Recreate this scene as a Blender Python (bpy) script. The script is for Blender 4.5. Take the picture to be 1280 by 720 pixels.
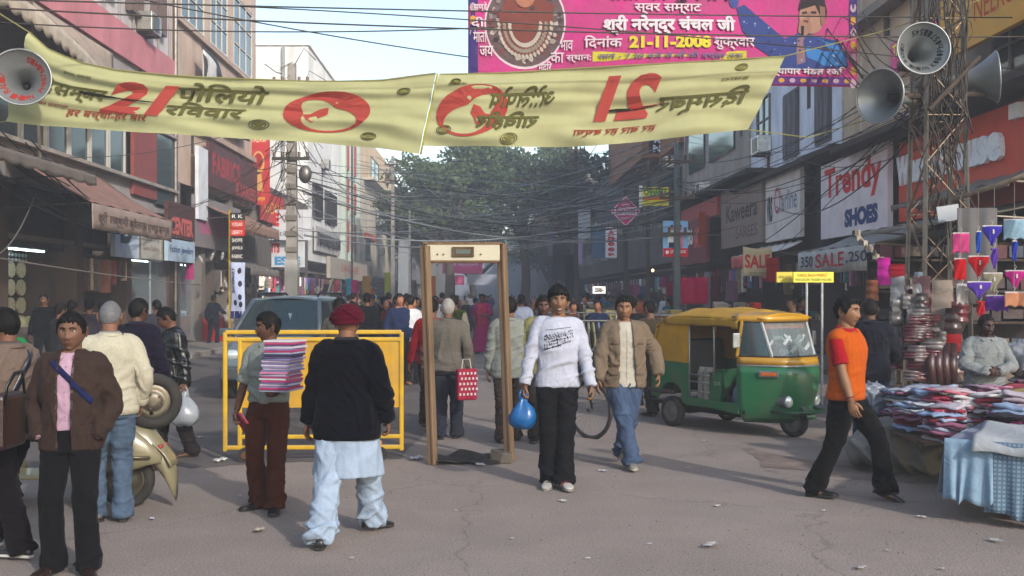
import bpy, bmesh, math, random
import numpy as np
from math import sin, cos, pi, radians, sqrt, exp
from mathutils import Vector, Matrix, Euler, Quaternion
from mathutils.bvhtree import BVHTree
rnd = random.Random(11)
for o in list(bpy.data.objects): bpy.data.objects.remove(o)
SC = bpy.context.scene
COL = SC.collection
# ------------------------------------------------------------------ camera, sky, sun, exposure
F, CZ, HY, VPX, SL = 1244.0, 1.72, 368.0, 610.0, -0.0241
cd = bpy.data.cameras.new('camera'); CAM = bpy.data.objects.new('camera', cd); COL.objects.link(CAM)
CAM.location = (0, 0, CZ); CAM.rotation_euler = (pi/2, 0, 0)
cd.sensor_width = 36; cd.lens = 36*F/1280; cd.shift_y = 8/1280; cd.clip_start = .1; cd.clip_end = 3000
SC.camera = CAM
SUN_DIR = Vector((-0.577, 0.817, -0.515)).normalized()      # direction the light travels
SUN_EL = math.asin(-SUN_DIR.z); SUN_AZ = math.atan2(-SUN_DIR.x, -SUN_DIR.y)   # compass angle from +Y towards +X
wd = bpy.data.worlds.new('World'); SC.world = wd; wd.use_nodes = True
nt = wd.node_tree; bg = nt.nodes['Background']
sk = nt.nodes.new('ShaderNodeTexSky'); sk.sky_type = 'NISHITA'; sk.sun_disc = False
sk.sun_elevation = SUN_EL; sk.sun_rotation = SUN_AZ; sk.air_density = 1.3; sk.dust_density = 1.8; sk.ozone_density = 1.3
nt.links.new(sk.outputs[0], bg.inputs[0]); bg.inputs[1].default_value = 0.15
sl = bpy.data.lights.new('sun', 'SUN'); SUN = bpy.data.objects.new('sun', sl); COL.objects.link(SUN)
sl.energy = 2.0; sl.angle = radians(1.5); sl.color = (1, .955, .89)
SUN.rotation_euler = SUN_DIR.to_track_quat('-Z', 'Y').to_euler()
SC.view_settings.view_transform = 'Standard'; SC.view_settings.look = 'None'
SC.view_settings.exposure = 1.12; SC.view_settings.gamma = 1
SC.cycles.use_denoising = True
SC.cycles.max_bounces = 6; SC.cycles.transparent_max_bounces = 12; SC.cycles.volume_bounces = 1

def Wp(px, py, Y): return Vector(((px-640)/F*Y, Y, CZ+(HY-py)/F*Y))
def G(px, py):
    Y = CZ*F/(py-HY); return Vector(((px-640)/F*Y, Y, 0))
def S(l, s, z=0): return Vector((l+SL*s, s, z))
def s_of(px, L): return L*F/(px-VPX)
def z_of(py, s): return CZ+(HY-py)*s/F

def hx(h, k=1.0):
    h = h.lstrip('#'); r = []
    for i in (0, 2, 4):
        c = int(h[i:i+2], 16)/255
        r.append(min(1, (c/12.92 if c <= .04045 else ((c+.055)/1.055)**2.4)*k))
    return tuple(r)+(1,)
# ------------------------------------------------------------------ materials
MATS = {}
def mat(name, color=None, rough=.8, metal=0, nz=.2, ns=6, bump=0, bs=80, spec=.4, dirt=0, dcol='6b5f52', ds=1.5,
        stretch=None, translucent=0, alpha=1, sss=0, sheen=0, coat=0, crease=0):
    if name in MATS: return MATS[name]
    m = bpy.data.materials.new(name); m.use_nodes = True; t = m.node_tree; N = t.nodes; K = t.links
    b = N['Principled BSDF']; b.inputs['Roughness'].default_value = rough; b.inputs['Metallic'].default_value = metal
    b.inputs['Specular IOR Level'].default_value = spec
    if coat: b.inputs['Coat Weight'].default_value = coat; b.inputs['Coat Roughness'].default_value = .08
    if sheen: b.inputs['Sheen Weight'].default_value = sheen
    if sss: b.inputs['Subsurface Weight'].default_value = sss; b.inputs['Subsurface Scale'].default_value = .01
    if color is None: src = N.new('ShaderNodeObjectInfo').outputs['Color']
    else:
        r = N.new('ShaderNodeRGB'); r.outputs[0].default_value = hx(color) if isinstance(color, str) else color; src = r.outputs[0]
    tc = N.new('ShaderNodeTexCoord').outputs['Object']
    if stretch:
        mp = N.new('ShaderNodeMapping'); mp.inputs['Scale'].default_value = stretch; K.new(tc, mp.inputs[0]); tc = mp.outputs[0]
    n1 = N.new('ShaderNodeTexNoise'); n1.inputs['Scale'].default_value = ns; n1.inputs['Detail'].default_value = 6; n1.inputs['Roughness'].default_value = .65
    K.new(tc, n1.inputs['Vector'])
    mr = N.new('ShaderNodeMapRange'); mr.inputs[1].default_value = .3; mr.inputs[2].default_value = .7
    mr.inputs[3].default_value = 1-nz; mr.inputs[4].default_value = 1+nz; K.new(n1.outputs[0], mr.inputs[0])
    vm = N.new('ShaderNodeVectorMath'); vm.operation = 'SCALE'; K.new(src, vm.inputs[0]); K.new(mr.outputs[0], vm.inputs['Scale'])
    out = vm.outputs[0]
    if dirt:
        n2 = N.new('ShaderNodeTexNoise'); n2.inputs['Scale'].default_value = ds; n2.inputs['Detail'].default_value = 8; n2.inputs['Roughness'].default_value = .7
        K.new(tc, n2.inputs['Vector'])
        m2 = N.new('ShaderNodeMapRange'); m2.inputs[1].default_value = .42; m2.inputs[2].default_value = .72; m2.inputs[3].default_value = 0; m2.inputs[4].default_value = dirt
        K.new(n2.outputs[0], m2.inputs[0])
        mx = N.new('ShaderNodeMix'); mx.data_type = 'RGBA'; K.new(m2.outputs[0], mx.inputs[0]); K.new(out, mx.inputs[6]); mx.inputs[7].default_value = hx(dcol)
        out = mx.outputs[2]
    K.new(out, b.inputs['Base Color'])
    if bump:
        n3 = N.new('ShaderNodeTexNoise'); n3.inputs['Scale'].default_value = bs; n3.inputs['Detail'].default_value = 3; K.new(tc, n3.inputs['Vector'])
        bp = N.new('ShaderNodeBump'); bp.inputs['Strength'].default_value = min(1, bump); bp.inputs['Distance'].default_value = .004
        K.new(n3.outputs[0], bp.inputs['Height']); K.new(bp.outputs[0], b.inputs['Normal'])
        if crease:
            n4 = N.new('ShaderNodeTexNoise'); n4.inputs['Scale'].default_value = crease; n4.inputs['Detail'].default_value = 4; n4.inputs['Distortion'].default_value = 2.2; K.new(tc, n4.inputs['Vector'])
            b4 = N.new('ShaderNodeBump'); b4.inputs['Strength'].default_value = .55; b4.inputs['Distance'].default_value = .014; K.new(n4.outputs[0], b4.inputs['Height']); K.new(b4.outputs[0], bp.inputs['Normal'])
    if alpha < 1: b.inputs['Alpha'].default_value = alpha
    if translucent:
        tr = N.new('ShaderNodeBsdfTranslucent'); K.new(out, tr.inputs[0]); ms = N.new('ShaderNodeMixShader'); ms.inputs[0].default_value = translucent
        K.new(b.outputs[0], ms.inputs[1]); K.new(tr.outputs[0], ms.inputs[2]); K.new(ms.outputs[0], N['Material Output'].inputs[0])
    MATS[name] = m; return m
CLOTH = mat('woven cloth', rough=.92, nz=.12, ns=9, bump=.35, bs=260, spec=.08, sheen=.02, crease=9)
KNIT = mat('knitted wool', rough=.97, nz=.10, ns=70, bump=1, bs=130, spec=.04, sheen=.03, crease=7)
DENIM = mat('washed denim', rough=.9, nz=.3, ns=14, bump=.5, bs=300, spec=.1, stretch=(1, 1, .5), crease=12)
LEATHER = mat('soft leather', rough=.38, nz=.25, ns=18, bump=.5, bs=60, spec=.5)
SKIN = mat('skin', rough=.62, nz=.12, ns=30, bump=.2, bs=220, spec=.3, sss=.05)
HAIR = mat('hair', rough=.62, nz=.5, ns=60, bump=1, bs=90, spec=.12, stretch=(3, 3, .6))
PLASTIC = mat('plastic', rough=.42, nz=.1, ns=7, spec=.5, dirt=.12)
PAINT = mat('painted board', rough=.62, nz=.1, ns=5, dirt=.35, dcol='54493d', ds=2.5, spec=.3)
PRINT = mat('printed ink', rough=.8, nz=.12, ns=8, spec=.2)
GLOSS = mat('vehicle paint', rough=.36, nz=.08, ns=4, dirt=.42, dcol='5a5246', ds=3, coat=.3, spec=.5)
METAL = mat('worn steel', rough=.45, metal=.75, nz=.25, ns=9, dirt=.35, dcol='4a3c30', ds=7, spec=.5, bump=.2, bs=50)
CONC = mat('weathered concrete', rough=.95, nz=.2, ns=2.5, dirt=.5, dcol='3c352e', ds=1.1, bump=.7, bs=35, spec=.2)
PLAST = mat('painted plaster', rough=.9, nz=.12, ns=1.3, dirt=.38, dcol='4b443c', ds=.8, bump=.5, bs=45, spec=.2, stretch=(1, 1, .45))
WOOD = mat('rough timber', rough=.8, nz=.4, ns=10, bump=.6, bs=50, spec=.2, stretch=(1, 1, .12))
RUBBER = mat('tyre rubber', '1b1a19', rough=.85, nz=.3, ns=12, dirt=.3, dcol='4f463c', ds=8, bump=.4, bs=60)
TARP = mat('tarpaulin', rough=.75, nz=.15, ns=3, dirt=.4, dcol='51473c', ds=2, bump=.6, bs=12, spec=.3, crease=4)
BANNER = mat('thin banner cloth', rough=.9, nz=.06, ns=3, translucent=.42, bump=.3, bs=8, spec=.1, dirt=.1, ds=4, dcol='8a8452')
POLY = mat('thin plastic film', rough=.3, nz=.15, ns=8, translucent=.35, bump=1, bs=18, spec=.6)
GOODS = mat('shop goods', rough=.7, nz=.35, ns=14, spec=.35, bump=.3, bs=30)
CABLE = mat('cable', rough=.6, nz=.15, spec=.3)
GLASS = bpy.data.materials.new('window glass'); GLASS.use_nodes = True
_b = GLASS.node_tree.nodes['Principled BSDF']; _b.inputs['Base Color'].default_value = (.05, .075, .085, 1); _b.inputs['Roughness'].default_value = .07; _b.inputs['Metallic'].default_value = .35
CGLASS = bpy.data.materials.new('clear glass'); CGLASS.use_nodes = True
_t = CGLASS.node_tree; _b = _t.nodes['Principled BSDF']; _b.inputs['Base Color'].default_value = (.3, .36, .38, 1); _b.inputs['Roughness'].default_value = .04
_b.inputs['Alpha'].default_value = .28
SGLASS = bpy.data.materials.new('dusty windscreen glass'); SGLASS.use_nodes = True
_b = SGLASS.node_tree.nodes['Principled BSDF']; _b.inputs['Base Color'].default_value = (.03, .055, .065, 1); _b.inputs['Roughness'].default_value = .14; _b.inputs['Metallic'].default_value = .3; _b.inputs['Alpha'].default_value = .9
def emat(name, col, e):
    m = bpy.data.materials.new(name); m.use_nodes = True; b = m.node_tree.nodes['Principled BSDF']
    b.inputs['Base Color'].default_value = hx(col); b.inputs['Emission Color'].default_value = hx(col); b.inputs['Emission Strength'].default_value = e; return m
TUBE = emat('fluorescent tube', 'd8f4ff', 9.0); BULB = emat('glowing bulb', 'ffd27a', 8.0)
# ------------------------------------------------------------------ object helpers
def tag(o, label=None, cat=None, group=None, kind=None):
    if label: o['label'] = label
    if cat: o['category'] = cat
    if group: o['group'] = group
    if kind: o['kind'] = kind
    return o
def thing(name, label, cat, loc=(0, 0, 0), rz=0, group=None):
    o = bpy.data.objects.new(name, None); COL.objects.link(o); o.location = loc; o.rotation_euler = (0, 0, rz); o.empty_display_size = .2
    return tag(o, label, cat, group)
class MB:
    def __init__(s): s.v = []; s.f = []; s.m = []; s.n = 0
    def add(s, vs, fs, mi=0):
        vs = np.asarray([tuple(v) for v in vs], float).reshape(-1, 3); s.v.append(vs)
        for f in fs: s.f.append(tuple(i+s.n for i in f)); s.m.append(mi)
        s.n += len(vs); return s
    def hexa(s, p, mi=0):   # 4 bottom corners, 4 top corners
        return s.add(p, [(3, 2, 1, 0), (4, 5, 6, 7), (0, 1, 5, 4), (1, 2, 6, 5), (2, 3, 7, 6), (3, 0, 4, 7)], mi)
    def box(s, c, d, rz=0, mi=0, rot=None):
        R = rot if rot is not None else Matrix.Rotation(rz, 3, 'Z')
        a, b, h = d[0]/2, d[1]/2, d[2]/2
        P = [R @ Vector(q)+Vector(c) for q in ((-a, -b, -h), (a, -b, -h), (a, b, -h), (-a, b, -h), (-a, -b, h), (a, -b, h), (a, b, h), (-a, b, h))]
        return s.hexa(P, mi)
    def bar(s, p, q, w, h=None, mi=0):
        p, q = Vector(p), Vector(q); d = q-p; h = h or w; L = d.length
        if L < 1e-6: return s
        R = d.to_track_quat('Z', 'Y').to_matrix(); return s.box((p+q)/2, (w, h, L), mi=mi, rot=R)
    def loft(s, rings, cap=True, mi=0, closed=False):
        n = len(rings[0]); vs = [tuple(p) for r in rings for p in r]; k = len(rings); fs = []
        for i in range(k-1 if not closed else k):
            j = (i+1) % k
            for a in range(n):
                b = (a+1) % n; fs.append((i*n+a, i*n+b, j*n+b, j*n+a))
        if cap and not closed:
            c0 = np.mean([tuple(p) for p in rings[0]], axis=0); c1 = np.mean([tuple(p) for p in rings[-1]], axis=0)
            vs += [tuple(c0), tuple(c1)]; q = k*n
            for a in range(n):
                b = (a+1) % n; fs.append((q, b, a)); fs.append((q+1, (k-1)*n+a, (k-1)*n+b))
        return s.add(vs, fs, mi)
    def grid(s, fn, nu, nv, mi=0, flip=False):
        vs = [fn(i/nu, j/nv) for j in range(nv+1) for i in range(nu+1)]; w = nu+1
        fs = [((j*w+i), (j*w+i+1), ((j+1)*w+i+1), ((j+1)*w+i)) for j in range(nv) for i in range(nu)]
        if flip: fs = [f[::-1] for f in fs]
        return s.add(vs, fs, mi)
    def tube(s, path, r, n=8, cap=True, mi=0, closed=False, flat=1.0, up=None):
        P = [Vector(p) for p in path]; k = len(P); rr = r if hasattr(r, '__len__') else [r]*k
        rings = []; u = None
        for i in range(k):
            if closed: d = P[(i+1) % k]-P[(i-1) % k]
            else: d = P[min(i+1, k-1)]-P[max(i-1, 0)]
            d.normalize()
            if u is None:
                a = Vector(up) if up else (Vector((0, 0, 1)) if abs(d.z) < .9 else Vector((1, 0, 0)))
                u = a-d*a.dot(d); u.normalize()
            else: u = u-d*u.dot(d); u.normalize()
            w = d.cross(u)
            rings.append([P[i]+(u*cos(2*pi*j/n)*flat+w*sin(2*pi*j/n))*rr[i] for j in range(n)])
        return s.loft(rings, cap, mi, closed)
    def ell(s, c, r, nu=12, nv=8, mi=0, rot=None):
        rings = []
        for j in range(nv+1):
            t = -pi/2+pi*j/nv; t = max(min(t, pi/2-.02), -pi/2+.02)
            q = [Vector((cos(t)*cos(2*pi*i/nu)*r[0], cos(t)*sin(2*pi*i/nu)*r[1], sin(t)*r[2])) for i in range(nu)]
            if rot is not None: q = [rot @ x for x in q]
            rings.append([x+Vector(c) for x in q])
        return s.loft(rings, True, mi)
    def cyl(s, p, q, r, n=12, r2=None, mi=0): return s.tube([p, q], [r, r if r2 is None else r2], n, mi=mi)
    def prism(s, pts, a, b, mi=0):   # pts: list of 3D pts -> extruded by vector from a to b
        P = [Vector(p)+Vector(a) for p in pts]; Q = [Vector(p)+Vector(b) for p in pts]; n = len(P)
        return s.add(P+Q, [tuple(range(n))[::-1], tuple(range(n, 2*n))]+[(i, (i+1) % n, n+(i+1) % n, n+i) for i in range(n)], mi)
    def fbox(s, l0, l1, s0, s1, z0, z1, mi=0):   # box in street coordinates
        if l0 > l1: l0, l1 = l1, l0
        if s0 > s1: s0, s1 = s1, s0
        return s.hexa([S(l0, s0, z0), S(l1, s0, z0), S(l1, s1, z0), S(l0, s1, z0), S(l0, s0, z1), S(l1, s0, z1), S(l1, s1, z1), S(l0, s1, z1)], mi)
    def mesh(s, name, origin=None):
        v = np.concatenate(s.v) if s.v else np.zeros((0, 3))
        if origin is not None: v = v-np.array(tuple(origin))
        me = bpy.data.meshes.new(name); me.from_pydata([tuple(x) for x in v], [], s.f)
        return me
    def build(s, name, m, parent=None, color=None, smooth=False, loc=None, world=False, bevel=0, solid=0, fix=True, sharp=False):
        org = None
        if world and parent is not None: org = parent.location
        me = s.mesh(name, org)
        if fix:
            bm = bmesh.new(); bm.from_mesh(me); bmesh.ops.recalc_face_normals(bm, faces=bm.faces); bm.to_mesh(me); bm.free()
        ms = m if isinstance(m, (list, tuple)) else [m]
        for x in ms: me.materials.append(x)
        if len(ms) > 1: me.polygons.foreach_set('material_index', s.m)
        if smooth: me.polygons.foreach_set('use_smooth', [True]*len(me.polygons))
        return put(name, me, parent, color, loc if parent is None else None, bevel, solid)
K_ALB = 1.0      # albedo calibration of the colour names of a section
def put(name, me, parent=None, color=None, loc=None, bevel=0, solid=0):
    o = bpy.data.objects.new(name, me); COL.objects.link(o)
    if loc is not None: o.location = loc
    if parent is not None: o.parent = parent
    if color is not None: o.color = hx(color, K_ALB) if isinstance(color, str) else color
    if bevel:
        b = o.modifiers.new('bevel', 'BEVEL'); b.width = bevel; b.segments = 2; b.limit_method = 'ANGLE'; b.angle_limit = radians(40)
    if solid:
        b = o.modifiers.new('solid', 'SOLIDIFY'); b.thickness = solid; b.offset = 0
    return o
def copy_tree(o, parent=None):
    c = o.copy(); COL.objects.link(c)
    if parent is not None: c.parent = parent
    for ch in [x for x in KIDS.get(o.name, [])]: copy_tree(ch, c)
    return c
KIDS = {}
def kids(root):
    "record the children of a finished prototype so that copy_tree can find them without walking the scene"
    KIDS[root.name] = list(root.children)
    for c in root.children: kids(c)
    return root
TMPS = bpy.data.scenes.new('scratch')
def evalmesh(o):
    "evaluate a temporary object alone, in a scene of its own"
    TMPS.collection.objects.link(o)
    with bpy.context.temp_override(scene=TMPS, view_layer=TMPS.view_layers[0]):
        dg = bpy.context.evaluated_depsgraph_get(); dg.update(); r = bpy.data.meshes.new_from_object(o.evaluated_get(dg))
    bpy.data.objects.remove(o); return r
_TM = {}
def text_mb(body, bold=0.0, ext=0.0):
    key = (body, bold, ext)
    if key not in _TM and bold and not ext and any('\u0900' <= c <= '\u097f' for c in body):   # thicken without offsetting the outlines
        v0, f0, a0 = text_mb(body, 0, 0); vs = []; fs = []
        for i, (dx, dy) in enumerate(((0, 0), (1, 0), (-1, 0), (0, 1), (0, -1), (.7, .7), (-.7, -.7))):
            q = v0.copy(); q[:, 0] += dx*bold*.8/a0; q[:, 1] += dy*bold*.8; q[:, 2] = i; fs += [tuple(t+len(v0)*i for t in g) for g in f0]; vs.append(q)
        _TM[key] = (np.concatenate(vs), fs, a0)
    if key not in _TM:
        c = bpy.data.curves.new('t', 'FONT'); c.body = body; c.size = 1; c.offset = bold; c.extrude = ext; c.resolution_u = 3; c.fill_mode = 'BOTH' if ext else 'FRONT'
        me = evalmesh(bpy.data.objects.new('t', c)); v = np.empty(len(me.vertices)*3); me.vertices.foreach_get('co', v); v = v.reshape(-1, 3)
        f = [tuple(p.vertices) for p in me.polygons]
        bpy.data.curves.remove(c); bpy.data.meshes.remove(me)
        if len(v):
            mn = v.min(0); mx = v.max(0); v = v-mn; d = np.maximum(mx-mn, 1e-6); asp = d[0]/d[1]; v[:, 0] /= d[0]; v[:, 1] /= d[1]
            if ext: v[:, 2] /= max(d[2], 1e-6)
        else: asp = 1; v = np.zeros((0, 3))
        _TM[key] = (v, f, asp)
    return _TM[key]
def text(name, body, parent, color, fn, bold=.0, depth=0.0, m=None, world=True, split=None):
    "fn(u,v,d)->3D point; d is the outward offset"
    v, f, _ = text_mb(body, bold, .1 if depth else 0)
    mb = MB(); mb.add([fn(a[0], a[1], .006+a[2]*(depth or .0012)) for a in v], f)
    o = mb.build(name, m or PRINT, parent, color, world=world, fix=False)
    if split:
        bm = bmesh.new(); bm.from_mesh(o.data)
        for _ in range(3):
            e = [x for x in bm.edges if x.calc_length() > split]
            if not e: break
            bmesh.ops.subdivide_edges(bm, edges=e, cuts=1); bmesh.ops.triangulate(bm, faces=[q for q in bm.faces if len(q.verts) > 3])
        bm.to_mesh(o.data); bm.free()
    return o
def quadmap(o, r, u, n, u0=0, u1=1, v0=0, v1=1):
    "o origin(bottom-left), r right vector, u up vector (full sizes), n unit normal"
    o, r, u, n = map(Vector, (o, r, u, n))
    return lambda a, b, d=0: o+r*(u0+(u1-u0)*a)+u*(v0+(v1-v0)*b)+n*d
# ------------------------------------------------------------------ people
def interp(t, xs, ys): return np.interp(t, xs, ys)
def catmull(P, sub=4):
    P = [Vector(p) for p in P]; Q = [P[0]*2-P[1]]+P+[P[-1]*2-P[-2]]; out = []; tt = []
    for i in range(1, len(Q)-2):
        for k in range(sub):
            t = k/sub; a, b, c, d = Q[i-1:i+3]
            out.append(.5*((2*b)+(c-a)*t+(2*a-5*b+4*c-d)*t*t+(3*b-a-3*c+d)*t**3)); tt.append(i-1+t)
    out.append(P[-1]); tt.append(len(P)-1)
    return out, tt
def limb(mb, P, R, n=12, sub=4, flat=1.0, up=None, mi=0):
    q, tt = catmull(P, sub); rr = [float(np.interp(t, range(len(R)), R)) for t in tt]
    mb.tube(q, rr, n, flat=flat, up=up, mi=mi)
def ik(a, c, l1, l2, hint):
    a, c = Vector(a), Vector(c); d = c-a; L = min(d.length, (l1+l2)*.998); dn = d.normalized()
    x = (l1*l1-l2*l2+L*L)/(2*L); h = sqrt(max(l1*l1-x*x, 1e-6)); hn = Vector(hint); hn = hn-dn*hn.dot(dn)
    if hn.length < 1e-4: hn = Vector((0, -1, 0))
    hn.normalize(); return a+dn*x+hn*h, a+dn*L
class Sk: pass
def skeleton(p):
    k = Sk(); k.p = p
    k.pel = Vector(p.get('pel', (0, 0, .90))); lean, side, tw = p.get('lean', 0), p.get('side', 0), p.get('twist', 0)
    k.lean, k.side, k.tw = radians(lean), radians(side), radians(tw); k.ptw = radians(p.get('ptwist', 0))
    return k
def spine(k, z):
    "frame of the trunk at rest height z"
    t = min(max((z-.93)/.42, 0), 1); R = Matrix.Rotation(k.tw*t+k.ptw*(1-t), 3, 'Z') @ Matrix.Rotation(k.side*t, 3, 'Y') @ Matrix.Rotation(k.lean*t, 3, 'X')
    base = k.pel+Vector((0, 0, .03)); steps = 6; pos = base.copy(); zz = .93
    if z <= .93: return k.pel+Vector((0, 0, z-.90)), R
    for i in range(steps):
        dz = (z-.93)/steps; tt = min((zz+dz/2-.93)/.42, 1)
        Ri = Matrix.Rotation(k.side*tt, 3, 'Y') @ Matrix.Rotation(k.lean*tt, 3, 'X'); pos = pos+Ri @ Vector((0, 0, dz)); zz += dz
    return pos, R
def TP(k, x, y, z):
    o, R = spine(k, z); return o+R @ Vector((x, y, 0))
PZ = [.70, .78, .86, .92, 1.00, 1.08, 1.18, 1.28, 1.36, 1.41, 1.445, 1.48]
PW = [.165, .17, .172, .166, .150, .144, .153, .164, .160, .132, .085, .058]
PD = [.110, .115, .122, .118, .106, .102, .111, .116, .100, .080, .066, .056]
PY = [0, 0, .008, .008, 0, -.008, -.006, .0, .008, .012, .014, .008]
def trunk(mb, k, z0, z1, slack, girth=1.0, n=24, hem=0, belly=0, mi=0):
    rings = []; zs = list(np.linspace(z0, min(z1, 1.36), 12))+[z for z in (1.39, 1.415, 1.44, 1.46, 1.48) if z <= z1]
    for z in zs:
        w = interp(z, PZ, PW)*girth; d = interp(z, PZ, PD)*girth; y = interp(z, PZ, PY)
        sc = slack*interp(z, [1.36, 1.48], [1, .35])
        w += sc; d += sc*.8
        if z < .95: w += hem*(.95-z)/.2; d += hem*(.95-z)/.2
        by = belly*exp(-((z-1.02)/.12)**2)
        o, R = spine(k, z); ring = []
        for a in range(n):
            t = 2*pi*a/n; c, s = cos(t), sin(t); e = .86
            x = w*math.copysign(abs(c)**e, c); yy = d*math.copysign(abs(s)**e, s)
            if s < 0: yy -= by*abs(s)
            ring.append(o+R @ Vector((x, yy+y, 0)))
        rings.append(ring)
    mb.loft(rings, mi=mi)
def setup_limbs(k):
    p = k.p; k.sh = {}; k.el = {}; k.wr = {}; k.hip = {}; k.kn = {}; k.an = {}
    sw = p.get('sw', .160)
    for s, nm in ((1, 'L'), (-1, 'R')):
        k.sh[nm] = TP(k, s*sw, .012, 1.365)
        w = p.get('hand'+nm, (s*.245, -.03, .86)); hint = p.get('elb'+nm, (s*.55, 1, -.1))
        k.el[nm], k.wr[nm] = ik(k.sh[nm], k.pel+Vector((w[0], w[1], w[2]-.90)), .275, .25, hint)
        f = p.get('foot'+nm, (s*.10, .02, 0)); pit = radians(p.get('pitch'+nm, 0))
        Rp = Matrix.Rotation(k.ptw, 3, 'Z'); k.hip[nm] = k.pel+Rp @ Vector((s*.088, 0, -.02))
        yaw = radians(p.get('yaw'+nm, s*8)); an = Vector((f[0], f[1], f[2]+.085))
        k.kn[nm], k.an[nm] = ik(k.hip[nm], an, .405, .40, Vector((sin(yaw)*.5, -1, 0)))
    return k
def folds(co, no, amp, fx, seed, zmask=None):
    r = np.random.RandomState(seed); d = np.zeros(len(co))
    for i in range(5):
        v = r.normal(size=3); v /= np.linalg.norm(v); kx = v*np.array([1, 1, 1.1])*fx*(.8+i*.35); ph = r.rand()*6
        k1 = r.normal(size=3)*fx*.35; k2 = r.normal(size=3)*fx*.5
        w = 1.8*np.sin(co@k1+r.rand()*6); gate = .5+.5*np.sin(co@k2+r.rand()*6)
        d += gate*np.clip(1-np.abs(np.sin(co@kx+ph+w))*1.9, 0, 1)/(1+i*.2)
    d = (np.tanh(d*1.4)*2.2-.2)*amp
    if zmask is not None: d = d*zmask
    return co+no*d[:, None]
def remesh(mb, vox, smooth=2):
    me = mb.mesh('tmp'); bm = bmesh.new(); bm.from_mesh(me); bmesh.ops.recalc_face_normals(bm, faces=bm.faces); bm.to_mesh(me); bm.free()
    o = bpy.data.objects.new('tmp', me)
    m = o.modifiers.new('r', 'REMESH'); m.mode = 'VOXEL'; m.voxel_size = vox; m.use_smooth_shade = True
    if smooth: s = o.modifiers.new('s', 'SMOOTH'); s.factor = .5; s.iterations = smooth
    r = evalmesh(o); bpy.data.meshes.remove(me); return r
def garment(mb, name, m, parent, color, vox, amp, fx, seed, mask=None, cut=None, solid=0, smooth=2, stripes=None):
    me = remesh(mb, vox, smooth); n = len(me.vertices); co = np.empty(n*3); me.vertices.foreach_get('co', co); co = co.reshape(-1, 3)
    no = np.empty(n*3); me.vertices.foreach_get('normal', no); no = no.reshape(-1, 3)
    if amp: co = folds(co, no, amp, fx, seed, mask(co) if mask else None)
    me.vertices.foreach_set('co', co.ravel())
    if cut:
        bm = bmesh.new(); bm.from_mesh(me); kill = [v for v in bm.verts if cut(v.co)]; bmesh.ops.delete(bm, geom=kill, context='VERTS'); bm.to_mesh(me); bm.free()
    me.materials.clear(); me.materials.append(m); me.polygons.foreach_set('use_smooth', [True]*len(me.polygons)); me.update()
    return put(name, me, parent, color, None, 0, solid)
# --- head
def head_pt(d, f):
    x, y, z = d; w = f.get('w', 1); X = x*.0745*w; Y = y*.094; Z = z*.118
    if Z < 0:
        t = min(1, -Z/.118); X *= 1-.30*t**1.6*(1-f.get('jaw', 0)); 
        if y > 0: Y *= 1-.45*t**1.2
        else: Y -= .010*t**2
    if y < 0:
        Y = max(Y, -.088-(.010 if Z < -.06 else 0))
        ax = abs(X); g = lambda a, b, s: exp(-((a-b)/s)**2)
        np_ = float(np.interp(Z, [-.052, -.040, -.030, .0, .025, .04], [0, .55, 1, .55, .22, 0])); wn = .0125 if Z > -.02 else .0165
        Y -= .024*f.get('nose', 1)*np_*g(ax, 0, wn)
        Y -= .007*g(ax, .015, .007)*g(Z, -.036, .009)
        Y += .0115*g(ax, .031, .017)*g(Z, .012, .013)
        Y -= .006*g(Z, .034, .011)*g(ax, .025, .03)
        Y -= .0055*g(ax, .044, .018)*g(Z, -.022, .022)
        Y -= .0075*g(ax, 0, .022)*g(Z, -.058, .007)+.0075*g(ax, 0, .02)*g(Z, -.073, .0075)-.004*g(ax, 0, .026)*g(Z, -.065, .003)
        Y += .004*g(ax, 0, .03)*g(Z, -.085, .008)
        Y -= .010*g(ax, 0, .024)*g(Z, -.105, .016)
    return Vector((X, Y, Z))
def head_dirs(nu, nv):
    out = []
    for j in range(nv+1):
        t = -pi/2+pi*j/nv; t = max(min(t, pi/2-.02), -pi/2+.02); row = []
        for i in range(nu):
            a = 2*pi*i/nu; a = a-.45*sin(a)   # denser at the front (a=0)
            row.append((sin(a)*cos(t), -cos(a)*cos(t), sin(t)))
        out.append(row)
    return out
def face_y(f, x, z):
    # front surface y at (x,z)
    best = -.09
    lo = Vector((x/.0745, 0, z/.118)); s = 1-lo.x**2-lo.z**2
    if s <= 0: return -.03
    yy = -sqrt(s)
    for _ in range(4):
        p = head_pt((lo.x, yy, lo.z), f); lo.x += (x-p.x)/.0745; lo.z += (z-p.z)/.118; s = max(.01, 1-lo.x**2-lo.z**2); yy = -sqrt(s)
    return head_pt((lo.x, yy, lo.z), f).y
def build_head(mb, T, f, nu, nv):
    mb.loft([[T(head_pt(d, f)) for d in row] for row in head_dirs(nu, nv)], True)
    for s in (1, -1):   # ears
        R = Matrix.Rotation(s*.25, 3, 'Z')
        c = Vector((s*.0755*f.get('w', 1), .008, -.004)); rings = []
        if nu > 24:
            pts = []
            for i in range(11):
                a = -2.2+4.7*i/10; pts.append(T(c+Vector((s*(.008+.004*sin(a)), .004+.017*cos(a)*1.0, .004+.030*sin(a)))))
            mb.tube(pts, [.0035]+[.0055]*9+[.004], 6)
            q = [T(c+Vector((s*.005+s*.004*cos(t), .002+.013*cos(t), .004+.024*sin(t)))) for t in np.linspace(0, 2*pi, 10, False)]
            q2 = [T(c+Vector((-s*.012, .002+.013*cos(t), .004+.024*sin(t)))) for t in np.linspace(0, 2*pi, 10, False)]
            mb.loft([q2, q])
        else: mb.ell(T(c), (.01, .015, .028), 6, 5)
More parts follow.
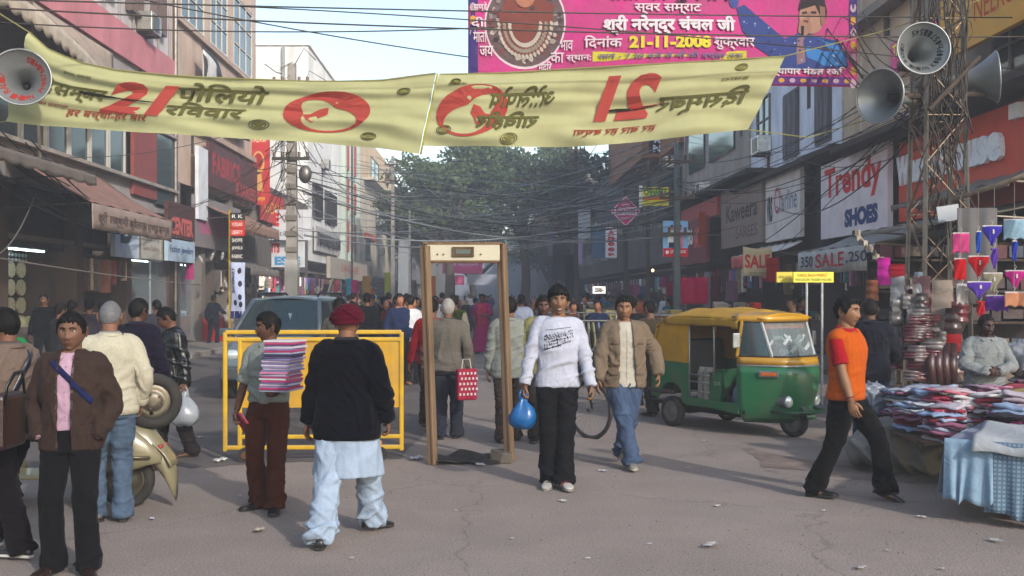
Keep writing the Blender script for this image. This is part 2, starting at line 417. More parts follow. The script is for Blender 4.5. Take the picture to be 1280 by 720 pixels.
def hair_mb(T, f, style, nu, nv, seed):
    r = np.random.RandomState(seed); ph = r.rand(8)*6
    thick = f.get('hair', .0135); front = f.get('line', .066); rows = head_dirs(nu, nv); mb = MB(); P = []; keep = []
    for row in rows:
        pr = []; kr = []
        for d in row:
            p = head_pt(d, f); a = math.atan2(d[0], -d[1]); aa = abs(a)
            # hairline height by azimuth
            jag = .006*sin(a*17+ph[0])+.004*sin(a*31+ph[1])
            line = float(np.interp(aa, [0, .75, 1.05, 1.25, 1.5, 1.75, 2.1, pi], [front, front-.004, .030, -.012, -.012, .022, -.045, f.get('nape', -.075)]))+jag
            if style == 'bald': line = float(np.interp(aa, [0, .9, 1.3, 1.7, 2.4, pi], [.2, .2, .02, .01, .03, .035]))+jag if p.z < .0 or aa > 1.2 else .3; line = max(line, -.07) if aa < 1.8 else -.075
            v = p.z-line
            if style == 'bald' and aa > 1.2: v = min(p.z-(-.012 if aa < 1.8 else -.07), .062-p.z)
            kr.append(v)
            th = thick*(.55+.45*min(1, max(0, (p.z+.03)/.09)))*min(1, max(.0, v/.02+.35))
            th *= 1+(1-d[2]**2)*(.22*sin(a*9+p.z*60+ph[2])+.15*sin(a*23+ph[3]+p.z*110))+.12*sin(p.x*160+ph[5])*sin(p.y*140+ph[6])
            if f.get('fringe') and aa < .8: th += .004+.003*sin(a*7+ph[4])
            n = Vector((p.x/.0745**2, p.y/.094**2, p.z/.118**2)).normalized()
            pr.append(T(p+n*(th if v > 0 else -.004)))
        P.append(pr); keep.append(kr)
    n = len(P[0]); vs = [q for r_ in P for q in r_]; fs = []
    for j in range(len(P)-1):
        for i in range(n):
            k = (i+1) % n
            if max(keep[j][i], keep[j][k], keep[j+1][i], keep[j+1][k]) > 0: fs.append((j*n+i, j*n+k, (j+1)*n+k, (j+1)*n+i))
    j = len(P)-1; vs.append(np.mean([tuple(x) for x in P[j]], axis=0)); q = len(vs)-1
    if style != 'bald':
        for i in range(n): fs.append((j*n+i, j*n+(i+1) % n, q))
    mb.add(vs, fs); return mb
def hand(mb, wr, d, pn, th, curl, side, seg=6, grip=False):
    "d: direction of the hand, pn: palm normal, th: thumb side"
    d = Vector(d).normalized(); pn = Vector(pn); pn = (pn-d*pn.dot(d)).normalized(); th0 = d.cross(pn)
    if th0.dot(Vector(th)) < 0: th0 = -th0
    th = th0
    rings = []
    for t, w, h in ((-.02, .025, .021), (.01, .028, .018), (.035, .037, .016), (.065, .041, .014), (.088, .038, .011)):
        c = wr+d*t; rings.append([c+th*(w*cos(a))+pn*(h*sin(a)) for a in np.linspace(0, 2*pi, 12, False)])
    mb.loft(rings)
    for i, (off, L, base) in enumerate(((.029, .068, .086), (.0095, .077, .09), (-.0105, .072, .088), (-.029, .056, .080))):
        p = wr+d*(base-.012)+th*off; a = 0; pts = [p, p+d*.012]; dd = d+th*off*1.6; dd.normalize()
        for q, fr in enumerate((.45, .32, .26)):
            a += radians(curl*(.75+.25*q)+i*3.5); v = dd*cos(a)+pn*sin(a); pts.append(pts[-1]+v*L*fr)
        mb.tube(pts, [.0098, .0098, .0088, .0078, .0062], seg)
    p = wr+d*.022+th*.024; v1 = (d*.62+th*.72+pn*.25).normalized(); v2 = (d*.85+th*.35+pn*.45).normalized(); v3 = (d*.9+th*.05+pn*(.5+.5*(curl > 30))).normalized()
    mb.tube([p-v1*.01, p+v1*.03, p+v1*.03+v2*.030, p+v1*.03+v2*.03+v3*.024], [.014, .0125, .0105, .0075], seg)
def shoe_mb(an, yaw, pitch, L=.275, sole=False, W=.047, up=0):
    Rz = Matrix.Rotation(yaw, 3, 'Z') @ Matrix.Rotation(pitch, 3, 'X'); mb = MB()
    prof = [(-.075, .020, .045), (-.068, .030, .072), (-.04, .036, .085), (0, .037, .088), (.04, .037, .080), (.085, .042, .062), (.13, W, .050), (.165, W*.93, .042), (.19, W*.68, .034), (.203, W*.3, .026)]
    rings = []
    for y, w, h in prof:
        q = y*L/.275; h0 = .018 if not sole else .0; hh = h if not sole else .024; ww = w*(1.08 if sole else 1)
        r = []
        for t in np.linspace(0, 2*pi, 14, False):
            c, s = cos(t), sin(t); x = ww*math.copysign(abs(c)**.8, c); z = h0+(hh-h0)*(.5+.5*math.copysign(abs(s)**(.7 if s < 0 else .95), s))
            x *= 1-.35*max(0, (z-.03)/.06) if not sole else 1
            r.append(an+Rz @ Vector((x, -q, z-.085)))
        rings.append(r)
    mb.loft(rings); return mb
def rx(v): return v
FACE_DARK = '120d0b'
def person(label, loc, rz, H=1.70, pose=None, top=None, over=None, legs=None, shoes=None, skin='7d5540', hair='0f0c0b', face=None,
           style='short', group=None, lod=2, seed=1, cat='person', vest=None, extras=None, hide_hand=()):
    """top/over/vest: dict(color, mat, slack, hem, sleeve, open, flare, girth, belly, amp, name, collar)"""
    pose = pose or {}; f = face or {}; r_ = random.Random(seed)
    root = thing('person', label, cat, loc, rz, group); root.scale = (H/1.70,)*3
    k = setup_limbs(skeleton(pose)); girth = pose.get('girth', 1)
    vox = {3: .0095, 2: .0125, 1: .026, 0: .042}[lod]; nu, nv = {3: (64, 48), 2: (44, 34), 1: (22, 16), 0: (14, 10)}[lod]; ls = {3: 14, 2: 12, 1: 8, 0: 6}[lod]
    hy, hp, hr = [radians(v) for v in pose.get('head', (0, 0, 0))]
    nb, Rn = spine(k, 1.455); nb = nb+Rn @ Vector((0, .014, 0))
    HR = Matrix.Rotation(radians(pose.get('twist', 0))+hy, 3, 'Z') @ Matrix.Rotation(hr, 3, 'Y') @ Matrix.Rotation(hp, 3, 'X')
    hc = nb+Rn @ Vector((0, -.008, .06))+HR @ Vector((0, -.012, .068))
    T = lambda p: hc+HR @ (p*1.05)
    # body: one mesh
    mb = MB(); trunk(mb, k, .82, 1.46, -.012, girth, n=ls+4)
    build_head(mb, T, f, nu, nv)
    limb(mb, [nb-Rn @ Vector((0, 0, .05)), nb+Rn @ Vector((0, -.002, .03)), T(Vector((0, .018, -.05)))], [.066, .056*(1+.2*(girth-1)), .055], ls+2)
    for s, nm in ((1, 'L'), (-1, 'R')):
        inn = TP(k, s*.12, .012, 1.39)
        limb(mb, [inn, k.sh[nm], (k.sh[nm]*.5+k.el[nm]*.5), k.el[nm], k.el[nm]*.6+k.wr[nm]*.4, k.wr[nm]], [.05, .05, .044*girth, .037, .038*girth, .026], ls)
        fd = (k.wr[nm]-k.el[nm]).normalized(); hd = Vector(pose.get('hdir'+nm, fd)); Rt = Matrix.Rotation(k.tw, 3, 'Z')
        pn = Vector(pose.get('palm'+nm, Rt @ Vector((-s, .15, 0)))); th = Vector(pose.get('thumb'+nm, Rt @ Vector((0, -1, .2))))
        if lod >= 1 and nm not in hide_hand: hand(mb, k.wr[nm], fd.lerp(hd, .8) if lod else hd, pn, th, pose.get('curl'+nm, 22), s, 6 if lod > 1 else 4)
        elif nm not in hide_hand: mb.ell(k.wr[nm]+fd*.07, (.03, .035, .07), 6, 4)
        limb(mb, [k.hip[nm], k.hip[nm]*.4+k.kn[nm]*.6, k.kn[nm], k.kn[nm]*.6+k.an[nm]*.4, k.an[nm]], [.075, .062, .05, .048, .034], ls-2, sub=2)
        ya, pi_ = radians(pose.get('yaw'+nm, s*8)), radians(pose.get('pitch'+nm, 0))
        v = shoe_mb(k.an[nm], ya, pi_, .25, W=.040); mb.add(np.concatenate(v.v), v.f)
    mb.build('body', SKIN, root, skin, smooth=True)
    # face parts
    if lod >= 2 and not f.get('noface'):
        es, ee, lips = MB(), MB(), MB()
        for s in (1, -1):
            cx, cz = s*.0305, .010; y = face_y(f, cx, cz)
            es = MB(); es.ell(T(Vector((cx, y+.0065, cz))), (.0135, .0095, .0068), 12, 8, rot=HR)
            es.ell(T(Vector((cx+f.get('gaze', 0)*.004, y-.0012, cz))), (.0058, .0028, .0058), 10, 6, mi=1, rot=HR)
            es.tube([T(Vector((cx+s*a, face_y(f, cx+s*a, cz+b)-.001, cz+b))) for a, b in ((-.015, .001), (-.008, .0065), (0, .008), (.008, .0065), (.016, .001))], .0018, 5, mi=1)
            es.build('eye', [EYEW, EYED], root, smooth=True)
            eb = MB(); pts = [T(Vector((cx+s*a, face_y(f, cx+s*a, cz+b)-.0015, cz+b))) for a, b in ((-.019, .019), (-.009, .0225), (.004, .0235), (.018, .0175))]
            eb.tube(pts, [.003, .0042, .0038, .0018], 6); eb.build('eyebrow', HAIR, root, f.get('brow', hair), smooth=True)
        sm = f.get('smile', 0)
        for up_ in (1, -1):
            pts = [T(Vector((a, face_y(f, a, -.065+up_*.0035)-.0005, -.065+up_*(.0042+.004*sm)*(1-(a/.027)**2)+sm*.010*(a/.026)**2))) for a in (-.026, -.016, -.006, .006, .016, .026)]
            lips.tube(pts, [.0016, .0036, .0042, .0042, .0036, .0016], 6)
        lips.build('lips', SKIN, root, f.get('lip', '5e3530'), smooth=True)
        if sm:
            tt = MB(); tt.tube([T(Vector((a, face_y(f, a, -.066)-.002, -.066+sm*.006*(a/.02)**2))) for a in (-.019, -.01, 0, .01, .019)], [.002, .0042, .0048, .0042, .002], 6); tt.build('teeth', PLASTIC, root, 'd8d2c6', smooth=True)
        if f.get('moustache'):
            q = MB(); q.tube([T(Vector((a, face_y(f, a, -.051)-.002, -.052-.006*(a/.03)**2))) for a in (-.030, -.018, -.006, 0, .006, .018, .030)], [.002, .0055, .006, .004, .006, .0055, .002], 7); q.build('moustache', HAIR, root, hair, smooth=True)
    if style != 'none':
        if style == 'turban': turban(root, T, hair)
        elif style in ('long', 'bun', 'scarf'):
            h = hair_mb(T, dict(f, hair=.018, nape=-.09), 'short', nu, nv, seed)
            if style == 'bun': h.ell(T(Vector((0, .11, -.01))), (.035, .03, .035), 10, 8)
            if style == 'long': limb(h, [T(Vector((0, .07, .0))), T(Vector((0, .095, -.08))), T(Vector((0, .10, -.22))), T(Vector((0, .10, -.36)))], [.05, .06, .045, .015], 8)
            if style == 'scarf':
                h = MB(); limb(h, [T(Vector((0, .01, .10))), T(Vector((0, .02, .04))), T(Vector((0, .03, -.05))), T(Vector((0, .04, -.16))), T(Vector((0, .03, -.26)))], [.06, .098, .09, .10, .16], 14)
            h.build('hair' if style != 'scarf' else 'headscarf', HAIR if style != 'scarf' else CLOTH, root, hair, smooth=True)
        else: hair_mb(T, f, style, nu, nv, seed).build('hair', HAIR, root, hair, smooth=True)
    # garments
    res = {}
    for key, g in (('top', top), ('vest', vest), ('over', over)):
        if not g: continue
        sl_ = g.get('slack', .018); m2 = MB(); hem = g.get('hem', .84); zt = g.get('zt', 1.46)
        trunk(m2, k, hem, zt, sl_, girth*g.get('girth', 1), n=24 if lod > 1 else 14, hem=g.get('flare', 0), belly=g.get('belly', .0))
        if g.get('skirt'):   # long kurta / sari down to z
            zb = g['skirt']; fl = g.get('flare2', .04); rings = []; cen = (k.kn['L']+k.kn['R'])/2
            for q in range(9):
                t = q/8; z = hem+.06-(hem+.06-zb)*t; w = .172*girth+sl_+fl*t; d = .125*girth+sl_*.8+fl*t*.9
                cc = k.pel.lerp(Vector((cen.x, cen.y, 0)), t*(.9-zb)/.45 if zb < .9 else 0)
                rings.append([Vector((cc.x+w*cos(a), cc.y+d*sin(a), z)) for a in np.linspace(0, 2*pi, 26, False)])
            m2.loft(rings)
        for s, nm in ((1, 'L'), (-1, 'R')):
            sv = g.get('sleeve', 'long'); inn = TP(k, s*.08, .012, 1.375); r0 = .050*girth+sl_*.7
            if sv == 'none':
                if g.get('cap', 1): limb(m2, [inn, k.sh[nm]+(inn-k.sh[nm])*.15, k.sh[nm]*.9+k.el[nm]*.1], [r0, r0*1.03, r0*.9], ls)
                continue
            if sv == 'short': limb(m2, [inn, k.sh[nm], k.sh[nm]*.45+k.el[nm]*.55, k.sh[nm]*.2+k.el[nm]*.8], [r0, r0, .058+sl_*.8, .058+sl_*.9], ls); continue
            e = {'long': .99, 'elbow': .0, 'rolled': .45}[sv]; E, Wr = k.el[nm], k.wr[nm]; cu = g.get('cuff', 0)
            if sv == 'elbow': limb(m2, [inn, k.sh[nm], k.sh[nm]*.5+E*.5, E*1.0], [r0, r0, .054+sl_*.8, .05+sl_*.7], ls)
            else: limb(m2, [inn, k.sh[nm], k.sh[nm]*.5+E*.5, E, E.lerp(Wr, .5*e), E.lerp(Wr, e)], [r0, r0, .047*girth+sl_*.65, .041+sl_*.65, .036+sl_*.62, .029+sl_*.55+cu], ls)
        amp = g.get('amp', .009)*(.35 if key == 'top' and (over or vest) and not g.get('skirt') else 1); fx = g.get('fx', 16)
        def mask(co, k=k, g=g):
            m_ = .45+.55*np.exp(-((co[:, 2]-(k.pel.z+.12))/.16)**2)
            for nm in 'LR':
                dd = np.linalg.norm(co-np.array(k.el[nm]), axis=1); m_ = np.maximum(m_, 1.25*np.exp(-(dd/.11)**2))
                dd = np.linalg.norm(co-np.array(k.wr[nm]), axis=1); m_ = np.maximum(m_, 1.0*np.exp(-(dd/.10)**2))
            return m_
        cut = None
        if g.get('open'):
            w0, w1 = g['open']; z0 = k.pel.z-.90+hem; z1 = spine(k, 1.46)[0].z; tw = k.tw; ox = g.get('ox', 0)
            def cut(c, w0=w0, w1=w1, z0=z0, z1=z1, k=k, ox=ox):
                t = (c.z-z0)/(z1-z0); o, R = spine(k, .93+max(0, min(t*(.53), .53))); q = R.transposed() @ (c-o); w = w1+(w0-w1)*max(0, min(1, t))
                return q.y < .0 and abs(q.x-ox) < w and abs(q.x) < .14
        if cut is None:
            zc = spine(k, 1.46)[0].z
            oN, RN = spine(k, zt if zt < 1.46 else 1.455)
            def cut(c, oN=oN, RN=RN): q = RN.transposed() @ (c-oN); return q.z > -.004 and abs(q.x) < .09
        o = garment(m2, g.get('name', 'shirt' if key == 'top' else 'jacket'), g.get('mat', CLOTH), root, g['color'], g.get('vox', vox), amp, fx, seed*7+len(key), mask if lod else None, cut, solid=.006 if (g.get('open') and lod > 1) else 0, smooth=g.get('smooth', 1))
        res[key] = o
        if lod == 3 and g.get('mat') is KNIT:
            q = MB(); rr = []
            for dz, ex in ((-.008, -.012), (-.006, .004), (.05, .006), (.056, -.004)):
                z = hem+dz; w = interp(z, PZ, PW)*girth+sl_+ex+g.get('flare', 0)*max(0, (.95-z)/.2); d = interp(z, PZ, PD)*girth+sl_*.8+ex+g.get('flare', 0)*max(0, (.95-z)/.2); oo, RR = spine(k, z)
                rr.append([oo+RR @ Vector((w*math.copysign(abs(cos(a))**.86, cos(a)), d*math.copysign(abs(sin(a))**.86, sin(a))+interp(z, PZ, PY), 0)) for a in np.linspace(0, 2*pi, 40, False)])
            q.loft(rr, cap=False); q.build('ribbed_hem', KNIT, root, g['color'], smooth=True)
        if lod == 3 and g.get('sleeve', 'long') == 'long' and g.get('cuffs', 1) and not (key == 'top' and over):
            for nm in 'LR':
                if nm in hide_hand: continue
                q = MB(); fd = (k.wr[nm]-k.el[nm]).normalized(); c_ = k.wr[nm]-fd*.012; r1 = .033+sl_*.6+g.get('cuff', 0); u_ = fd.orthogonal().normalized(); v_ = fd.cross(u_)
                q.loft([[c_+fd*t+(u_*cos(a)+v_*sin(a))*(r1*sc_) for a in np.linspace(0, 2*pi, 20, False)] for t, sc_ in ((-.05, .99), (-.045, 1.06), (.008, 1.03), (.013, .9), (.0, .7))], cap=False); q.build('cuff', g.get('mat', CLOTH), root, g['color'], smooth=True)
        if lod >= 2 and g.get('collar'):   # standing or folded collar round the neck
            cl = MB(); oN, RN = spine(k, 1.455); n = 22; gap = g.get('cgap', .35); rr = .066+sl_*.5*girth; H_ = g.get('ch', .036); A = []; B = []; C = []
            for i in range(n+1):
                a = -pi/2+gap+(2*pi-2*gap)*i/n; fr = abs(i/n-.5)*2
                p = Vector((cos(a)*rr*1.02, sin(a)*rr*.98+.012, -.012-.02*fr**2)); A.append(oN+RN @ p)
                q = Vector((cos(a)*rr*.90, sin(a)*rr*.88+.012, H_-.012-.03*fr**3)); B.append(oN+RN @ q)
                sp = 1.25+.22*fr**4; u = Vector((cos(a)*rr*sp, sin(a)*rr*sp+.010-(.01 if fr > .8 else 0), -.018-.030*fr**3)); C.append(oN+RN @ u)
            vs = A+B+C; m_ = n+1; fs = [(i, i+1, m_+i+1, m_+i) for i in range(n)]+[(m_+i, m_+i+1, 2*m_+i+1, 2*m_+i) for i in range(n)]
            cl.add(vs, fs); cl.build('collar', g.get('mat', CLOTH), root, g['collar'], smooth=True, solid=.004, fix=False)
    if legs:
        m3 = MB(); fl = legs.get('flare', 0); th = legs.get('slack', .012); gg = girth*legs.get('girth', 1)
        trunk(m3, k, .80, legs.get('waist', 1.0), .008, gg, n=20)
        for s, nm in ((1, 'L'), (-1, 'R')):
            h, kn, an = k.hip[nm], k.kn[nm], k.an[nm]; inn = h+Vector((-s*.01, 0, .04)); sh = (an-kn).normalized()
            end = an+sh*(.045-legs.get('short', 0)); b = legs.get('bag', 0)
            limb(m3, [inn, h*.75+kn*.25, h*.4+kn*.6, kn, kn*.5+an*.5, an, end], [.088*gg+th*.5, .087*gg+th, .074*gg+th+b, .060+th+b, .059+th+b+fl*.5, .054+th+b*.6+fl, .058+th+fl], ls+2)
        def mk(co, k=k):
            m_ = np.full(len(co), .45)
            for nm in 'LR':
                m_ = np.maximum(m_, 1.15*np.exp(-(np.linalg.norm(co-np.array(k.kn[nm]), axis=1)/.12)**2)); m_ = np.maximum(m_, 1.5*np.exp(-((co[:, 2]-k.an[nm].z)/.10)**2))
            return np.maximum(m_, np.exp(-(np.linalg.norm(co-np.array(k.pel)+np.array([0, 0, .06]), axis=1)/.12)**2))*np.clip((k.pel.z+.0-co[:, 2])/.08, 0, 1)
        res['legs'] = garment(m3, legs.get('name', 'trousers'), legs.get('mat', CLOTH), root, legs['color'], vox, legs.get('amp', .010), legs.get('fx', 15), seed*3+2, mk if lod else None)
        if lod >= 2 and legs.get('belt'):
            bm_ = MB(); z = legs.get('waist', 1.0)-.012; o, R = spine(k, z); w = interp(z, PZ, PW)*gg+.013; d = interp(z, PZ, PD)*gg+.013; y = interp(z, PZ, PY)
            ring = [o+R @ Vector((w*math.copysign(abs(cos(a))**.86, cos(a)), d*math.copysign(abs(sin(a))**.86, sin(a))+y, 0)) for a in np.linspace(0, 2*pi, 40, False)]
            bm_.loft([[p+Vector((0, 0, -.018)) for p in ring], [p+Vector((0, 0, .018)) for p in ring]], cap=False); bm_.build('belt', LEATHER, root, legs['belt'], smooth=True, solid=.005)
            bk = MB(); bk.box(o+R @ Vector((0, -d+y-.004, 0)), (.05, .008, .036), rot=R); bk.build('belt_buckle', METAL, root, 'b8b2a4', bevel=.003)
    if shoes and lod >= 1:
        for s, nm in ((1, 'L'), (-1, 'R')):
            ya, pi_ = radians(pose.get('yaw'+nm, s*8)), radians(pose.get('pitch'+nm, 0)); o = shoe_mb(k.an[nm], ya, pi_).build('shoe', LEATHER, root, shoes.get('color', '171312'), smooth=True)
            if lod >= 2: shoe_mb(k.an[nm], ya, pi_, sole=True).build('sole', RUBBER if not shoes.get('sole') else PLASTIC, o, shoes.get('sole'), smooth=False)
    root_info = Sk(); root_info.root = root; root_info.k = k; root_info.T = T; root_info.res = res; root_info.HR = HR
    return root_info
EYEW = mat('eye white', 'b9b2aa', rough=.3); EYED = mat('eye dark', '140d09', rough=.25)
def turban(root, T, col):
    mb = MB(); nu, nv = 60, 40; rings = []
    for j in range(nv+1):
        t = j/nv; z = -.012+.165*t if True else 0; rows = []
        el = -.35+1.92*t
        for i in range(nu):
            a = 2*pi*i/nu; fr = -cos(a)   # -y is the front
            up = .030*fr*1.0; cx = cos(el); sz = sin(el)
            wr = abs(sin((el*5.2+1.1*sin(a+.7)*cos(el)+.35*a)*1.6)); R = .118*(cx*.97+.03)+.006*(wr-.5)*(cx+.15)
            x = sin(a)*R*.96; y = cos(a)*R*1.10*-1; zz = .030+.098*sz+.018*math.cos(a)*(1-t)+(.006*wr)
            rows.append(T(Vector((x, y+.006, zz))))
        rings.append(rows)
    mb.loft(rings); o = mb.build('turban', CLOTH, root, col, smooth=True)
    # a diagonal fold crossing the back
    for sg in (1, -1):
        fb = MB(); pts = []
        for i in range(13):
            t = i/12; a = pi+sg*(-1.1+1.5*t); el = -.1+1.15*t
            pts.append(T(Vector((sin(a)*.121*cos(el)*.97, -cos(a)*.121*cos(el)*1.10+.006, .030+.103*sin(el)+.01*cos(a)*(1-t)))))
        fb.tube(pts, [.004]+[.010]*11+[.004], 8); fb.build('turban_fold', CLOTH, root, col, smooth=True)
_BV = {}
def on_front(obj, pts, off=.004, back=False, k=None):
    "project points (local x,z) on a garment from the front (or back)"
    key = tuple(o.name for o in obj); out = []
    if key not in _BV:
        bm = bmesh.new()
        for o in obj: bm.from_mesh(o.data)
        _BV[key] = BVHTree.FromBMesh(bm); bm.free()
    tr = _BV[key]
    for x, z in pts:
        h = tr.ray_cast(Vector((x, (1 if back else -1)*1.0, z)), Vector((0, -1 if back else 1, 0)))
        out.append((h[0]+Vector((0, off if back else -off, 0))) if h[0] is not None else None)
    return out
def strip_on(info, key, path, w, name, m, color, off=.004, back=False, thick=.0):
    "a strap or printed line lying on a garment; path of local (x,z)"
    P = [];
    for a, b in zip(path[:-1], path[1:]):
        n = max(2, int(math.hypot(b[0]-a[0], b[1]-a[1])/.02))
        for i in range(n): P.append((a[0]+(b[0]-a[0])*i/n, a[1]+(b[1]-a[1])*i/n))
    P.append(path[-1]); L, R = [], []
    for i, p in enumerate(P):
        a = P[max(0, i-1)]; b = P[min(len(P)-1, i+1)]; d = (b[0]-a[0], b[1]-a[1]); l = math.hypot(*d) or 1; nx, nz = -d[1]/l*w/2, d[0]/l*w/2
        L.append((p[0]+nx, p[1]+nz)); R.append((p[0]-nx, p[1]-nz))
    o = [v for q, v in info.res.items() if q != 'legs'] if key == 'all' else [info.res[key]]
    A = on_front(o, L, off, back); B = on_front(o, R, off, back); vs = []; fs = []; prev = None
    for a, b in zip(A, B):
        if a is None or b is None or abs(a.y-b.y) > .08: prev = None; continue
        i = len(vs); vs += [a, b]
        if prev is not None: fs.append((prev, prev+1, i+1, i))
        prev = i
    mb = MB(); mb.add(vs, fs)
    return mb.build(name, m, info.root, color, smooth=True, solid=thick, fix=False)
# ------------------------------------------------------------------ ground
def asphalt():
    m = mat('asphalt', '776d67', rough=.93, nz=.10, ns=1.2, bump=1, bs=45, spec=.25, dirt=.32, dcol='5b524d', ds=.45)
    t = m.node_tree; N = t.nodes; K = t.links; b = N['Principled BSDF']; src = b.inputs['Base Color'].links[0].from_socket
    tc = N.new('ShaderNodeTexCoord'); n = N.new('ShaderNodeTexNoise'); n.inputs['Scale'].default_value = 70; n.inputs['Detail'].default_value = 2; K.new(tc.outputs['Object'], n.inputs['Vector'])
    r = N.new('ShaderNodeMapRange'); r.inputs[1].default_value = .35; r.inputs[2].default_value = .65; r.inputs[3].default_value = .74; r.inputs[4].default_value = 1.26; K.new(n.outputs[0], r.inputs[0])
    w = N.new('ShaderNodeTexVoronoi'); w.feature = 'DISTANCE_TO_EDGE'; w.inputs['Scale'].default_value = .32
    nn = N.new('ShaderNodeTexNoise'); nn.inputs['Scale'].default_value = 1.7; nn.inputs['Detail'].default_value = 6; K.new(tc.outputs['Object'], nn.inputs['Vector'])
    ad = N.new('ShaderNodeVectorMath'); ad.operation = 'MULTIPLY_ADD'; K.new(nn.outputs['Color'], ad.inputs[0]); ad.inputs[1].default_value = (.9, .9, .9); K.new(tc.outputs['Object'], ad.inputs[2]); K.new(ad.outputs[0], w.inputs['Vector'])
    cr = N.new('ShaderNodeMapRange'); cr.inputs[1].default_value = 0; cr.inputs[2].default_value = .006; cr.inputs[3].default_value = .72; cr.inputs[4].default_value = 1; K.new(w.outputs[0], cr.inputs[0])
    mu = N.new('ShaderNodeMath'); mu.operation = 'MULTIPLY'; K.new(r.outputs[0], mu.inputs[0]); K.new(cr.outputs[0], mu.inputs[1])
    v = N.new('ShaderNodeVectorMath'); v.operation = 'SCALE'; K.new(src, v.inputs[0]); K.new(mu.outputs[0], v.inputs['Scale']); K.new(v.outputs[0], b.inputs['Base Color'])
    return m
ASPH = asphalt()
DASPH = mat('dark patched asphalt', '544d49', rough=.85, nz=.25, ns=2, bump=.9, bs=60, spec=.35, dirt=.5, dcol='2b2725', ds=1.1)
g = MB(); g.add([(-900, -300, -.02), (900, -300, -.02), (900, 1500, -.02), (-900, 1500, -.02)], [(0, 1, 2, 3)]); tag(g.build('ground', mat('far ground', '6a625a'), None), kind='structure')
g = MB(); g.grid(lambda u, v: Vector((-14+28*u, -6+36*v, 0)), 28, 36); tag(g.build('road', ASPH, None), kind='structure')
g = MB(); g.grid(lambda u, v: Vector((-40+26*u, -6+20*v, -.004)), 8, 8); g.grid(lambda u, v: Vector((14+26*u, -6+20*v, -.004)), 8, 8); tag(g.build('side_road', ASPH, None), kind='structure')
g = MB(); g.grid(lambda u, v: S(-10+19*u, 29.9+200*v, -.004), 8, 80); tag(g.build('far_street', DASPH, None), kind='structure')
rq = random.Random(3)
def patch(pts, z): # irregular asphalt patch
    q = []
    for i in range(len(pts)):
        a, b = Vector(pts[i]), Vector(pts[(i+1) % len(pts)])
        for t in np.linspace(0, 1, 7, False): p = a.lerp(b, t); q.append((p.x+rq.uniform(-.06, .06), p.y+rq.uniform(-.09, .09), z))
    return q
pp = [G(-60, 600), G(205, 585), G(282, 583), G(500, 573), G(530, 540), G(560, 470), G(545, 447), G(250, 447), G(-60, 470)]
q = patch(pp, .004); mb = MB(); mb.add(q, [tuple(range(len(q)))]); tag(mb.build('worn_road_patch', DASPH, None), kind='structure')
for pp, zz in (([G(930, 560), G(1010, 575), G(1100, 575), G(1190, 590), G(1200, 610), G(1090, 600), G(960, 585)], .004),):
    q = patch(pp, zz); mb = MB(); mb.add(q, [tuple(range(len(q)))]); tag(mb.build('oil_stain', mat('oily asphalt', '6d6058', rough=.8, nz=.3, ns=4, bump=.6, dirt=.6, dcol='40352c', ds=3), None), kind='structure')
# low pavement in front of the left shops, kerb stones one by one
g = MB(); g.fbox(-9.9, -8.1, 17, 120, -.02, .12); pav = g.build('pavement', CONC, None, '7c736a'); tag(pav, kind='structure')
for i in range(60):
    mb = MB(); a = 20+1.1*i; mb.fbox(-8.1, -7.92, a, a+1.07, -.02, .128+rq.uniform(-.008, .008)); mb.build('kerb_stone', CONC, pav, rq.choice(('8a8178', '7b746c', '938a80')), bevel=.01)
g = MB(); g.fbox(7.4, 8.9, 14, 120, -.02, .12); pav2 = g.build('right_pavement', CONC, None, '6f675f'); tag(pav2, kind='structure')
for i in range(30):
    mb = MB(); a = 14+1.1*i; mb.fbox(7.22, 7.4, a, a+1.07, -.02, .128+rq.uniform(-.008, .008)); mb.build('kerb_stone', CONC, pav2, rq.choice(('6a625a', '5f5852')), bevel=.01)
# manhole
# ------------------------------------------------------------------ building helpers
def bld(name, label, L, s0, s1, cat='building'): return thing(name, label, cat, S(L, (s0+s1)/2, 0))
def win(root, L, out, s0, s1, z0, z1, fc, bars=1, glass=None, mull=2, depth=.1, rail=1):
    mb = MB(); w = .06
    for a, b, c, d in ((s0, s1, z0, z0+w), (s0, s1, z1-w, z1), (s0, s0+w, z0+w, z1-w), (s1-w, s1, z0+w, z1-w)): mb.fbox(L-out*.04, L+out*depth*.6, a, b, c, d)
    for i in range(1, mull): c = s0+(s1-s0)*i/mull; mb.fbox(L-out*.03, L+out*depth*.5, c-.03, c+.03, z0+w, z1-w)
    for i in range(1, rail+1): c = z0+(z1-z0)*i/(rail+1); mb.fbox(L-out*.025, L+out*depth*.45, s0+w, s1-w, c-.025, c+.025)
    f = mb.build('window', PAINT, root, fc, world=True)
    for i in range(mull):
        a = s0+(s1-s0)*i/mull; b = s0+(s1-s0)*(i+1)/mull
        p = MB(); p.fbox(L+out*.004, L+out*.012, a+.03, b-.03, z0+.04, z1-.04); o = p.build('pane', glass or GLASS, None, world=False); o.data.transform(Matrix.Translation(-root.location)); o.parent = f
    return f
def part(name, root, m, color, *boxes, bevel=0):
    mb = MB()
    for b in boxes: mb.fbox(*b)
    return mb.build(name, m, root, color, world=True, bevel=bevel)
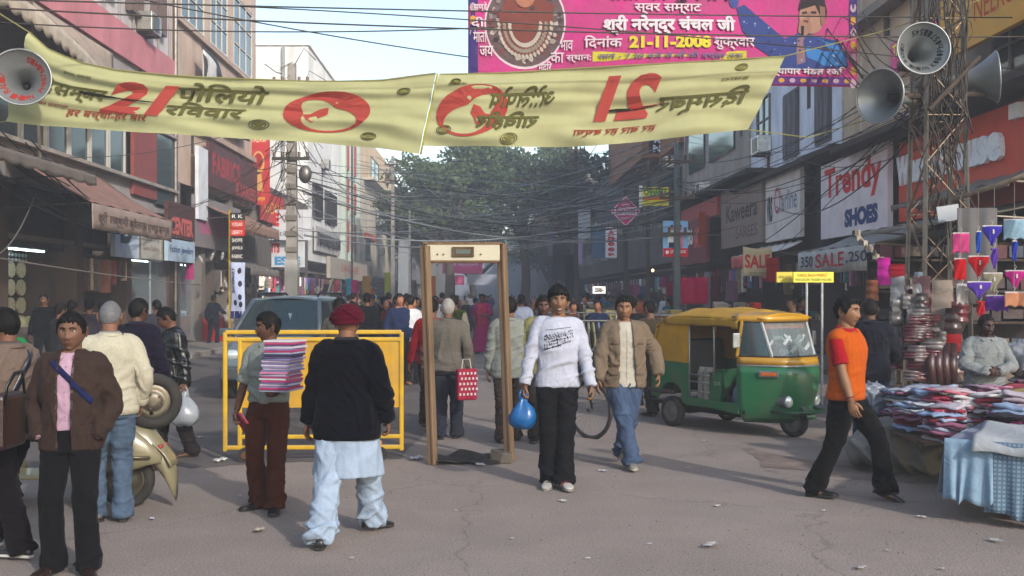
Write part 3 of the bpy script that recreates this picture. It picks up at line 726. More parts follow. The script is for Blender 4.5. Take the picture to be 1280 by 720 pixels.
def sign(L, out, s0, s1, z0, z1, bc, label, texts=(), name='shop_sign', thick=.12, frame=None, m=None, tilt=0, parts=None):
    root = thing(name, label, 'sign', S(L, (s0+s1)/2, z0)); Lo = L+out*thick
    part('board', root, m or PAINT, bc, (L+out*.0, Lo, s0, s1, z0, z1))
    if frame:
        e = .05
        for b in ((s0-e, s1+e, z1, z1+e), (s0-e, s1+e, z0-e, z0), (s0-e, s0, z0, z1), (s1, s1+e, z0, z1)): part('frame', root, METAL, frame, (L, Lo+out*.03, *b))
    a, b = (s0, s1) if out > 0 else (s1, s0)
    fn0 = quadmap(S(Lo, a, z0), S(Lo, b, z0)-S(Lo, a, z0), Vector((0, 0, z1-z0)), Vector((out, 0, 0)))
    for t in texts:
        body, u0, u1, v0, v1, c = t[:6]; kw = t[6] if len(t) > 6 else {}
        sh = kw.pop('shear', 0)
        f = lambda x, y, d=0, u0=u0, u1=u1, v0=v0, v1=v1, sh=sh: fn0(u0+(u1-u0)*x, v0+(v1-v0)*y+sh*x, d)
        text('lettering', body, root, c, f, **kw)
    return root, fn0
def awning(L, out, s0, s1, zt, zb, pr, col, label, val=.35, texts=(), scal=True, valc=None, wav=.03, name='awning'):
    root = thing(name, label, 'awning', S(L, (s0+s1)/2, zb)); r = random.Random(int(s0*10)); ph = r.random()*5
    n = max(8, int((s1-s0)/.2)); sag = lambda u, v: -.10*sin(pi*v)*(.6+.4*abs(sin(u*pi*max(1, (s1-s0)/1.5))))+.02*sin(u*37+ph)
    mb = MB(); mb.grid(lambda u, v: S(L+out*pr*v, s0+(s1-s0)*u, zt+(zb-zt)*v+sag(u, v)), n, 8); mb.build('canopy', TARP, root, col, smooth=True, solid=.015, world=True)
    def vf(u, v, d=0): return S(L+out*(pr+.02*sin(u*(s1-s0)*7+ph)*v+d), s0+(s1-s0)*u, zb-.01-val*v-(.04*abs(sin(u*(s1-s0)*6)) if scal else .01*sin(u*20))*v)
    mb = MB(); mb.grid(lambda u, v: vf(u, v), n*3, 3); mb.build('valance', TARP, root, valc or col, smooth=True, solid=.01, world=True)
    for t in texts:
        body, u0, u1, v0, v1, c = t[:6]
        if out > 0: f = lambda x, y, d=0: vf(u0+(u1-u0)*x, 1-(v0+(v1-v0)*y), d+.012)
        else: f = lambda x, y, d=0: vf(1-(u0+(u1-u0)*x), 1-(v0+(v1-v0)*y), d+.012)
        text('lettering', body, root, c, f, bold=.012)
    for a in (s0+.05, s1-.05): mb = MB(); mb.tube([S(L, a, zb-.1), S(L+out*pr, a, zb)], .018, 6); mb.build('strut', METAL, root, '5d5852', world=True)
    return root
def rect(px0, px1, pt, pb, L):
    "pixel rectangle on a facade: the vertical extent is read at the px0 side"
    a, b = s_of(px0, L), s_of(px1, L); return min(a, b), max(a, b), z_of(pb, a), z_of(pt, a)
LL, RL = -9.9, 8.95
# ------------------------------------------------------------------ left side
A = bld('commercial_building', 'white panelled building with pink bands at the upper left', LL, 12, 31.2)
part('wall', A, PLAST, '8d8786', (LL-8, LL, 12, 31.2, 4.15, 4.95), (LL-8, LL, 12, 31.2, 6.55, 8.1), (LL-8, LL, 12, 31.2, 12.2, 16.5)); part('upper_wall', A, PLAST, 'b3aeae', (LL-8, LL-.02, 12, 31.2, 9.0, 12.2))
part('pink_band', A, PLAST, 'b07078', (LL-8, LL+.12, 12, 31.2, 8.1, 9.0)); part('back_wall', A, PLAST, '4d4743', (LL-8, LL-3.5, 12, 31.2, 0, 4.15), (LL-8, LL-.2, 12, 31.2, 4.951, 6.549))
for s in (14, 20.3, 24.1, 27.4, 31): part('pillar', A, PLAST, '4a3a33', (LL-.5, LL+.02, s-.2, s+.2, 0, 4.15))
for i, s in enumerate(np.arange(12.6, 27.2, 1.22)): win(A, LL-.05, 1, s, s+1.16, 4.97, 6.53, 'a9a8a3', mull=1, rail=0)
part('lintel', A, CONC, '8c857f', (LL, LL+.25, 12, 31.2, 4.86, 4.95), (LL, LL+.2, 12, 31.2, 6.55, 6.63))
for i, s in enumerate((22.6, 25.2, 27.2, 29.2)): win(A, LL, 1, s, s+.95, 9.5, 10.9, '5a4a48', mull=2, rail=0, depth=.3)
for s in np.arange(13, 31, 1.05): part('panel_joint', A, PLAST, '96605f' if int(s*2) % 4 == 0 else '8f8a8a', (LL, LL+.05, s, s+.06, 9.001, 12.2))
part('cloth_shutter', A, TARP, '7b3a38', (LL+.02, LL+.12, 27.5, 29.4, 4.5, 6.5)); part('blue_glass', A, GLASS, None, (LL+.02, LL+.1, 29.45, 31.1, 4.4, 6.5))
pr_ = MB(); pr_.tube([S(LL+.12, 31.15, 0), S(LL+.12, 31.15, 16)], .07, 8); pr_.build('drain_pipe', METAL, A, '6b6662', world=True)
# big scalloped canopy at the second floor
cn = thing('fabric_canopy', 'large beige scalloped canopy over the dark opening at the top left', 'canopy', S(LL, 19, 6.7)); mb = MB()
arc = lambda u: S(LL+2.0*(1-u**2.2), 14+11.5*u, 0)
mb.grid(lambda u, v: S(LL+.1+(1.9*(1-u**2.5))*v, 13+13*u, 8.0-.75*v-.45*v*v+.03*sin(u*60)*v), 50, 8); mb.build('canopy', TARP, cn, '9a8878', smooth=True, solid=.02, world=True)
mb = MB(); mb.grid(lambda u, v: S(LL+.1+1.9*(1-u**2.5)+.02, 13+13*u, 6.8-.28*v-.10*v*abs(sin(u*pi*26))), 130, 3); mb.build('scalloped_edge', TARP, cn, 'b0a290', smooth=True, solid=.01, world=True)
mb = MB(); mb.tube([S(LL+1.9, 17.8, 4.0), S(LL+1.5, 18.2, 8.0)], .03, 6); mb.build('support_rod', METAL, cn, '6e645a', world=True)
B = bld('beige_building', 'beige building with tall grey blue windows at the upper left', LL, 31.2, 42.2)
part('wall', B, PLAST, 'b09a8b', (LL-8, LL+.05, 31.2, 42.2, 13.4, 18), (LL-8, LL+.05, 31.2, 42.2, 5.3, 10.6), (LL-8, LL+.05, 31.2, 31.9, 10.6, 13.4), (LL-8, LL+.05, 41.6, 42.2, 10.6, 13.4), (LL-8, LL+.05, 34.6, 35.3, 10.6, 13.4), (LL-8, LL+.05, 37.7, 38.5, 10.6, 13.4), (LL-8, LL-.3, 31.9, 41.6, 10.6, 13.4))
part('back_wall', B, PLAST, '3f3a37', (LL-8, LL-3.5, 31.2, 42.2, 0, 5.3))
for a, b in ((31.95, 34.55), (35.35, 37.65), (38.55, 41.55)): win(B, LL, 1, a, b, 10.65, 13.35, 'b5b2ab', mull=3, rail=2)
part('cornice', B, PLAST, 'a58e80', (LL+.05, LL+.2, 31.2, 42.2, 10.35, 10.5), (LL+.05, LL+.25, 31.2, 42.2, 7.2, 7.4)); 
for s in (31.4, 34.2, 37.9, 42.0): part('pillar', B, PLAST, '6a635d', (LL-.4, LL+.12, s-.22, s+.22, 0, 5.29))
part('white_panel', B, PAINT, 'c9cbd0', (LL+.3, LL+.42, 32.6, 33.7, 4.2, 6.6))
bn = thing('hanging_cloth_banner', 'torn black and white cloth banner on the beige building', 'banner', S(LL+.4, 36, 8.6)); mb = MB()
mb.grid(lambda u, v: S(LL+.45+.12*sin(u*9+v*3), 32.8+7*u, 9.9-1.2*u-1.5*v*(1-.35*u)+.15*sin(u*7)), 30, 8); mb.build('cloth', TARP, bn, '232124', smooth=True, solid=.01, world=True)
mb = MB(); mb.grid(lambda u, v: S(LL+.50+.12*sin(u*.22*9), 32.8+1.3*u, 9.8-.25*u-1.5*v), 6, 6); mb.build('white_stripe', TARP, bn, 'b9b7b4', smooth=True, solid=.01, world=True)
text('lettering', 'BANSAL', bn, 'a9a7a5', lambda x, y, d=0: S(LL+.62, 34.6+3.4*x, 8.35-.6*x+.6*y), bold=.02)
C = bld('low_shop_building', 'low dark shop front between the beige and the white building', LL, 42.2, 54.7)
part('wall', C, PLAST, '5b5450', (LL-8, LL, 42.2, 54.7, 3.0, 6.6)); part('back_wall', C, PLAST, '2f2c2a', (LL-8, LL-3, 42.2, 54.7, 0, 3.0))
D = bld('white_building', 'plain white building with black grilled windows left of the tree', LL, 54.7, 66.6)
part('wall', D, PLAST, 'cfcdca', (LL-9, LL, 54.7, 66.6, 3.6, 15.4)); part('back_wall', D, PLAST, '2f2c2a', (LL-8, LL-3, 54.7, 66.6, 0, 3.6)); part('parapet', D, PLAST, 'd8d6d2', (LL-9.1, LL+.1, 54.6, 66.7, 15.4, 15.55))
for a, b in ((56, 58.8), (60.2, 64.2)):
    f = win(D, LL, 1, a, b, 6.1, 8.0, '2b2a2b', mull=3, rail=0, depth=.25)
    for q in np.linspace(a+.2, b-.2, 9): part('window_bar', D, METAL, '1d1c1d', (LL+.16, LL+.2, q-.02, q+.02, 6.1, 8.0))
part('drain_pipe', D, METAL, 'a5a3a0', (LL-1.4, LL-1.25, 54.55, 54.69, 8, 15.3))
wt = thing('water_tank', 'white roof water tank on the white building', 'water tank', S(LL-6.5, 57, 15.55)); mb = MB(); mb.cyl((0, 0, 0), (0, 0, 1.0), .6, 16); mb.build('tank', PLASTIC, wt, 'c9cdd2', smooth=False); mb = MB(); mb.cyl((0, 0, 1.0), (0, 0, 1.15), .25, 12); mb.build('lid', PLASTIC, wt, 'c9cdd2')
E_ = bld('red_striped_building', 'narrow building with red panels between pale pilasters', LL, 66.6, 75)
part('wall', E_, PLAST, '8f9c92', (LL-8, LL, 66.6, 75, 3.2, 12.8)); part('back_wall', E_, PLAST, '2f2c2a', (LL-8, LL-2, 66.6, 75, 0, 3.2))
for a, b in ((67.5, 70), (71.2, 73.8)):
    for z in (4.7, 7.6, 10.4): part('red_panel', E_, PLAST, 'a8453f', (LL, LL+.15, a, b, z, z+2.2))
for a in (66.7, 70.3, 74.2): part('pilaster', E_, PLAST, 'a4b0a6', (LL, LL+.35, a, a+.6, 3.2, 12.8))
F_ = bld('cream_building', 'cream and tan building before the tree on the left', LL, 75, 104)
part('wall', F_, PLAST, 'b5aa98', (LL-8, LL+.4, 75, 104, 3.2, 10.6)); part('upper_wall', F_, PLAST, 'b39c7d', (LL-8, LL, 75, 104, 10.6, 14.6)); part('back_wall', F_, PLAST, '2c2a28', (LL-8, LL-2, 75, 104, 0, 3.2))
part('balcony_slab', F_, CONC, 'b2a898', (LL+.4, LL+1.2, 76, 90, 10.5, 10.7)); part('red_ledge', F_, PLAST, 'a5472f', (LL+.4, LL+.6, 76, 83, 6.1, 6.5))
for a, b, z in ((84, 90, 7.2), (92, 98, 7.2), (84, 90, 11.4), (77, 80, 4.4)): win(F_, LL+.4 if z < 10 else LL, 1, a, b, z, z+2, '3a3836', mull=2)
G_ = bld('far_left_terrace', 'hazy row of shop buildings at the far end on the left', LL, 104, 190)
part('wall', G_, PLAST, '6b6660', (LL-8, LL+.8, 104, 140, 3.1, 11.5), (LL-8, LL+2.5, 140, 190, 0, 12)); part('back_wall', G_, PLAST, '2c2a28', (LL-8, LL-1, 104, 140, 0, 3.1))
for a in range(105, 138, 6): win(G_, LL+.8, 1, a, a+3, 6, 8.2, '2b2a2b', mull=2)
K_ALB = 2.0
# --- shop interiors on the left: shelves, goods, glass
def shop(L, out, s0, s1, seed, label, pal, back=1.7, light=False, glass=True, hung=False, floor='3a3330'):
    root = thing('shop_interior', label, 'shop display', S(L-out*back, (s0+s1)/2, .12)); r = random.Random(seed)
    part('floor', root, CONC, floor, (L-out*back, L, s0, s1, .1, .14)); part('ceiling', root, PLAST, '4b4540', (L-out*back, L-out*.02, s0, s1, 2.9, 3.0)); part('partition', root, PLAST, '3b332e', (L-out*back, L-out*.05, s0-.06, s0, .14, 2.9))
    for z in np.arange(.5, 2.7, .42):
        part('shelf', root, WOOD, '5a4a3c', (L-out*(back-.02), L-out*(back-.45), s0+.1, s1-.05, z, z+.03)); s = s0+.15
        goods = MB(); cnt = 0
        while s < s1-.3:
            w = r.uniform(.10, .34); h = r.uniform(.12, .36); q = MB(); q.fbox(L-out*(back-.08), L-out*(back-.08-r.uniform(.15, .3)), s, s+w, z+.032, z+.032+h); q.build('boxed_goods', GOODS, root, r.choice(pal), world=True); s += w+r.uniform(.01, .12)
    c = MB(); c.fbox(L-out*.75, L-out*.25, s0+.15, s1-.15, .14, 1.0); c.build('counter', PAINT, root, r.choice(('5b4636', '7d7a76', '3f3a38')), world=True, bevel=.01)
    for k in range(int((s1-s0)/.35)): q = MB(); a = s0+.25+k*.35; q.fbox(L-out*.7, L-out*.4, a, a+r.uniform(.12, .26), 1.002, 1.0+r.uniform(.04, .25)); q.build('displayed_goods', GOODS, root, r.choice(pal), world=True)
    if glass:
        n = max(1, int((s1-s0)/1.5)); w = (s1-s0)/n
        for i in range(n):
            if (i+seed) % 3 == 2: continue
            q = MB(); q.fbox(L-out*.06, L-out*.05, s0+w*i+.04, s0+w*(i+1)-.04, .2, 2.8); q.build('glass_pane', CGLASS, root, world=True)
            part('glass_frame', root, METAL, '8e9294', (L-out*.08, L-out*.03, s0+w*i, s0+w*i+.04, .14, 2.9))
    if hung:
        for i in range(int((s1-s0)/.16)):
            a = s0+.1+.16*i; h = r.uniform(.35, .9); q = MB(); q.fbox(L-out*r.uniform(-.15, .1), L-out*r.uniform(.12, .14), a, a+r.uniform(.07, .14), 2.6-h, 2.62); q.build('hanging_goods', GOODS, root, r.choice(pal), world=True, bevel=.01)
    if light: q = MB(); q.cyl(S(L-out*.5, s0+.6, 2.72), S(L-out*.5, s1-.6, 2.72), .02, 8); q.build('lamp_and_fill_tube', TUBE, root, world=True)  # real lamp in the first jewellery shop, added fill light elsewhere
    return root
grey = ['8e8a80', '6c665c', '4b4a4d', 'a39c8c', '55606a', '7a5c46']; mixc = ['9a2f3a', '3b4f7d', 'b9b3a6', '2d2d33', '7a6b4f', '94647c', '3d6a66', 'c2b8a4']
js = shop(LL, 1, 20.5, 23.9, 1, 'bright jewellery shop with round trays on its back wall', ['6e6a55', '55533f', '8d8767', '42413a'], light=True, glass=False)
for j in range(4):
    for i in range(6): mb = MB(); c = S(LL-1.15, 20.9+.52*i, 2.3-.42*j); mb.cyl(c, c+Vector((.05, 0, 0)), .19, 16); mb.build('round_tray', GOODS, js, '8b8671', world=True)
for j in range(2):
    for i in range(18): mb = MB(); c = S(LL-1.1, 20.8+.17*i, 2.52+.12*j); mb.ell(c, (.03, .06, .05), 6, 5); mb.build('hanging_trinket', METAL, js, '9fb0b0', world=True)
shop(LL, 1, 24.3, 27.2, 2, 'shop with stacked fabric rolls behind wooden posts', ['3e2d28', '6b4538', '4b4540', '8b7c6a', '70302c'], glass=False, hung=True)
shop(LL, 1, 27.6, 31.0, 3, 'glass fronted shop with framed pictures and shelves', grey, glass=True, light=True)  # its tube is added only to brighten the display
shop(LL, 1, 31.6, 35.8, 4, 'glass fronted jewellery shop with pale blue shelves', ['6f8288', '8fa3a6', '57656a', 'a9b5b3'], glass=True, light=True)  # tube added here too, as fill light on the shelves
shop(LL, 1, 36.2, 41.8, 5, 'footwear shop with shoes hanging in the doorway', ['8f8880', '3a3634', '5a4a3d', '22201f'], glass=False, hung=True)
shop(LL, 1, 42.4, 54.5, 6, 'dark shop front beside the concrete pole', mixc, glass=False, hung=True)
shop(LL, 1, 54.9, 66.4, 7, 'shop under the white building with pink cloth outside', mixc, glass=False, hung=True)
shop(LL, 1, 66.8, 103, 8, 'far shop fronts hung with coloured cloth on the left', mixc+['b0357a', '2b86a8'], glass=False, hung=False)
K_ALB = 1.0
# --- signs and awnings, left
awning(LL, 1, 20.1, 25.2, 4.75, 3.58, 1.9, '7b5b50', 'long brown fabric awning with faded lettering on its valance', val=.52, valc='84736a', texts=(('श्री लक्ष्मी ज्वैलर्स एण्ड सन्स', .06, .94, .2, .75, '5c4b45'),), scal=False)
part_ = sign(LL-.4, 1, 14, 20.3, 2.75, 4.1, '3d2d28', 'dark brown fascia board at the left edge', (('JEWELS', .62, .92, .3, .7, '5d4a42'),))
sign(LL-.4, 1, 20.5, 25.6, 2.75, 4.1, '1d1615', 'very dark fascia board under the brown awning')
awning(LL, 1, 14, 19.8, 4.6, 4.1, 2.1, '5f5650', 'grey brown sagging sheet awning at the left edge', val=.2)
s0, s1, z0, z1 = rect(143, 173, 288, 328, LL+.3); sign(LL+.2, 1, s0, s1, 2.7, 3.75, 'aebccb', 'pale blue board with a dark figure under the awning', (('D', .2, .7, .35, .95, '39424d', dict(bold=.08)),))
s0, s1, _, _ = rect(174, 201, 288, 328, LL+.3); sign(LL+.2, 1, s0, s1, 2.72, 3.7, 'a9a69c', 'cream board with small grey lettering', (('ROSHNI', .12, .88, .5, .85, '6a665e'), ('Gems Gallery', .12, .88, .2, .38, '7e5450')), frame='8d8577')
s0, s1, _, _ = rect(203, 237, 275, 322, LL+.3); sign(LL+.35, 1, s0, s1, 3.42, 4.5, '41201f', 'maroon board with red block letters', (('CENTER', .08, .92, .1, .6, 'b0564f', dict(bold=.05)),))
sign(LL+.35, 1, s0, s1, 2.72, 3.38, '9fb3c4', 'light blue board reading Fashion Jewellery', (('Fashion Jewellery', .06, .94, .30, .72, '27406e', dict(bold=.015)),))
s0, s1, _, _ = rect(243, 300, 265, 320, LL+.3); sign(LL+.2, 1, s0, s1, 3.3, 5.0, '7b7576', 'grey corrugated board with pink letters', (('FOOT FASHION', .08, .8, .25, .72, 'b34e7f', dict(bold=.05)),))
awning(LL, 1, 33.5, 41, 4.95, 4.35, 1.3, '8a6a58', 'short orange brown awning with blue dots', val=.4, scal=True)
awning(LL, 1, 36.5, 41.5, 3.1, 2.7, 1.2, '6d665f', 'small grey scalloped awning over hanging shoes', val=.25)
s0, s1, _, _ = rect(250, 312, 205, 245, LL); sign(LL+.2, 1, s0, s1, 5.45, 7.0, '4a2224', 'maroon first floor board with red lettering', (('FABRICS', .05, .6, .3, .8, '8f3437', dict(bold=.04)), ('& SAREES', .5, .95, .05, .35, 'b34642')))
sign(LL+.15, 1, 42.4, 47, 4.9, 6.2, 'b32c2c', 'red board beside the striped jeweller banner', (('GOLD', .1, .9, .3, .7, 'd7a23f'),))
# red portrait banner with ring design, faces the camera
def fsign(px0, px1, pt, pb, Y, col, label, texts=(), name='street_sign', th=.06, m=None, cat='sign', yaw=0):
    a = Wp(px0, pb, Y); b = Wp(px1, pb, Y); t = Wp(px0, pt, Y); c = (a+b)/2; root = thing(name, label, cat, c, R_z(yaw)); w = (b-a).length; h = (t-a).length
    mb = MB(); mb.box((0, th/2, h/2), (w, th, h)); mb.build('board', m or PAINT, root, col)
    fn = quadmap((-w/2, 0, 0), (w, 0, 0), (0, 0, h), (0, -1, 0))
    for q in texts:
        body, u0, u1, v0, v1, cc = q[:6]; kw = q[6] if len(q) > 6 else {}
        text('lettering', body, root, cc, lambda x, y, d=0: fn(u0+(u1-u0)*x, v0+(v1-v0)*y, d), world=False, **kw)
    return root, fn, w, h
R_z = radians
def blob(root, fn, pts, col, name='printed_shape', m=None, d=.004):
    mb = MB(); P = [fn(u, v, d) for u, v in pts]; c = sum(P, Vector())/len(P); mb.add([c]+P, [(0, i+1, (i+1) % len(P)+1) for i in range(len(P))]); return mb.build(name, m or PRINT, root, col, fix=False)
r_, fn, w, h = fsign(309, 337, 165, 256, 41.5, 'a81d20', 'tall red hanging banner with gold ring picture', (('KHAZANA', .12, .85, .86, .95, 'e0c9a0'), ('ज्वैलर्स', .2, .8, .04, .12, 'e3b83c')))
blob(r_, fn, [(.5+.28*cos(a), .58+.16*sin(a)) for a in np.linspace(0, 6.28, 20, False)], 'b98a52'); blob(r_, fn, [(.5+.2*cos(a), .6+.11*sin(a)) for a in np.linspace(0, 6.28, 20, False)], '8b1c1c', d=.008); blob(r_, fn, [(.35, .2), (.72, .18), (.62, .45), (.42, .45)], 'b98a52')
fsign(328, 378, 262, 300, 45, 'b9bcc0', 'white board with red YE letters behind the pole', (('EYE', .02, .42, .45, .9, 'b01f22', dict(bold=.06)), ('Testing', .05, .8, .08, .3, '555a66')))
fsign(378, 389, 262, 300, 46, 'c5c6c9', 'narrow white box sign beside the pole')
fsign(327, 381, 302, 334, 45.5, 'bcc0c3', 'white board with red TS and blue ESSE letters', (('LENTS', .02, .42, .55, .95, 'b01f22', dict(bold=.06)), ('ESSE', .3, .9, .08, .42, '2f7fb0', dict(bold=.05))))
sign(LL+.1, 1, 56, 65, 4.2, 5.6, 'a9a6a3', 'pale board with dark three dimensional letters on the white building', (('MANGALAM', .05, .95, .25, .75, '3a3a3c', dict(bold=.04, depth=.12)),))
sign(LL+1.3, 1, 53, 72, 2.6, 3.75, 'a39a8d', 'long cream fascia with faint red lettering', (('SUHAAG SAREES', .2, .62, .35, .75, 'a8524c'),), thick=.2)
# tall pole sign with black and red panels
def pole_sign():
    root = thing('pole_sign', 'tall yellow edged sign of stacked black and red panels with a white banner below', 'sign', Wp(297, HY, 22)-Vector((0, 0, CZ)))
    z0, z1 = z_of(398, 22), z_of(262, 22); w = 18*22/F
    for s in (-1,): mb = MB(); mb.box((-w/2-.02, .03, z1/2), (.04, .04, z1)); mb.build('post', METAL, root, 'b89a30')
    for i, (c, tx) in enumerate((('1b1a1c', 'R K'), ('b3221d', 'WOODLAND'), ('b3221d', 'LIBERTY'), ('1b1a1c', 'SHOPPE'), ('1b1a1c', 'JEWELS'), ('1b1a1c', 'FABRIC'))):
        zt = z_of(266+i*10, 22); zb = z_of(275+i*10, 22); mb = MB(); mb.box((0, 0, (zt+zb)/2), (w, .05, zt-zb)); mb.build('panel', PAINT, root, c)
        text('lettering', tx, root, 'd8d4cc', lambda x, y, d=0: Vector((-w*.36+w*.72*x, -.026-d, zb+(zt-zb)*(.25+.5*y))), world=False)
    zb, zt = z_of(398, 22), z_of(328, 22); fn = lambda u, v, d=0: Vector((-w/2+w*u+.01*sin(v*7), -.01+.03*sin(u*5+v*4)-d, zb+(zt-zb)*v)); mb = MB(); mb.grid(fn, 6, 16); mb.build('white_banner', BANNER, root, 'c3cbe6', smooth=True, solid=.004)
    mb = MB(); mb.grid(lambda u, v: fn(u, v*.13, .004), 4, 3); mb.build('blue_band', PRINT, root, '1d2250')
    text('lettering', 'SHOEMART', root, '16171f', lambda x, y, d=0: fn(.15+.2*(1-y), .45+.45*x, d+.006), world=False, bold=.03)
    for k, (u, v) in enumerate(((.65, .85), (.72, .62), (.68, .38), (.32, .28), (.72, .25))): blob(root, fn, [(u+.13*cos(a), v+.055*sin(a)) for a in np.linspace(0, 6.28, 10, False)], '20222c', 'shoe_print', d=.01)
pole_sign()
# ------------------------------------------------------------------ right side
K_ALB = 1.9

R1 = bld('garment_store_building', 'tan and grey store building at the upper right', RL, 12, 23.9)
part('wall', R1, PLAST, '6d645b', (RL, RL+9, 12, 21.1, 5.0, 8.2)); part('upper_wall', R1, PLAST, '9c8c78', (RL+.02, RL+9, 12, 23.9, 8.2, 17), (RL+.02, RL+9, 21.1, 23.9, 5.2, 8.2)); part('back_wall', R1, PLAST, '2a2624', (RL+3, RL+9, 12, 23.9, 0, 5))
part('roof_slab', R1, CONC, '37322f', (RL-.9, RL, 12, 23.5, 5.02, 5.16)); part('ledge', R1, CONC, '6f665e', (RL-.4, RL, 12, 23.9, 8.0, 8.2))
win(R1, RL, -1, 16.4, 17.6, 5.5, 6.5, '4b443d', mull=2); part('pillar', R1, PLAST, '5b6166', (RL-.12, RL+.3, 15.6, 16.1, 0, 5.0))
part('white_lamp_box', R1, PAINT, 'd8dadb', (RL-.35, RL-.12, 16.15, 16.45, 4.6, 4.85))
sign(RL-.12, -1, 16.15, 21.1, 3.25, 4.9, 'a83a26', 'large orange red board reading WarmHouse in white raised letters', (('W', .80-.78, .145, .45, .82, 'b9bdc0', dict(bold=.05, depth=.09)), ('arm', .16, .36, .45, .72, 'b9bdc0', dict(bold=.05, depth=.09)), ('H', .40, .50, .45, .86, 'b9bdc0', dict(bold=.05, depth=.09)), ('ouse', .53, .88, .45, .75, 'b9bdc0', dict(bold=.05, depth=.09)), ('GARMENTS', .2, .62, .08, .26, '5a2a20', dict(bold=.05, depth=.05))))
awning(RL, -1, 14.6, 18.9, 3.85, 3.4, 1.3, '5f5750', 'upper worn grey brown awning under the orange red sign', val=.08, scal=False)
awning(RL, -1, 15.2, 19.6, 3.3, 2.95, 1.6, '6a6661', 'lower grey flat awning behind the steel tower', val=.08, scal=False)
ys = sign(RL-.5, -1, 13, 18.4, 6.0, 7.1, 'a8791e', 'yellow upper board with red lettering at the top right corner', (('NEERU MENSWEAR', .25, .95, .35, .75, '8f3a1c'),))
sign(RL-.1, -1, 18.9, 21.6, 6.5, 7.15, 'b3356a', 'small pink board partly behind the top horn', (('The Saree', .05, .5, .45, .9, 'd9c23c', dict(bold=.03)), ('Store', .62, .95, .45, .9, 'd9c23c', dict(bold=.03)), ('WHOLESALE', .5, .95, .1, .35, 'd9c23c')))
R2 = bld('pale_blue_building', 'pale blue grey upper storeys with dark shuttered windows on the right', RL, 23.9, 34)
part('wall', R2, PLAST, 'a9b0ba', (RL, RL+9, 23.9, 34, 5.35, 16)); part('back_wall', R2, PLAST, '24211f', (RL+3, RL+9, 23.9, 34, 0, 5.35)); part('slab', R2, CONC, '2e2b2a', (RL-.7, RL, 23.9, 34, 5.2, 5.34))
for a, b, z0, z1 in ((25.9, 27.1, 5.75, 7.75), (28.6, 30.0, 5.75, 7.7), (26, 27.2, 9, 11), (28.8, 30.2, 9, 11)):
    part('window_frame', R2, PAINT, '3e3d42', (RL-.06, RL, a, b, z0, z1))
    for k in range(3): c = a+.08+(b-a-.1)*k/3; part('shutter_panel', R2, WOOD, '4a484b', (RL-.1, RL-.06, c, c+(b-a-.2)/3-.04, z0+.08, z1-.08))
part('beige_pilaster', R2, PLAST, '9b8c78', (RL-.15, RL, 23.9, 24.6, 5.35, 16))
sign(RL-.3, -1, 21.25, 25.5, 3.12, 5.0, 'b9b2b4', 'pale board painted Trendy Shoes in red and blue', (('Trendy', .07, .93, .42, .92, 'a32522', dict(bold=.03)), ('SHOES', .40, .88, .10, .33, '23355e', dict(bold=.07))))
part_r = awning(RL-.3, -1, 18.9, 23.6, 3.10, 2.70, 1.3, '6d6c69', 'grey awning lettered SALE between 350 and 250', val=.50, valc='8f908c', texts=(('350', .06, .24, .3, .8, '222a44'), ('SALE', .28, .66, .25, .85, '8e1f2b'), (',250', .68, .92, .3, .8, '222a44')), scal=False)
part('gap_shade_panel', R2, PLAST, '14131a', (RL-.1, RL, 25.6, 27, 3.0, 5.2))  # near-black slab: the shade of the open gap put into colour
r_, fn = sign(RL-.35, -1, 27.05, 30.4, 3.3, 5.25, 'aba7a2', 'pale board reading Charline with a red and white dotted edge', (('Ch', .28, .52, .4, .8, '8e3a46', dict(bold=.0)), ('arline', .50, .92, .42, .72, '50637d'), ('VRS', .04, .22, .3, .7, '2d3036', dict(bold=.05))))
for i in range(9): blob(r_, fn, [(.03+.105*i, .13), (.11+.105*i, .13), (.07+.105*i, .03)], 'b04a2c', 'red_pennant', d=.005)
awning(RL-.35, -1, 27.2, 31.5, 3.2, 2.9, .9, 'a8a19a', 'red and white striped bunting awning under the Charline board', val=.35, valc='a5453f')
R3 = bld('brown_shop_building', 'brown shop building with grey sheet canopy right of centre', RL, 34, 45)
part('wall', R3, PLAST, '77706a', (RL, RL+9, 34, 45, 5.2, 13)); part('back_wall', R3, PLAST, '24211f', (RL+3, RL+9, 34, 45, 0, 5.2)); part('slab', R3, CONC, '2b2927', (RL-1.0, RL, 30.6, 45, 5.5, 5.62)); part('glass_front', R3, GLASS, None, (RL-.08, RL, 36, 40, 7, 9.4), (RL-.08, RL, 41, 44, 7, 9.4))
sign(RL-.4, -1, 30.6, 36, 3.35, 5.4, '6e5f56', 'brown grey weathered fascia with dark script', (('Kaweera', .15, .9, .42, .72, '3a3431', dict(bold=.02)), ('SAREES', .4, .9, .12, .3, '4a3c36')))
sign(RL-.9, -1, 36.2, 43, 2.9, 4.6, '5d1c20', 'maroon board with white JEWELLERS lettering', (('JEWELLERS', .1, .66, .35, .8, 'bdb7b2', dict(bold=.05)), ('RATAN', .7, .96, .35, .8, 'b8564c', dict(bold=.05))))
sign(RL-.5, -1, 36.2, 43, 4.62, 5.3, '8c3430', 'orange red upper strip above the maroon board')
R4 = bld('brick_topped_building', 'dark building with an orange brick upper wall right of the tree', RL, 45, 64)
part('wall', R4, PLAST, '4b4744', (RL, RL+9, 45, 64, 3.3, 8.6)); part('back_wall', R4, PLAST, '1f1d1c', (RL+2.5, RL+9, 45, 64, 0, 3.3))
BRICKY = mat('old brick', '9a6a48', rough=.95, nz=.25, ns=2, dirt=.4, dcol='5a3e2c', ds=1, bump=.8, bs=12)
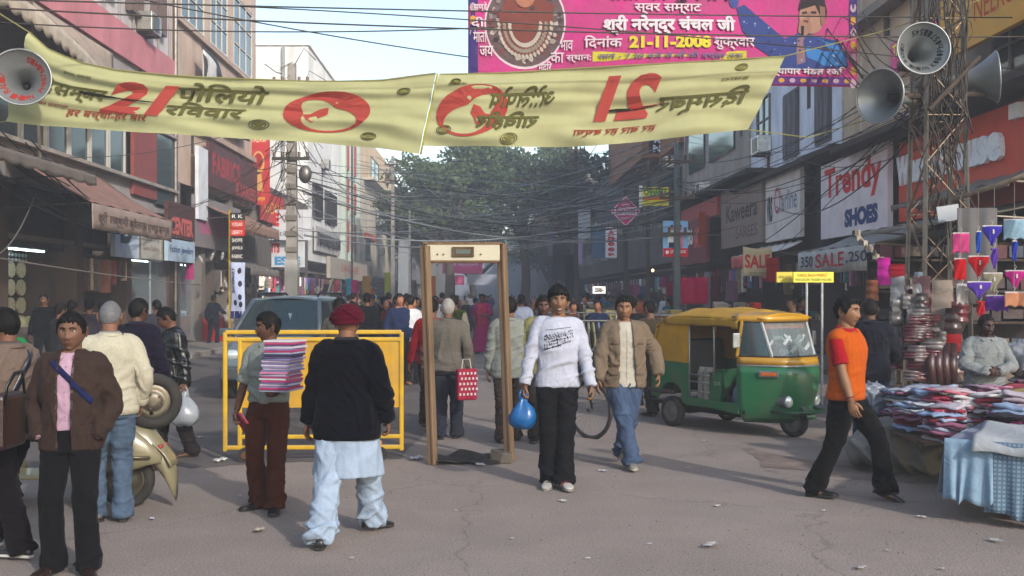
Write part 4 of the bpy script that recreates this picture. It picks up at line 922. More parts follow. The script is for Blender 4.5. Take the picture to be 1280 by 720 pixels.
part('brick_wall', R4, BRICKY, None, (RL-1.2, RL+9, 50, 64, 8.6, 12.6), (RL-.3, RL+9, 45, 50, 8.6, 11.4)); part('glass_front', R4, GLASS, None, (RL-.1, RL, 46, 52, 4.5, 7.6))
for a in (50.5, 54, 57.5, 61): win(R4, RL-1.2 if False else RL, -1, a, a+2.2, 5.2, 7.2, '33312f', mull=2)
R5 = bld('far_right_terrace', 'hazy row of dark shop buildings at the far end on the right', RL, 64, 190)
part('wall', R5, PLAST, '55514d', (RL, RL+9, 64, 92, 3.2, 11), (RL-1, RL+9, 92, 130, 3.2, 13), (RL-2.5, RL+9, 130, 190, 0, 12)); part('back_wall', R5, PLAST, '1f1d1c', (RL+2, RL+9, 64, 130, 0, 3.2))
for a in range(66, 128, 5): win(R5, RL if a < 88 else RL-1, -1, a, a+2.6, 5.5, 7.8, '302f2e', mull=2); part('air_box', R5, METAL, '77767a', ((RL if a < 88 else RL-1)-.5, (RL if a < 88 else RL-1), a+3, a+4, 4.2, 5)) if a != 91 else None
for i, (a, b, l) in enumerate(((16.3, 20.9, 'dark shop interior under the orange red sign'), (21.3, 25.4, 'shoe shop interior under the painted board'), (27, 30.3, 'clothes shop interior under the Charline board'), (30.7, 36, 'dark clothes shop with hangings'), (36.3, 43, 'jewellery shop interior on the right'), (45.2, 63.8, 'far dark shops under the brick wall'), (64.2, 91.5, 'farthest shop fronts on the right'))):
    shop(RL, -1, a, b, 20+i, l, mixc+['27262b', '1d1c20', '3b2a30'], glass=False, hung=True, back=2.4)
# air conditioners and pipes on the facades
def ac(L, out, s, z, lab):
    root = thing('air_conditioner', lab, 'air conditioner', S(L+out*.25, s, z), 0, 'air conditioners on the facades'); part('casing', root, METAL, 'a9a8a2', (L+out*.02, L+out*.45, s-.42, s+.42, z, z+.55), bevel=.015); part('grille', root, METAL, '4c4b49', (L+out*.45, L+out*.47, s-.30, s+.18, z+.06, z+.49))
    part('bracket', root, METAL, '3f3b38', (L, L+out*.45, s-.3, s-.26, z-.06, z-.003), (L, L+out*.45, s+.26, s+.3, z-.06, z-.003)); part('wall_stain', root, PLAST, '3a3531', (L+out*.002, L+out*.008, s-.2, s+.1, z-1.1, z-.07))
K_ALB = 1.0
ac(LL, 1, 28.4, 8.15+1.0, 'air conditioner on the white panelled wall at upper left'); ac(LL+.05, 1, 33.2, 7.5, 'air conditioner below the windows of the beige building'); ac(LL, 1, 59.4, 9.2, 'air conditioner on the white building'); ac(LL, 1, 50, 5.4, 'air conditioner over the low dark shop'); ac(LL+.4, 1, 87, 5.2, 'air conditioner on the cream building')
K_ALB = 1.9
ac(RL, -1, 22.4, 8.6, 'air conditioner on the tan wall at upper right'); ac(RL, -1, 27.8, 8.0, 'air conditioner between the dark shuttered windows'); ac(RL, -1, 31.8, 6.2, 'air conditioner near the end of the pale blue wall'); ac(RL, -1, 40.4, 5.7, 'air conditioner on the brown shop building'); ac(RL, -1, 48, 8.7-.9, 'air conditioner under the brick wall'); ac(RL, -1, 35.2, 8.4, 'upper air conditioner on the brown shop building')
for a, l in ((24.75, 'R2'), (33.7, 'R2'), (44.7, 'R3')):
    mb = MB(); mb.tube([S(RL-.1, a, 5.4), S(RL-.1, a, 15.5)], .055, 7); mb.build('drain_pipe', METAL, R2 if l == 'R2' else R3, '77736c', world=True)
for a, b, z in ((19, 20.2, 8.9), (21.6, 23, 9.2), (31.5, 33, 6.6), (35, 36.6, 9.6), (38, 40, 10)): win(R1 if a < 24 else R2 if a < 34 else R3, RL, -1, a, b, z, z+1.5, '54504a', mull=2)
# signs facing the camera on the right
fsign(766, 771, 283, 285, 47, '2c2c2c', 'small dark bracket plate under the diamond sign')
root = thing('diamond_sign', 'pink diamond shaped sign reading BHATTER', 'sign', Wp(782, 264, 44)); rr = 19.5*44/F
mb = MB(); mb.prism([(rr, 0, 0), (0, 0, rr), (-rr, 0, 0), (0, 0, -rr)], (0, 0, 0), (0, .1, 0)); mb.build('board', PAINT, root, 'a81f5a')
for k in range(4):
    a, b = [(rr, 0, 0), (0, 0, rr), (-rr, 0, 0), (0, 0, -rr)][k], [(rr, 0, 0), (0, 0, rr), (-rr, 0, 0), (0, 0, -rr)][(k+1) % 4]; mb = MB(); mb.bar(Vector(a)*.93+Vector((0, -.02, 0)), Vector(b)*.93+Vector((0, -.02, 0)), .03); mb.build('border_line', PAINT, root, 'c9b8c0')
mb = MB(); mb.box((0, -.015, 0), (rr*1.45, .02, rr*.5)); mb.build('name_band', PAINT, root, 'b9a9b2'); text('lettering', 'BHATTER', root, '7a1144', lambda x, y, d=0: Vector((-rr*.62+rr*1.24*x, -.03-d, -rr*.17+rr*.34*y)), world=False, bold=.03)
text('lettering', 'SAREES', root, 'd9c9d0', lambda x, y, d=0: Vector((-rr*.25+rr*.5*x, -.01-d, rr*.34+rr*.14*y)), world=False); text('lettering', 'Karol Bagh', root, 'd9c9d0', lambda x, y, d=0: Vector((-rr*.3+rr*.6*x, -.01-d, -rr*.5+rr*.14*y)), world=False)
r_, fn, w, h = fsign(803, 836, 234, 257, 34, 'b5a81e', 'green and yellow board reading CHHABRA', (('CHHABRA', .06, .94, .56, .92, '1f5a2c', dict(bold=.05)), ('WEDDING SAREES', .08, .92, .32, .46, 'a52a1e'), ('555 JOINERS', .1, .9, .06, .24, '6a5f10')))
blob(r_, fn, [(0, .29), (1, .29), (1, .5), (0, .5)], 'a3651c', 'orange_stripe', d=.002)
fsign(799, 803, 232, 259, 34.2, 'b9babb', 'white edge of the light box behind the CHHABRA board')
fsign(757, 771, 284, 322, 52, 'b9b4b6', 'narrow white vertical board with red script', (('A', .2, .8, .74, .9, '9c1f2e', dict(bold=.08)), ('n', .2, .8, .56, .70, '9c1f2e', dict(bold=.08)), ('e', .2, .8, .38, .52, '9c1f2e', dict(bold=.08)), ('e', .2, .8, .20, .34, '9c1f2e', dict(bold=.08)), ('ta', .2, .8, .05, .17, '9c1f2e', dict(bold=.08))))
fsign(811, 832, 168, 192, 50, '27335a', 'dark blue upper sign with white A and N letters', (('A', .3, .7, .55, .95, 'b3b8c2', dict(bold=.06)), ('N', .25, .75, .08, .45, 'b3b8c2', dict(bold=.06))))
fsign(828, 850, 192, 212, 52, '8d99a3', 'small pale blue board with red roundel', (('o', .35, .65, .35, .75, 'a3303a', dict(bold=.12)),))
fsign(740, 756, 283, 322, 55, '2b4a63', 'dusty blue vertical shop board beside the red script board')
fsign(720, 738, 262, 300, 60, '7e8488', 'pale grey sign far down the right side')
fsign(717, 728, 300, 330, 58, '7a6a8c', 'lilac poster hanging far down the right side')
fsign(744, 788, 245, 276, 62, '3c4148', 'dark glass board behind the diamond sign')
# poster sign on a pole
r_, fn, w, h = fsign(829, 860, 276, 321, 25, '6f9cc4', 'poster of a couple above a red strip fixed to the blue grey pole')
blob(r_, fn, [(0, 0), (1, 0), (1, .24), (0, .24)], 'a81c2c', 'red_strip', d=.003); text('lettering', 'LIVINGXX', r_, 'd9d0cc', lambda x, y, d=0: fn(.3+.62*x, .10+.09*y, .006), world=False, bold=.02); blob(r_, fn, [(.16+.07*cos(a), .13+.05*sin(a)) for a in np.linspace(0, 6.28, 12, False)], 'd9d0cc', d=.006)
for u, c, l in ((.35, 'c4ccd6', '1f2436'), (.68, 'b87a94', 'a36a86')):
    blob(r_, fn, [(u-.16, .3), (u+.16, .3), (u+.14, .68), (u+.04, .74), (u-.04, .74), (u-.14, .68)], c, 'printed_figure', d=.005); blob(r_, fn, [(u+.06*cos(a), .80+.07*sin(a)) for a in np.linspace(0, 6.28, 10, False)], '8a5b45', 'printed_face', d=.008); blob(r_, fn, [(u+.065*cos(a), .84+.05*sin(a)) for a in np.linspace(0, 3.3, 8)], '17120f', 'printed_hair', d=.010); blob(r_, fn, [(u-.13, .25), (u+.12, .25), (u+.12, .4), (u-.13, .4)], l, 'printed_trousers', d=.007)
# SALE cloth hanging
r_ = thing('sale_cloth', 'hanging cream cloth with SALE in dark red capitals', 'banner', Wp(947, 345, 22)); w, h = 36*22/F, 37*22/F; fn = lambda u, v, d=0: Vector((-w/2+w*u, .03*sin(u*7+v*2)-d, h*v-.05*sin(pi*u)*v))
mb = MB(); mb.grid(fn, 14, 8); mb.build('cloth', BANNER, r_, 'a59c84', smooth=True, solid=.006); text('lettering', 'SALE', r_, '861f24', lambda x, y, d=0: fn(.06+.88*x, .28+.48*y, .012), world=False, bold=.03, split=.06)
text('lettering', 'कुर्ता साड़ी', r_, '4a4438', lambda x, y, d=0: fn(.2+.6*x, .06+.1*y, .012), world=False)
# white paper placard and yellow board over the far stall
r_, fn, w, h = fsign(992, 1042, 340, 353, 15.5, 'b7a83a', 'yellow stall board with small lettering above the auto', (('KAROL BAGH MARKET', .1, .85, .55, .85, '7a3a20'), ('MAIN BAZAR TRADERS WELFARE', .05, .95, .14, .4, '2b5a34')))
for x in (-.1, .14): mb = MB(); mb.cyl((x, .03, 0), (x, .03, -z_of(353, 15.5)), .02, 8); mb.build('post', METAL, r_, '9a9a9a')
fsign(971, 991, 340, 353, 15.7, '9c8f34', 'smaller faded yellow board left of the stall board', (('AJMAL KHAN', .1, .9, .35, .65, '5a4a20'),))
fsign(741, 757, 358, 367, 17, 'c2c0bb', 'white price placard reading 250', (('250/-', .15, .85, .2, .8, '3b3335', dict(bold=.05)),))
# far end of the street: pink banner and closing terrace
H_ = bld('end_building', 'hazy blue grey building closing the far end of the street', 0, 185, 200)
part('wall', H_, PLAST, '5b6068', (-14, 14, 186, 200, 0, 13))
for a in range(-12, 12, 4): mb = MB(); mb.box(Vector((a-4, 185.9, 8))-Vector((0, 0, 0)), (2, .2, 2)); mb.build('window', GLASS, H_, world=True)
fsign(553, 603, 322, 342, 85, 'b83a72', 'far pink street banner seen through the gate', (('मेला महोत्सव', .1, .9, .4, .75, 'd9b0c0'),), name='far_banner')
fsign(560, 580, 344, 356, 83, 'a8436a', 'small far pink board under the street banner'); fsign(584, 625, 343, 356, 88, '7b7f88', 'far grey banner behind the crowd')
K_ALB = .62
# ------------------------------------------------------------------ yellow street banner (two lengths laced together)
def yb(u):   # u 0..1 along the whole banner: top and bottom edges
    px = [37, 100, 150, 220, 300, 400, 470, 545, 548, 640, 760, 880, 982]; pt = [38, 68, 82, 92, 98, 100, 99, 92, 92, 90, 84, 76, 70]
    x = 3 + 979*u if False else 0
YT = [(36, 40), (60, 62), (100, 78), (150, 88), (220, 95), (300, 99), (400, 102), (480, 100), (545, 92)]
YB = [(2, 150), (50, 156), (110, 160), (180, 166), (260, 171), (330, 174), (400, 178), (470, 184), (524, 193)]
ZT = [(549, 92), (640, 90), (760, 83), (880, 76), (982, 70)]; ZB = [(527, 182), (640, 184), (740, 182), (850, 172), (935, 162)]
def along(P, u):
    t = [math.hypot(P[i+1][0]-P[i][0], 0) for i in range(len(P)-1)]; c = np.concatenate([[0], np.cumsum(t)]); c /= c[-1]
    return float(np.interp(u, c, [p[0] for p in P])), float(np.interp(u, c, [p[1] for p in P]))
def ban(Tp, Bp, Y0, Y1, seed):
    def fn(u, v, d=0):
        a = along(Tp, u); b = along(Bp, u); Y = Y0+(Y1-Y0)*u
        A = Wp(a[0], a[1], Y); Bb = Wp(b[0], b[1], Y); p = A.lerp(Bb, 1-v); w = min(1, 4*(1-v)+.15)
        wv = .05*sin(u*9+seed)*w*(1.2-v)+.030*sin(u*21+v*5+seed*2)*(1-v)+.022*sin(v*26+u*4+1.5*sin(u*6))*(.3+.7*v)+.02*sin(v*11+seed)+.012*sin(v*44+u*9)*v+.018*sin(v*19+6*u+2*sin(u*13))*(1-.5*v)
        return p+Vector((0, wv-d, 0))
    return fn
fa, fb = ban(YT, YB, 12.2, 12.7, 1.0), ban(ZT, ZB, 12.7, 13.1, 3.0)
yroot = thing('street_banner', 'long translucent yellow banner strung across the street with red figures 21', 'banner', Wp(540, 140, 12.7))
for fn, nm in ((fa, 'left'), (fb, 'right')):
    mb = MB(); mb.grid(fn, 150, 40); mb.build('banner_cloth', BANNER, yroot, 'd8d8a2', smooth=True, world=True, fix=False)
def yt(body, fn, u0, u1, v0, v1, col, mirror=False, bold=.03, shear=0):
    def f(x, y, d=0):
        if mirror: x = 1-x
        return fn(u0+(u1-u0)*x+shear*y, v0+(v1-v0)*y, d+.010)
    o = text('lettering', body, yroot, col, f, bold=bold, split=.07, m=INKY); return o
INKY = mat('ink on thin cloth', rough=.9, nz=.1, ns=6, translucent=.35, spec=.1)
def yshape(pts, fn, col, name='printed_shape', off=.012, m=None):
    mb = MB(); P = [fn(u, v, off) for u, v in pts]; c = fn(sum(p[0] for p in pts)/len(pts), sum(p[1] for p in pts)/len(pts), off); mb.add([c]+P, [(0, i+1, (i+1) % len(P)+1) for i in range(len(P))]); return mb.build(name, m or INKY, yroot, col, world=True, fix=False)
yt('िदसम्बर', fa, .045, .215, .40, .70, '6f6d3c'); yt('21', fa, .215, .365, .28, .82, 'c4534a', bold=.05, shear=.02)
yt('पोिलयो', fa, .385, .60, .58, .88, '6f6d3c', bold=.04); yt('रिववार', fa, .375, .56, .32, .55, '6f6d3c', bold=.04); yt('हर बच्चा-हर बार', fa, .14, .34, .14, .28, 'b24a35', bold=.02)
yt('फिलप सम्पर्क', fa, .05, .14, .28, .34, 'b24a35', bold=.01); yt('हमारा संकल्प', fa, .10, .17, .76, .82, '7d7a3c', bold=.01)
yt('ओिलपोप', fb, .17, .36, .52, .78, '6f6d3c', mirror=True, bold=.04); yt('रािवहीर', fb, .15, .33, .22, .46, '6f6d3c', mirror=True, bold=.05)
yt('21', fb, .50, .66, .30, .88, 'c4534a', mirror=True, bold=.05); yt('िदसम्बर', fb, .68, .94, .30, .62, '6f6d3c', mirror=True, bold=.03); yt('हर बार हर बच्चा', fb, .45, .70, .10, .20, 'b24a35', mirror=True, bold=.02)
yt('पोलियो', fb, .035, .09, .82, .87, '7d7a3c', mirror=True, bold=.01); yt('हमारा', fb, .84, .92, .70, .74, '7d7a3c', mirror=True, bold=.01)
def drop(fn, u0, v0, su, sv, flip=1):   # red roundel with a drop and a pale inside
    E = lambda a, r=1: (u0+su*r*cos(a)*flip, v0+sv*r*sin(a))
    N_ = 30; ring_o = [E(a) for a in np.linspace(0, 2*pi, N_, False)]
    # crescent: outer arc and an inner blob removed by building the ring piecewise
    mb = MB(); V = []; Fs = []
    for i in range(N_+1):
        a = 2*pi*i/N_; t = .10+.62*max(0, cos(a-.9))**1.3+.35*max(0, cos(a-3.3))**3
        ro = E(a); ri = E(a, 1-min(.75, t)); V += [fn(ro[0], ro[1], .012), fn((ro[0]+ri[0])/2, (ro[1]+ri[1])/2, .012), fn(ri[0], ri[1], .012)]
    for i in range(N_): a = 3*i; Fs += [(a, a+3, a+4, a+1), (a+1, a+4, a+5, a+2)]
    mb.add(V, Fs); mb.build('printed_roundel', INKY, yroot, 'c4534a', world=True, fix=False)
    yshape([(u0+su*flip*x, v0+sv*y) for x, y in ((.0, .25), (-.2, .15), (-.38, -.1), (-.55, -.15), (-.42, -.42), (-.25, -.55), (-.12, -.3), (.02, -.1))], fn, 'c4534a')
drop(fa, .755, .50, .105, .33, 1); drop(fb, .155-.03, .48, .105, .36, -1)
def seal(fn, u, v, s, col='6f6d3c'):
    for r in (1, .72): 
        mb = MB(); P = [fn(u+s*r*cos(a)*.7, v+s*r*3.0*sin(a)*.7, .012) for a in np.linspace(0, 2*pi, 20, False)]; mb.tube(P, .006, 4, closed=True); mb.build('printed_seal', INKY, yroot, col, world=True)
    yshape([(u+s*.35*cos(a)*(1+.4*sin(5*a)), v+s*1.1*sin(a)) for a in np.linspace(0, 6.28, 16, False)], fn, '8f8b4c')
seal(fa, .605, .24, .035); seal(fa, .87, .16, .026); seal(fa, .93, .80, .022); seal(fb, .055, .22, .03); seal(fb, .26, .10, .035, '8a8544'); seal(fb, .055, .88, .02); seal(fb, .885, .88, .025, '8a8544')
# tears showing dark gaps, lacing rope and edges
for fn, pts in ((fa, ((.14, .58), (.20, .57), (.26, .53), (.33, .52), (.365, .50), (.31, .50), (.22, .52), (.16, .54))), (fb, ((.50, .44), (.56, .46), (.64, .44), (.72, .48), (.62, .42), (.52, .42)))): yshape(pts, fn, '2b2a20', 'tear', .034)
yshape([(.60, .46), (.66, .47), (.70, .49), (.66, .455), (.60, .43)], fb, 'b8352a', 'tear_patch', .038)
mb = MB(); mb.tube([fa(1, v, -.02)+Vector((.02, 0, 0)) for v in np.linspace(0, 1, 9)], .03, 6, flat=.4); mb.build('laced_seam', BANNER, yroot, 'd8cf3a', smooth=True, world=True)
mb = MB(); mb.tube([Wp(1225, 0, 13.4), Wp(1100, 40, 13.3), Wp(982, 70, 13.1)], .008, 5); mb.tube([fb(1, 0), Wp(1010, 172, 13.2), Wp(1150, 130, 13.4)], .008, 5); mb.tube([fb(u, 1) for u in np.linspace(0, 1, 12)], .010, 5); mb.tube([fa(u, 1) for u in np.linspace(0, 1, 24)], .010, 5); mb.tube([fa(0, 1), Wp(-20, 5, 12.1)], .008, 5); mb.tube([fa(0, 0), Wp(-30, 158, 12.1)], .008, 5); mb.build('rope', CABLE, yroot, '8d8a50', world=True)
# ------------------------------------------------------------------ pink event banner
Yp = 16.0; pb = thing('event_banner', 'large pink printed event banner with a singer, hung above the yellow one', 'banner', Wp(828, 106, Yp))
A0, B0 = Wp(585, 110, Yp-.2), Wp(1072, 110, Yp+.2); hp = 185*Yp/F
def pf(u, v, d=0):
    p = A0.lerp(B0, u); return p+Vector((0, .04*sin(u*8+v*2)+.02*sin(v*9+u*3)-d, hp*v+.04*sin(u*2.5)))
mb = MB(); mb.grid(pf, 60, 24); mb.build('banner_sheet', TARP, pb, 'c2287f', smooth=True, world=True, solid=.004)
def pshape(pts, col, d=.006, name='printed_shape', m=None):
    mb = MB(); P = [pf(u, v, d) for u, v in pts]; c = pf(sum(p[0] for p in pts)/len(pts), sum(p[1] for p in pts)/len(pts), d); mb.add([c]+P, [(0, i+1, (i+1) % len(P)+1) for i in range(len(P))]); return mb.build(name, m or PRINT, pb, col, world=True, fix=False)
PX = lambda px, py: ((px-585)/487, (110-py)/185)
def ptext(b, x0, x1, y0, y1, c, bold=.03): a = PX(x0, y1); e = PX(x1, y0); return text('lettering', b, pb, c, lambda x, y, d=0: pf(a[0]+(e[0]-a[0])*x, a[1]+(e[1]-a[1])*y, d+.026), bold=bold, split=.25)
for (a, b, c, d) in ((585, 597, -75, 110), (1062, 1072, -75, 110)):
    pshape([PX(a, d), PX(b, d), PX(b, 50), PX(b, 0), PX(b, c), PX(a, c), PX(a, 0), PX(a, 50)], '3a2a6e', name='violet_border'); 
for py in range(-70, 108, 16):
    for x in (591, 1067): pshape([PX(x+4*cos(a), py+5*sin(a)*1.2) for a in np.linspace(0, 6.28, 8, False)], 'c9973a' if (py//16) % 2 else 'b99aa8', .012, 'border_flower')
for x in range(975, 1062, 14): pshape([PX(x+4*cos(a), 103+3*sin(a)) for a in np.linspace(0, 6.28, 8, False)], 'c9973a' if (x//14) % 2 else 'b99aa8', .014, 'border_flower')
pshape([PX(960, 98), PX(1064, 98), PX(1064, 108), PX(960, 108)][::-1], '5a2a78', .010, 'violet_border')
cx, cy = 655, 30
pshape([PX(cx+50*cos(a), cy+57*sin(a)) for a in np.linspace(0, 6.28, 36, False)], 'd9c2cc', .006, 'white_ring'); pshape([PX(cx+48*cos(a), cy+54*sin(a)) for a in np.linspace(0, 6.28, 36, False)], '5a4446', .009, 'portrait_ground', GOODS)
rp = random.Random(8)
for i in range(120):
    a = rp.uniform(0, 6.28); q = sqrt(rp.random()); x, y = cx+44*q*cos(a), cy+50*q*sin(a); pshape([PX(x+rp.uniform(2, 5)*cos(b), y+rp.uniform(2, 5)*sin(b)) for b in np.linspace(0, 6.28, 5, False)], rp.choice(('8a7a78', '4a3a3c', 'a08f88', '7a3a38', '6b6064', 'b8aca6', '3c3034')), .011+.0001*i, 'portrait_detail')
pshape([PX(x, y) for x, y in ((630, 62), (622, 20), (635, -8), (676, -8), (690, 20), (682, 62), (656, 72))], '7a4038', .026, 'robe')
for k, rr in enumerate((34, 27, 20)):     # garlands of pale beads
    for i in range(22): a = pi*i/21; x, y = cx+rr*cos(a)*.95, cy+2+(rr+6)*sin(a)*1.0; pshape([PX(x+2.2*cos(b)+.8*sin(b), y+3.2*sin(b)) for b in np.linspace(0, 6.28, 6, False)], 'b9b0a4' if k != 1 else '8e8478', .03+.002*k, 'garland_bead')
pshape([PX(cx+13*cos(a), -4+16*sin(a)) for a in np.linspace(0, 6.28, 16, False)], 'a87058', .034, 'portrait_face')
for a_ in range(9):
    t = radians(205+a_*16); 
for i, ch in enumerate('जय माता दी झण्डे वाली'.split()):
    a = radians(215-i*18); x, y = cx+58*cos(a), cy-60*sin(a); ptext(ch, x-8, x+8, y-6, y+6, 'd9c6d0')
for i, ch in enumerate('मंदिर का भाव'.split()):
    a = radians(-65+i*18); x, y = cx+58*cos(a), cy-60*sin(a); ptext(ch, x-8, x+8, y-6, y+6, 'd9c6d0')
ptext('माता का गुणगान', 752, 910, -8, 8, '3f1c34', .04); ptext('स्वर सम्राट', 790, 873, 9, 22, 'd9c6d0'); ptext('श्री नरेन्द्र चंचल जी', 752, 915, 24, 47, 'dcd2da', .05); ptext('िदनांक', 728, 774, 48, 63, 'd9c6d0'); ptext('21-11-2008', 783, 885, 49, 64, 'd8c83a', .05); ptext('शुक्रवार', 889, 940, 51, 66, 'd9c6d0'); ptext('स्थान:', 706, 736, 71, 80, 'd9c6d0')
pshape([PX(738, 79), PX(930, 79), PX(930, 67), PX(738, 67)], 'c9bd3e', .010, 'yellow_strip'); ptext('सायं - 7.30 बजे से माँ की इच्छा तक', 745, 925, 69, 78, '77688e', .02); ptext('व्यापार मंडल रजि', 962, 1058, 86, 98, 'dcd2da', .03)
# the singer, a plain stand-in figure
pshape([PX(*p) for p in ((918, 12), (928, 8), (940, 28), (955, 42), (975, 52), (990, 50), (1000, 42), (1025, 48), (1045, 52), (1058, 72), (1060, 86), (960, 90), (958, 72), (942, 62), (925, 42))], '30407f', .016, 'printed_jacket')
pshape([PX(*p) for p in ((1005, 62), (1022, 50), (1046, 58), (1058, 76), (1058, 84), (1010, 84))], '3a7cc0', .020, 'printed_jacket_light'); pshape([PX(*p) for p in ((995, 50), (1004, 48), (1010, 90), (992, 90))], '8a6a70', .022, 'printed_shirt')
for i in range(60): x = rp.uniform(925, 1055); y = rp.uniform(30, 84); pshape([PX(x+1.5*cos(b), y+1.5*sin(b)) for b in np.linspace(0, 6.28, 4, False)], rp.choice(('8ea4cc', '1c2452', '5a6fae')), .024, 'sequin') if (y > 52 and x > 955) or (y-30)*1.1 < (x-925)*1.0 < (y-30)*1.1+26 and x < 960 else None
pshape([PX(915+6*cos(a), 4+9*sin(a)) for a in np.linspace(0, 6.28, 10, False)], '3a4a8a', .018, 'printed_sleeve')
pshape([PX(1014+16*cos(a), 22+22*sin(a)) for a in np.linspace(0, 6.28, 18, False)], 'a8806c', .020, 'printed_face'); pshape([PX(*p) for p in ((997, 14), (1002, -4), (1016, -9), (1030, -2), (1034, 16), (1030, 30), (1026, 10), (1012, 4))], '2a2024', .024, 'printed_hair')
pshape([PX(*p) for p in ((998, 28), (1012, 26), (1014, 40), (1004, 48), (996, 42))], '9c7462', .026, 'printed_hand'); pshape([PX(*p) for p in ((1000, 34), (1004, 34), (1003, 46), (1000, 46))], '1a1a1c', .03, 'printed_microphone')
for q, c in ((((1002, 16), (1008, 15), (1008, 18), (1002, 19)), '3a2a28'), (((1013, 15), (1020, 15), (1020, 18), (1013, 18)), '3a2a28'), (((1003, 26), (1010, 27), (1009, 30), (1004, 29)), '6a3a36'), (((1009, 17), (1012, 17), (1012, 25), (1008, 25)), '94705e'), (((1024, 8), (1031, 10), (1031, 30), (1026, 34)), '8a6656')): pshape([PX(*p) for p in q], c, .030, 'printed_feature')
mb = MB(); mb.tube([pf(0, 0)-Vector((0, 0, 0)), Wp(520, 100, Yp)], .01, 5); mb.tube([pf(1, .02), Wp(1150, 110, Yp)], .01, 5); mb.build('rope', CABLE, pb, '4a4440', world=True)
# ------------------------------------------------------------------ horns
def horn(loc, dir_, label, R=.31, L=.62, texts=(), deep='8f9698', up=(0, 0, 1), drv=True):
    "bell horn; dir_ points out of the mouth, origin at the mouth centre"
    root = thing('horn_loudspeaker', label, 'loudspeaker', loc, 0, 'public address horns'); root.rotation_mode = 'QUATERNION'; root.rotation_quaternion = Vector(dir_).to_track_quat('-Y', 'Z'); 
    prof = [(0, R), (.012, R*1.015), (.03, R*.97), (.08, R*.80), (.15, R*.60), (.24, R*.42), (.36, R*.27), (.5, R*.17), (L, R*.12)]
    mb = MB(); n = 44; ring = lambda y, r: [Vector((r*cos(a), y, r*sin(a))) for a in np.linspace(0, 2*pi, n, False)]
    outer = [ring(y*L/.62 if y > .03 else y, r) for y, r in prof]; inner = [ring((y*L/.62 if y > .03 else y)+.004, r-.008) for y, r in prof]
    mb.loft(inner[::-1]+outer, cap=False); mb.build('bell', METALG, root, '9aa0a2', smooth=True)
    mb = MB(); mb.tube([Vector((R*1.0*cos(a), .008, R*1.0*sin(a))) for a in np.linspace(0, 2*pi, n, False)], .011, 8, closed=True); mb.build('rolled_rim', METALG, root, 'a8acac', smooth=True)
    if drv:
        mb = MB(); mb.cyl((0, L, 0), (0, L+.03, 0), .07, 18); mb.cyl((0, L+.03, 0), (0, L+.15, 0), .085, 20); mb.cyl((0, L+.15, 0), (0, L+.18, 0), .05, 16); mb.build('driver_unit', METALG, root, '7d7266', bevel=.006)
    mb = MB(); mb.ell((0, L*.86, 0), (.04, .06, .04), 10, 8); mb.build('throat_plug', METALG, root, '3a3a3a', smooth=True)
    for body, ca, span, rr, hgt, col, inside in texts:     # letters one after another round the bell
        n_ = len(body)
        for i, ch in enumerate(body):
            if ch == ' ': continue
            a = radians(ca+span*(i/(n_-1)-.5)) if n_ > 1 else radians(ca)
            def f(x, y, d=0, a=a):
                w = hgt*.72; rad = rr-hgt/2+hgt*y; aa = a-(x-.5)*w/rr*(1 if span < 0 else -1)
                if span > 0: rad = rr+hgt/2-hgt*y
                yy = float(np.interp(rad, [q[1] for q in prof[::-1]], [q[0] for q in prof[::-1]])); return Vector((rad*cos(aa), yy-.002-.006, rad*sin(aa)))
            text('lettering', ch, root, col, f, world=False, bold=.03)
    return root
METALG = mat('galvanised horn metal', rough=.38, metal=.55, nz=.10, ns=8, dirt=.3, dcol='6b6459', ds=6, bump=.15, bs=40)
HC = 'a02a22'
horn(Wp(26, 96, 11.6), (.35, -1, .02), 'grey horn loudspeaker lettered in red at the left edge', R=.325, texts=(('NAINI RADIO', 235, -120, .225, .075, HC, 1), ('PH.5761415', 20, 105, .235, .060, HC, 1)))
horn(Wp(1155, 60, 12.4), (-.05, -1, .05), 'top horn loudspeaker facing the camera with black lettering', R=.325, texts=(('NAINI RADIO', 225, -120, .235, .062, '202022', 1), ('K.B.Ph.5711545', 30, 165, .235, .060, '202022', 1)))
horn(Wp(1099, 120, 12.5), (-.86, -.62, -.03), 'left horn loudspeaker on the steel tower with round seal inside', R=.335, L=.66)
horn(Wp(1246, 96, 13.0), (.95, -.30, .06), 'right horn loudspeaker pointing right from the tower', R=.33, L=.78)
mb = MB(); mb.tube([Wp(-22, 700, 11.9)*Vector((1, 1, 0)) if False else Vector((Wp(-26, 0, 11.9).x, 11.9, 0)), Wp(-26, 20, 11.9)], .05, 10); mb.tube([Wp(-26, 95, 11.9), Wp(10, 95, 12.2)], .025, 8); tag(mb.build('steel_pole', METAL, None, '5b554f'), 'grey steel pole just outside the left edge carrying the horn', 'pole')
